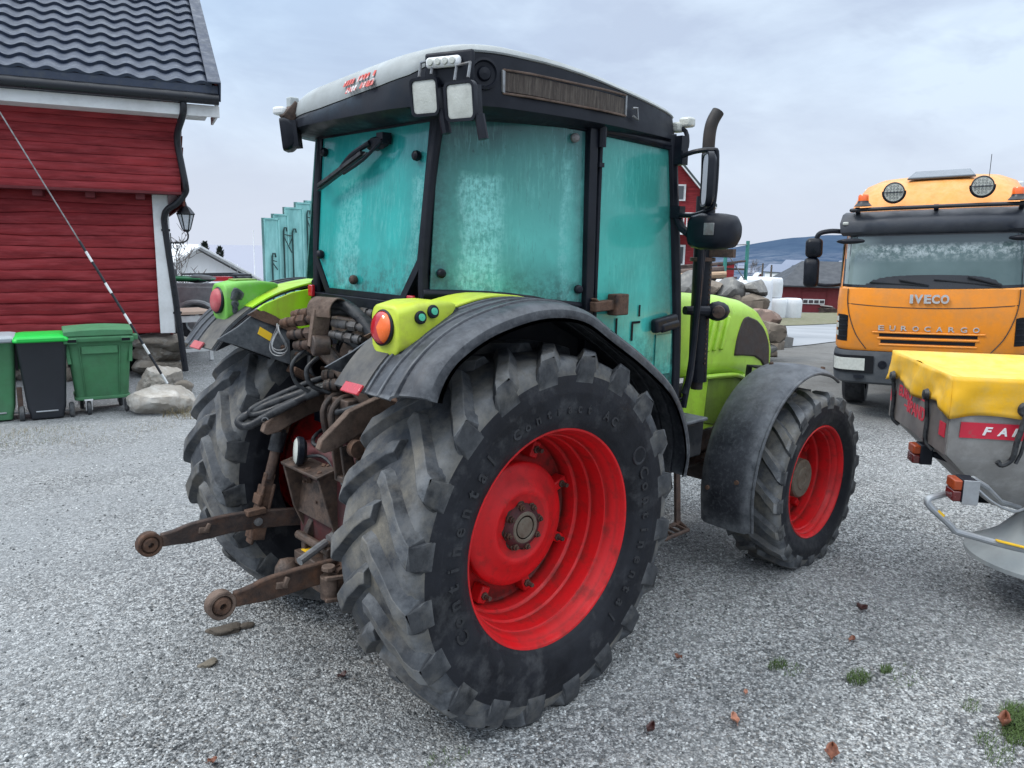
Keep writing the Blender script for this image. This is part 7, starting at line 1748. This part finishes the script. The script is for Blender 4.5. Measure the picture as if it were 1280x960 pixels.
d_ = b1-b0; d_[2] = 0; h0 = b0[2]-gz(b0[0], b0[1])
for k, off in enumerate((A3([0, 0, 0]), d_)):
    q = MB(); q.bar(off, off+A3([0, 0, h0+.1*k]), .07, .09); q.build('upright', MAT['rack_green'], rk_, bevel=.004)
q = MB()
for za, zb in ((h0*.985, h0*1.0), (h0*.55, h0*.62), (h0*.3, h0*.3)): q.bar(A3([0, 0, za]), d_+A3([0, 0, zb]), .03, .03)
q.bar(A3([0, 0, h0*.93]), d_+A3([0, 0, h0*.62]), .03, .02); q.bar(A3([0, 0, h0*.32]), d_+A3([0, 0, h0*.60]), .03, .02); q.build('rack_brace', MAT['galv'], rk_)
# wrapped bales
def bale(c, lab):
    q = MB(); q.lathe([(.001, 0), (.52, 0), (.58, .04), (.605, .3), (.605, .85), (.57, 1.10), (.5, 1.17), (.001, 1.185)], (0, 0, 0), (0, 0, 1), 28); o = q.build('wrapped_bale', MAT['white_wrap'], sharp=50); o.location = tuple(c); tag(o, lab, 'bale'); return o
BD = 46
for px, yb, lab, ex_ in ((969, 396.5, 'lower left white wrapped bale under the upper bale', 0), (988, 396.5, 'lower right white wrapped bale beside the red shed', .25), (964, 374, 'white wrapped bale stacked on top of the other bales', .0)):
    c = dep(px, yb, BD+ex_); c[2] = gz(c[0], c[1])+(1.19 if yb < 380 else -.01)+.02; bale(c, lab)
# red shed with dark roof
SD = 66.0; a = dep(976, 386, SD); b = dep(1105, 386, SD-1.5); c = (a+b)/2; w = np.linalg.norm((b-a)[:2]); zb_ = a[2]; hw_ = dep(1000, 357.5, SD)[2]-zb_; rt_ = dep(1010, 326, SD+4)[2]-zb_
sh = thing('red_shed', 'long red shed with dark grey roof beyond the white bales', 'shed', (c[0], c[1], zb_-.6), math.atan2(b[1]-a[1], b[0]-a[0]))
q = MB(); q.box((0, 4, (hw_+.6)/2), (w, 8, hw_+.6)); q.build('wall', pm('dark_red_shed_boards', (.13, .012, .018), .7, 0, .12, 1.5), sh)
q = MB(); h_ = hw_+.55; t_ = rt_+.6
q.loft([[(-w/2-.3, -.4, h_), (w/2+.3, -.4, h_), (w/2+.3, 8.4, h_), (-w/2-.3, 8.4, h_)], [(-w/2-.3, -.4, h_+.12), (w/2+.3, -.4, h_+.12), (w/2+.3, 8.4, h_+.12), (-w/2-.3, 8.4, h_+.12)], [(-w/2+2.1, 4.0, t_), (w/2-.3, 4.0, t_), (w/2-.3, 4.05, t_), (-w/2+2.1, 4.05, t_)]]); q.build('roof', pm('slate_grey_sheet_roof', (.026, .031, .040), .6, 0, .1, 1), sh, flat=True)
lx = lambda px: (np.linalg.norm((dep(px, 386, SD)-a)[:2])-w/2)
q = MB(); q.box(((lx(1001)+lx(1027))/2, -.03, h_*.52), (lx(1027)-lx(1001), .06, .42)); wf = q.build('window_band', MAT['white_paint'], sh)
q = MB()
for k in range(4): q.box((lx(1001)+(k+.5)*(lx(1027)-lx(1001))/4, -.07, h_*.52), ((lx(1027)-lx(1001))/4-.09, .03, .26))
q.build('pane', clear_glass('shed_pane', (.3, .3, .3), (.06, .05, .06), .95), wf)
q = MB()
for px in (999.5, 1029): q.box((lx(px), -.03, h_/2), (.06, .06, h_))
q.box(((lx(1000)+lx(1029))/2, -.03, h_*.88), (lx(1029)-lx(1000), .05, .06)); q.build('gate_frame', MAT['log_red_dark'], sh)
for k, (px, py, w_, lab) in enumerate(((1003, 390, 1.7, 'low dark wood pile with white sheet left of the shed gate'), (1033, 391, 2.0, 'rough pile of dark scrap before the red shed'))):
    p = G(px, py); q = MB(); rgz = random.Random(k+4)
    for j in range(10): q.bar((rgz.uniform(-w_/2, 0), rgz.uniform(-.3, .3), rgz.uniform(.0, .4)), (rgz.uniform(0, w_/2), rgz.uniform(-.3, .3), rgz.uniform(.0, .5)), .2, .12)
    q.blob((0, 0, .2), (w_*.45, .5, .35), 2, .3, k); root = thing('scrap_pile', lab, 'scrap pile', tuple(p), face_cam(p)+PI/2); q.build('heap', MAT['old_wood'], root)
    q = MB(); q.box((-.1, -.1, .62), (w_*.5, .8, .05), (.1, .1, .2)); q.build('loose_sheet', MAT['white_wrap'] if k == 0 else MAT['grey_board'], root)
# houses further down the slope
def far_house(px, yb, dd, wpx, hpx, rpx, wall, roof, name, lab, rot=0.3, win=True):
    p = dep(px, yb, dd); k = dd/FPX; root = thing(name, lab, 'house', (p[0], p[1], p[2]-1.0), face_cam(p)+PI/2+rot)
    q = MB(); gable_house(q, wpx*k, wpx*k*1.4, hpx*k+1.0, rpx*k, over=.25); q.build('house_shell', [wall, roof], root, flat=True)
    if win:
        for s in (-1, 1):
            q = MB(); q.box((s*wpx*k*.25, -wpx*k*.7-.03, 1.0+hpx*k*.5), (wpx*k*.16, .06, hpx*k*.35)); q.build('window', MAT['white_paint'] if wall is MAT['log_red'] else MAT['hazy_roof'], root)
    return root
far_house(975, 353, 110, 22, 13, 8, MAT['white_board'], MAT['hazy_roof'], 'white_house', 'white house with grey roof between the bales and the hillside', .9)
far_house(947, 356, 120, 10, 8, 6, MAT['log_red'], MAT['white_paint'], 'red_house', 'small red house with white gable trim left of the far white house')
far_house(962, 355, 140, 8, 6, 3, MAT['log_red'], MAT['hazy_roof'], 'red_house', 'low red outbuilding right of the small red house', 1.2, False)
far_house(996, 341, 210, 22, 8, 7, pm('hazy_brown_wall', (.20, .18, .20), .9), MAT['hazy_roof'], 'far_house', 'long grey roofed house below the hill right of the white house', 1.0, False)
for px, yt, yb, dd, lab in ((952, 329, 352, 105, 'left of two bare wooden poles before the town'), (963, 331, 352, 108, 'right of two bare wooden poles before the town')):
    t = dep(px, yt, dd); b = dep(px, yb, dd); h = t[2]-b[2]+1; q = MB(); q.tube([(0, 0, 0), (0, 0, h)], [.16, .11], 8); q.bar((-.9, 0, h-.4), (.9, 0, h-.4), .12, .12); o = q.build('power_pole', MAT['bark']); o.location = (b[0], b[1], b[2]-1); o.rotation_euler = (0, 0, .6); tag(o, lab, 'power pole')
bp = dep(1000, 352, 130); 
for k, (px, yb, dd, h, lab) in enumerate(((1020, 352, 120, 5.5, 'bare tree behind the roof of the red shed'), (936, 352, 90, 3.6, 'small bare tree behind the green rack'), (1003, 350, 140, 5.0, 'bare tree right of the far white house'))):
    p = dep(px, yb, dd); bare_tree((p[0], p[1], p[2]-.5), h, lab, 30+k, 1.1)
# red house behind the cab
hp = dep(803, 300, 40); rh = thing('red_house', 'red house with white trim and balcony seen behind the cab', 'house', (hp[0], hp[1], gz(hp[0], hp[1])-.2), face_cam(hp)+PI/2)
zb_ = gz(hp[0], hp[1])-.2; ea = dep(880, 250, 40)[2]-zb_; ap = dep(803, 160, 40)[2]-zb_; hwid = 3.15
q = MB(); q.prism([(-hwid, 0), (hwid, 0), (hwid, ea), (0, ap), (-hwid, ea)], lambda v, k: (v[0], 9 if k else 0, v[1])); q.build('wall', MAT['log_red'], rh)
q = MB()
for s in (-1, 1):
    sl = (ap-ea)/hwid; q.prism([(0, ap+.22), (s*(hwid+.45), ea-.45*sl+.22), (s*(hwid+.45), ea-.45*sl+.05), (0, ap+.02)], lambda v, k: (v[0], 9.5 if k else -.55, v[1]))
q.build('roof', pm('dark_green_grey_roof', (.03, .045, .045), .5), rh, flat=True)
q = MB()
for s in (-1, 1): q.bar((0, -.57, ap-.0), (s*(hwid+.45), -.57, ea-.45*sl+.0), .05, .28, (0, 1, 0))
q.build('barge_board', MAT['white_paint'], rh)
kx = lambda px: (px-803)*40/FPX
hz_ = lambda py: dep(850, py, 40)[2]-zb_
for (px, y0, y1, w) in ((846, 232, 252, .55), (850, 306, 332, .5), (815, 232, 252, .55)):
    q = MB(); q.box((kx(px), -.04, (hz_(y0)+hz_(y1))/2), (w, .08, hz_(y0)-hz_(y1))); f = q.build('window_frame', MAT['white_paint'], rh)
    q = MB(); q.box((kx(px), -.09, (hz_(y0)+hz_(y1))/2), (w*.6, .02, (hz_(y0)-hz_(y1))*.8)); q.build('pane', clear_glass('red_house_pane', (.3, .35, .4), (.08, .09, .10), .95), f)
q = MB(); z0, z1 = hz_(290), hz_(268)
q.box((1.0, -.9, z1), (4.2, .07, .09)); q.box((1.0, -.9, z0+.05), (4.2, .07, .09)); q.box((1.0, -.45, z0-.08), (4.2, 1.0, .12))
for k in range(28): q.box((-1.05+k*.152, -.9, (z0+z1)/2), (.05, .04, z1-z0))
for x in (-1.1, 1.0, 3.05): q.box((x, -.9, z0/2), (.12, .12, z0))
q.build('balcony', MAT['white_paint'], rh)
# ================================================================== SMALL THINGS ON THE GRAVEL
MAT['leaf'] = pm('dead_brown_leaf', (.20, .075, .042), .6, 0, .25, 30, dirt=(.09, .035, .025), damt=.4, ds=40)
MAT['leaf_pale'] = pm('dead_tan_leaf', (.42, .20, .13), .6, 0, .2, 30)
MAT['leaf_dark'] = pm('wet_dark_leaf', (.055, .02, .018), .4, 0, .25, 30)
def leaf(px, py, L, rz, mat, curl, lab):
    p = on(px, py, 'z', .012); q = MB()
    def Pl(i, j):
        u = i/8; v = (j-3)/3; w = L*.34*math.sin(PI*min(1, u*.96+.04))**.8*(1+.12*math.sin(u*17)); 
        return (L*(u-.5), w*v, curl*L*(abs(v)**1.6)*.5+curl*L*(u-.5)**2*.8+.004*math.sin(u*9))
    q.grid(Pl, 9, 7); q.tube([(-L*.5, 0, .0), (-L*.72, .003, .006)], .0012, 5)
    o = q.build('fallen_leaf', mat, fix=False); o.location = tuple(p); o.rotation_euler = (random.uniform(-.2, .2), random.uniform(-.2, .2), rz); tag(o, lab, 'leaf', None)
    s_ = o.modifiers.new('thick', 'SOLIDIFY'); s_.thickness = .0012
leaf(1040, 943, .085, .4, MAT['leaf'], .5, 'largest reddish brown leaf on the gravel in the right foreground')
leaf(918, 900, .055, 1.0, MAT['leaf_pale'], .6, 'small pale tan leaf on the gravel left of the largest leaf')
leaf(813, 913, .055, .2, MAT['leaf_dark'], .8, 'dark wet leaf on the gravel right of the rear wheel')
leaf(428, 845, .055, .2, MAT['leaf_dark'], .4, 'dark brown leaf lying left of the big rear wheel')
leaf(1077, 762, .06, 1.9, MAT['leaf_dark'], .9, 'farthest dark curled leaf on the gravel, below the front wheel')
leaf(1065, 799, .05, .0, MAT['leaf'], .3, 'flat brown leaf just below the dark curled leaf')
leaf(848, 822, .045, 1.5, MAT['leaf'], .5, 'small red brown leaf close to the rear wheel tread')
leaf(1256, 906, .075, .1, MAT['leaf'], 1.0, 'curled brown leaf lying in the grass at the right edge')
leaf(265, 952, .04, .1, MAT['leaf'], .5, 'tiny brown leaf at the bottom left of the gravel')
leaf(932, 866, .03, .5, MAT['leaf_pale'], .5, 'tiny tan leaf above the pale tan leaf')
q = MB(); q.blob((0, 0, .012), (.085, .05, .025), 3, .3, 4, flat=-.02); q.blob((.1, .02, .01), (.045, .03, .02), 2, .3, 6, flat=-.02); o = q.build('dirt_clod', pm('damp_soil', (.085, .07, .055), .95, 0, .3, 12, bump=.9, bs=60), sharp=70); p = on(283, 789, 'z', .0); o.location = tuple(p); o.rotation_euler = (0, 0, -.5); tag(o, 'flat lump of brown soil lying below the lower lift arm', 'soil lump')
q = MB(); q.blob((0, 0, .006), (.045, .03, .015), 3, .3, 4, flat=-.01); o = q.build('dirt_clod', pm('damp_soil_pale', (.15, .13, .10), .95, 0, .3, 12, bump=.9, bs=60), sharp=70); p = on(262, 830, 'z', .0); o.location = tuple(p); tag(o, 'small crumb of soil left of the lower lift arm ball', 'soil lump')
MAT['grass'] = pm('short_green_grass', (.055, .095, .022), .8, 0, .35, 20)
MAT['dry_grass'] = pm('dry_straw_grass', (.20, .165, .09), .85, 0, .3, 20)
def tufts():
    rg = random.Random(17); G_ = MB(); D2 = MB()
    def tuft(px, py, n, rad, h, mb, flat=.5):
        c = on(px, py, 'z', 0.0)
        for k in range(n):
            a = rg.uniform(0, 2*PI); r = rad*math.sqrt(rg.random()); b = c+A3([r*math.cos(a)*1.4, r*math.sin(a)*.8, 0]); l = h*rg.uniform(.4, 1.1); t = rg.uniform(0, 2*PI); ln = A3([math.cos(t), math.sin(t), 0])*l*rg.uniform(.3, 1.2)*flat*2
            w = A3([-math.sin(t), math.cos(t), 0])*.0016
            mb.add([b-w, b+w, b+ln*.45+A3([0, 0, l*.6])+w*.8, b+ln*.45+A3([0, 0, l*.6])-w*.8, b+ln+A3([0, 0, l*.75])], [(0, 1, 2, 3), (3, 2, 4)])
    for px, py, n, rad, h in ((972, 832, 160, .05, .03), (1073, 849, 260, .06, .04), (1107, 838, 120, .035, .03), (1216, 884, 60, .05, .03), (1276, 900, 900, .10, .05), (1272, 918, 500, .08, .04), (1232, 925, 80, .05, .03), (1250, 945, 120, .07, .03), (560, 948, 90, .08, .02), (1130, 846, 60, .1, .02), (990, 838, 70, .06, .02)): tuft(px, py, n, rad, h, G_)
    for px, py, n, rad, h in ((228, 520, 160, .18, .16), (245, 522, 120, .15, .12), (40, 548, 200, .45, .06), (130, 541, 260, .5, .05), (85, 560, 120, .5, .04), (20, 545, 120, .3, .08), (190, 535, 90, .3, .05)): tuft(px, py, n, rad, h, D2)
    for px, py, n, rad, h in ((15, 556, 260, .35, .03), (50, 540, 160, .3, .04), (238, 512, 60, .1, .07)): tuft(px, py, n, rad, h, G_)
    o = G_.build('grass', MAT['grass'], flat=True, fix=False); struct(o, 'stuff'); tag(o, 'short green grass sprouting through the gravel', 'grass')
    o = D2.build('dry_grass', MAT['dry_grass'], flat=True, fix=False); struct(o, 'stuff'); tag(o, 'dry straw coloured weeds along the barn and the bins', 'grass')
tufts()
GROUPS = {'leaf': 'dead leaves on the gravel', 'bale': 'white wrapped bales', 'rubble': 'blocks fallen from the stone wall', 'power pole': 'bare poles before the town', 'bin': 'waste bins along the barn', 'boulder': 'stones at the barn corner', 'soil lump': 'lumps of soil on the gravel', 'log': 'logs on the timber pile', 'stack': 'white covered stacks', 'scrap pile': 'scrap piles before the red shed'}
for o in COL.objects:
    if o.parent is None and o.get('category') in GROUPS and not o.get('group') and not o.get('kind'): o['group'] = GROUPS[o['category']]
    if o.parent is None and o.name.startswith('conifer'): o['group'] = 'dark conifers behind the white house'
    if o.parent is None and o.name.startswith('bare_tree'): o['group'] = 'bare trees in the distance'
bpy.context.view_layer.update()
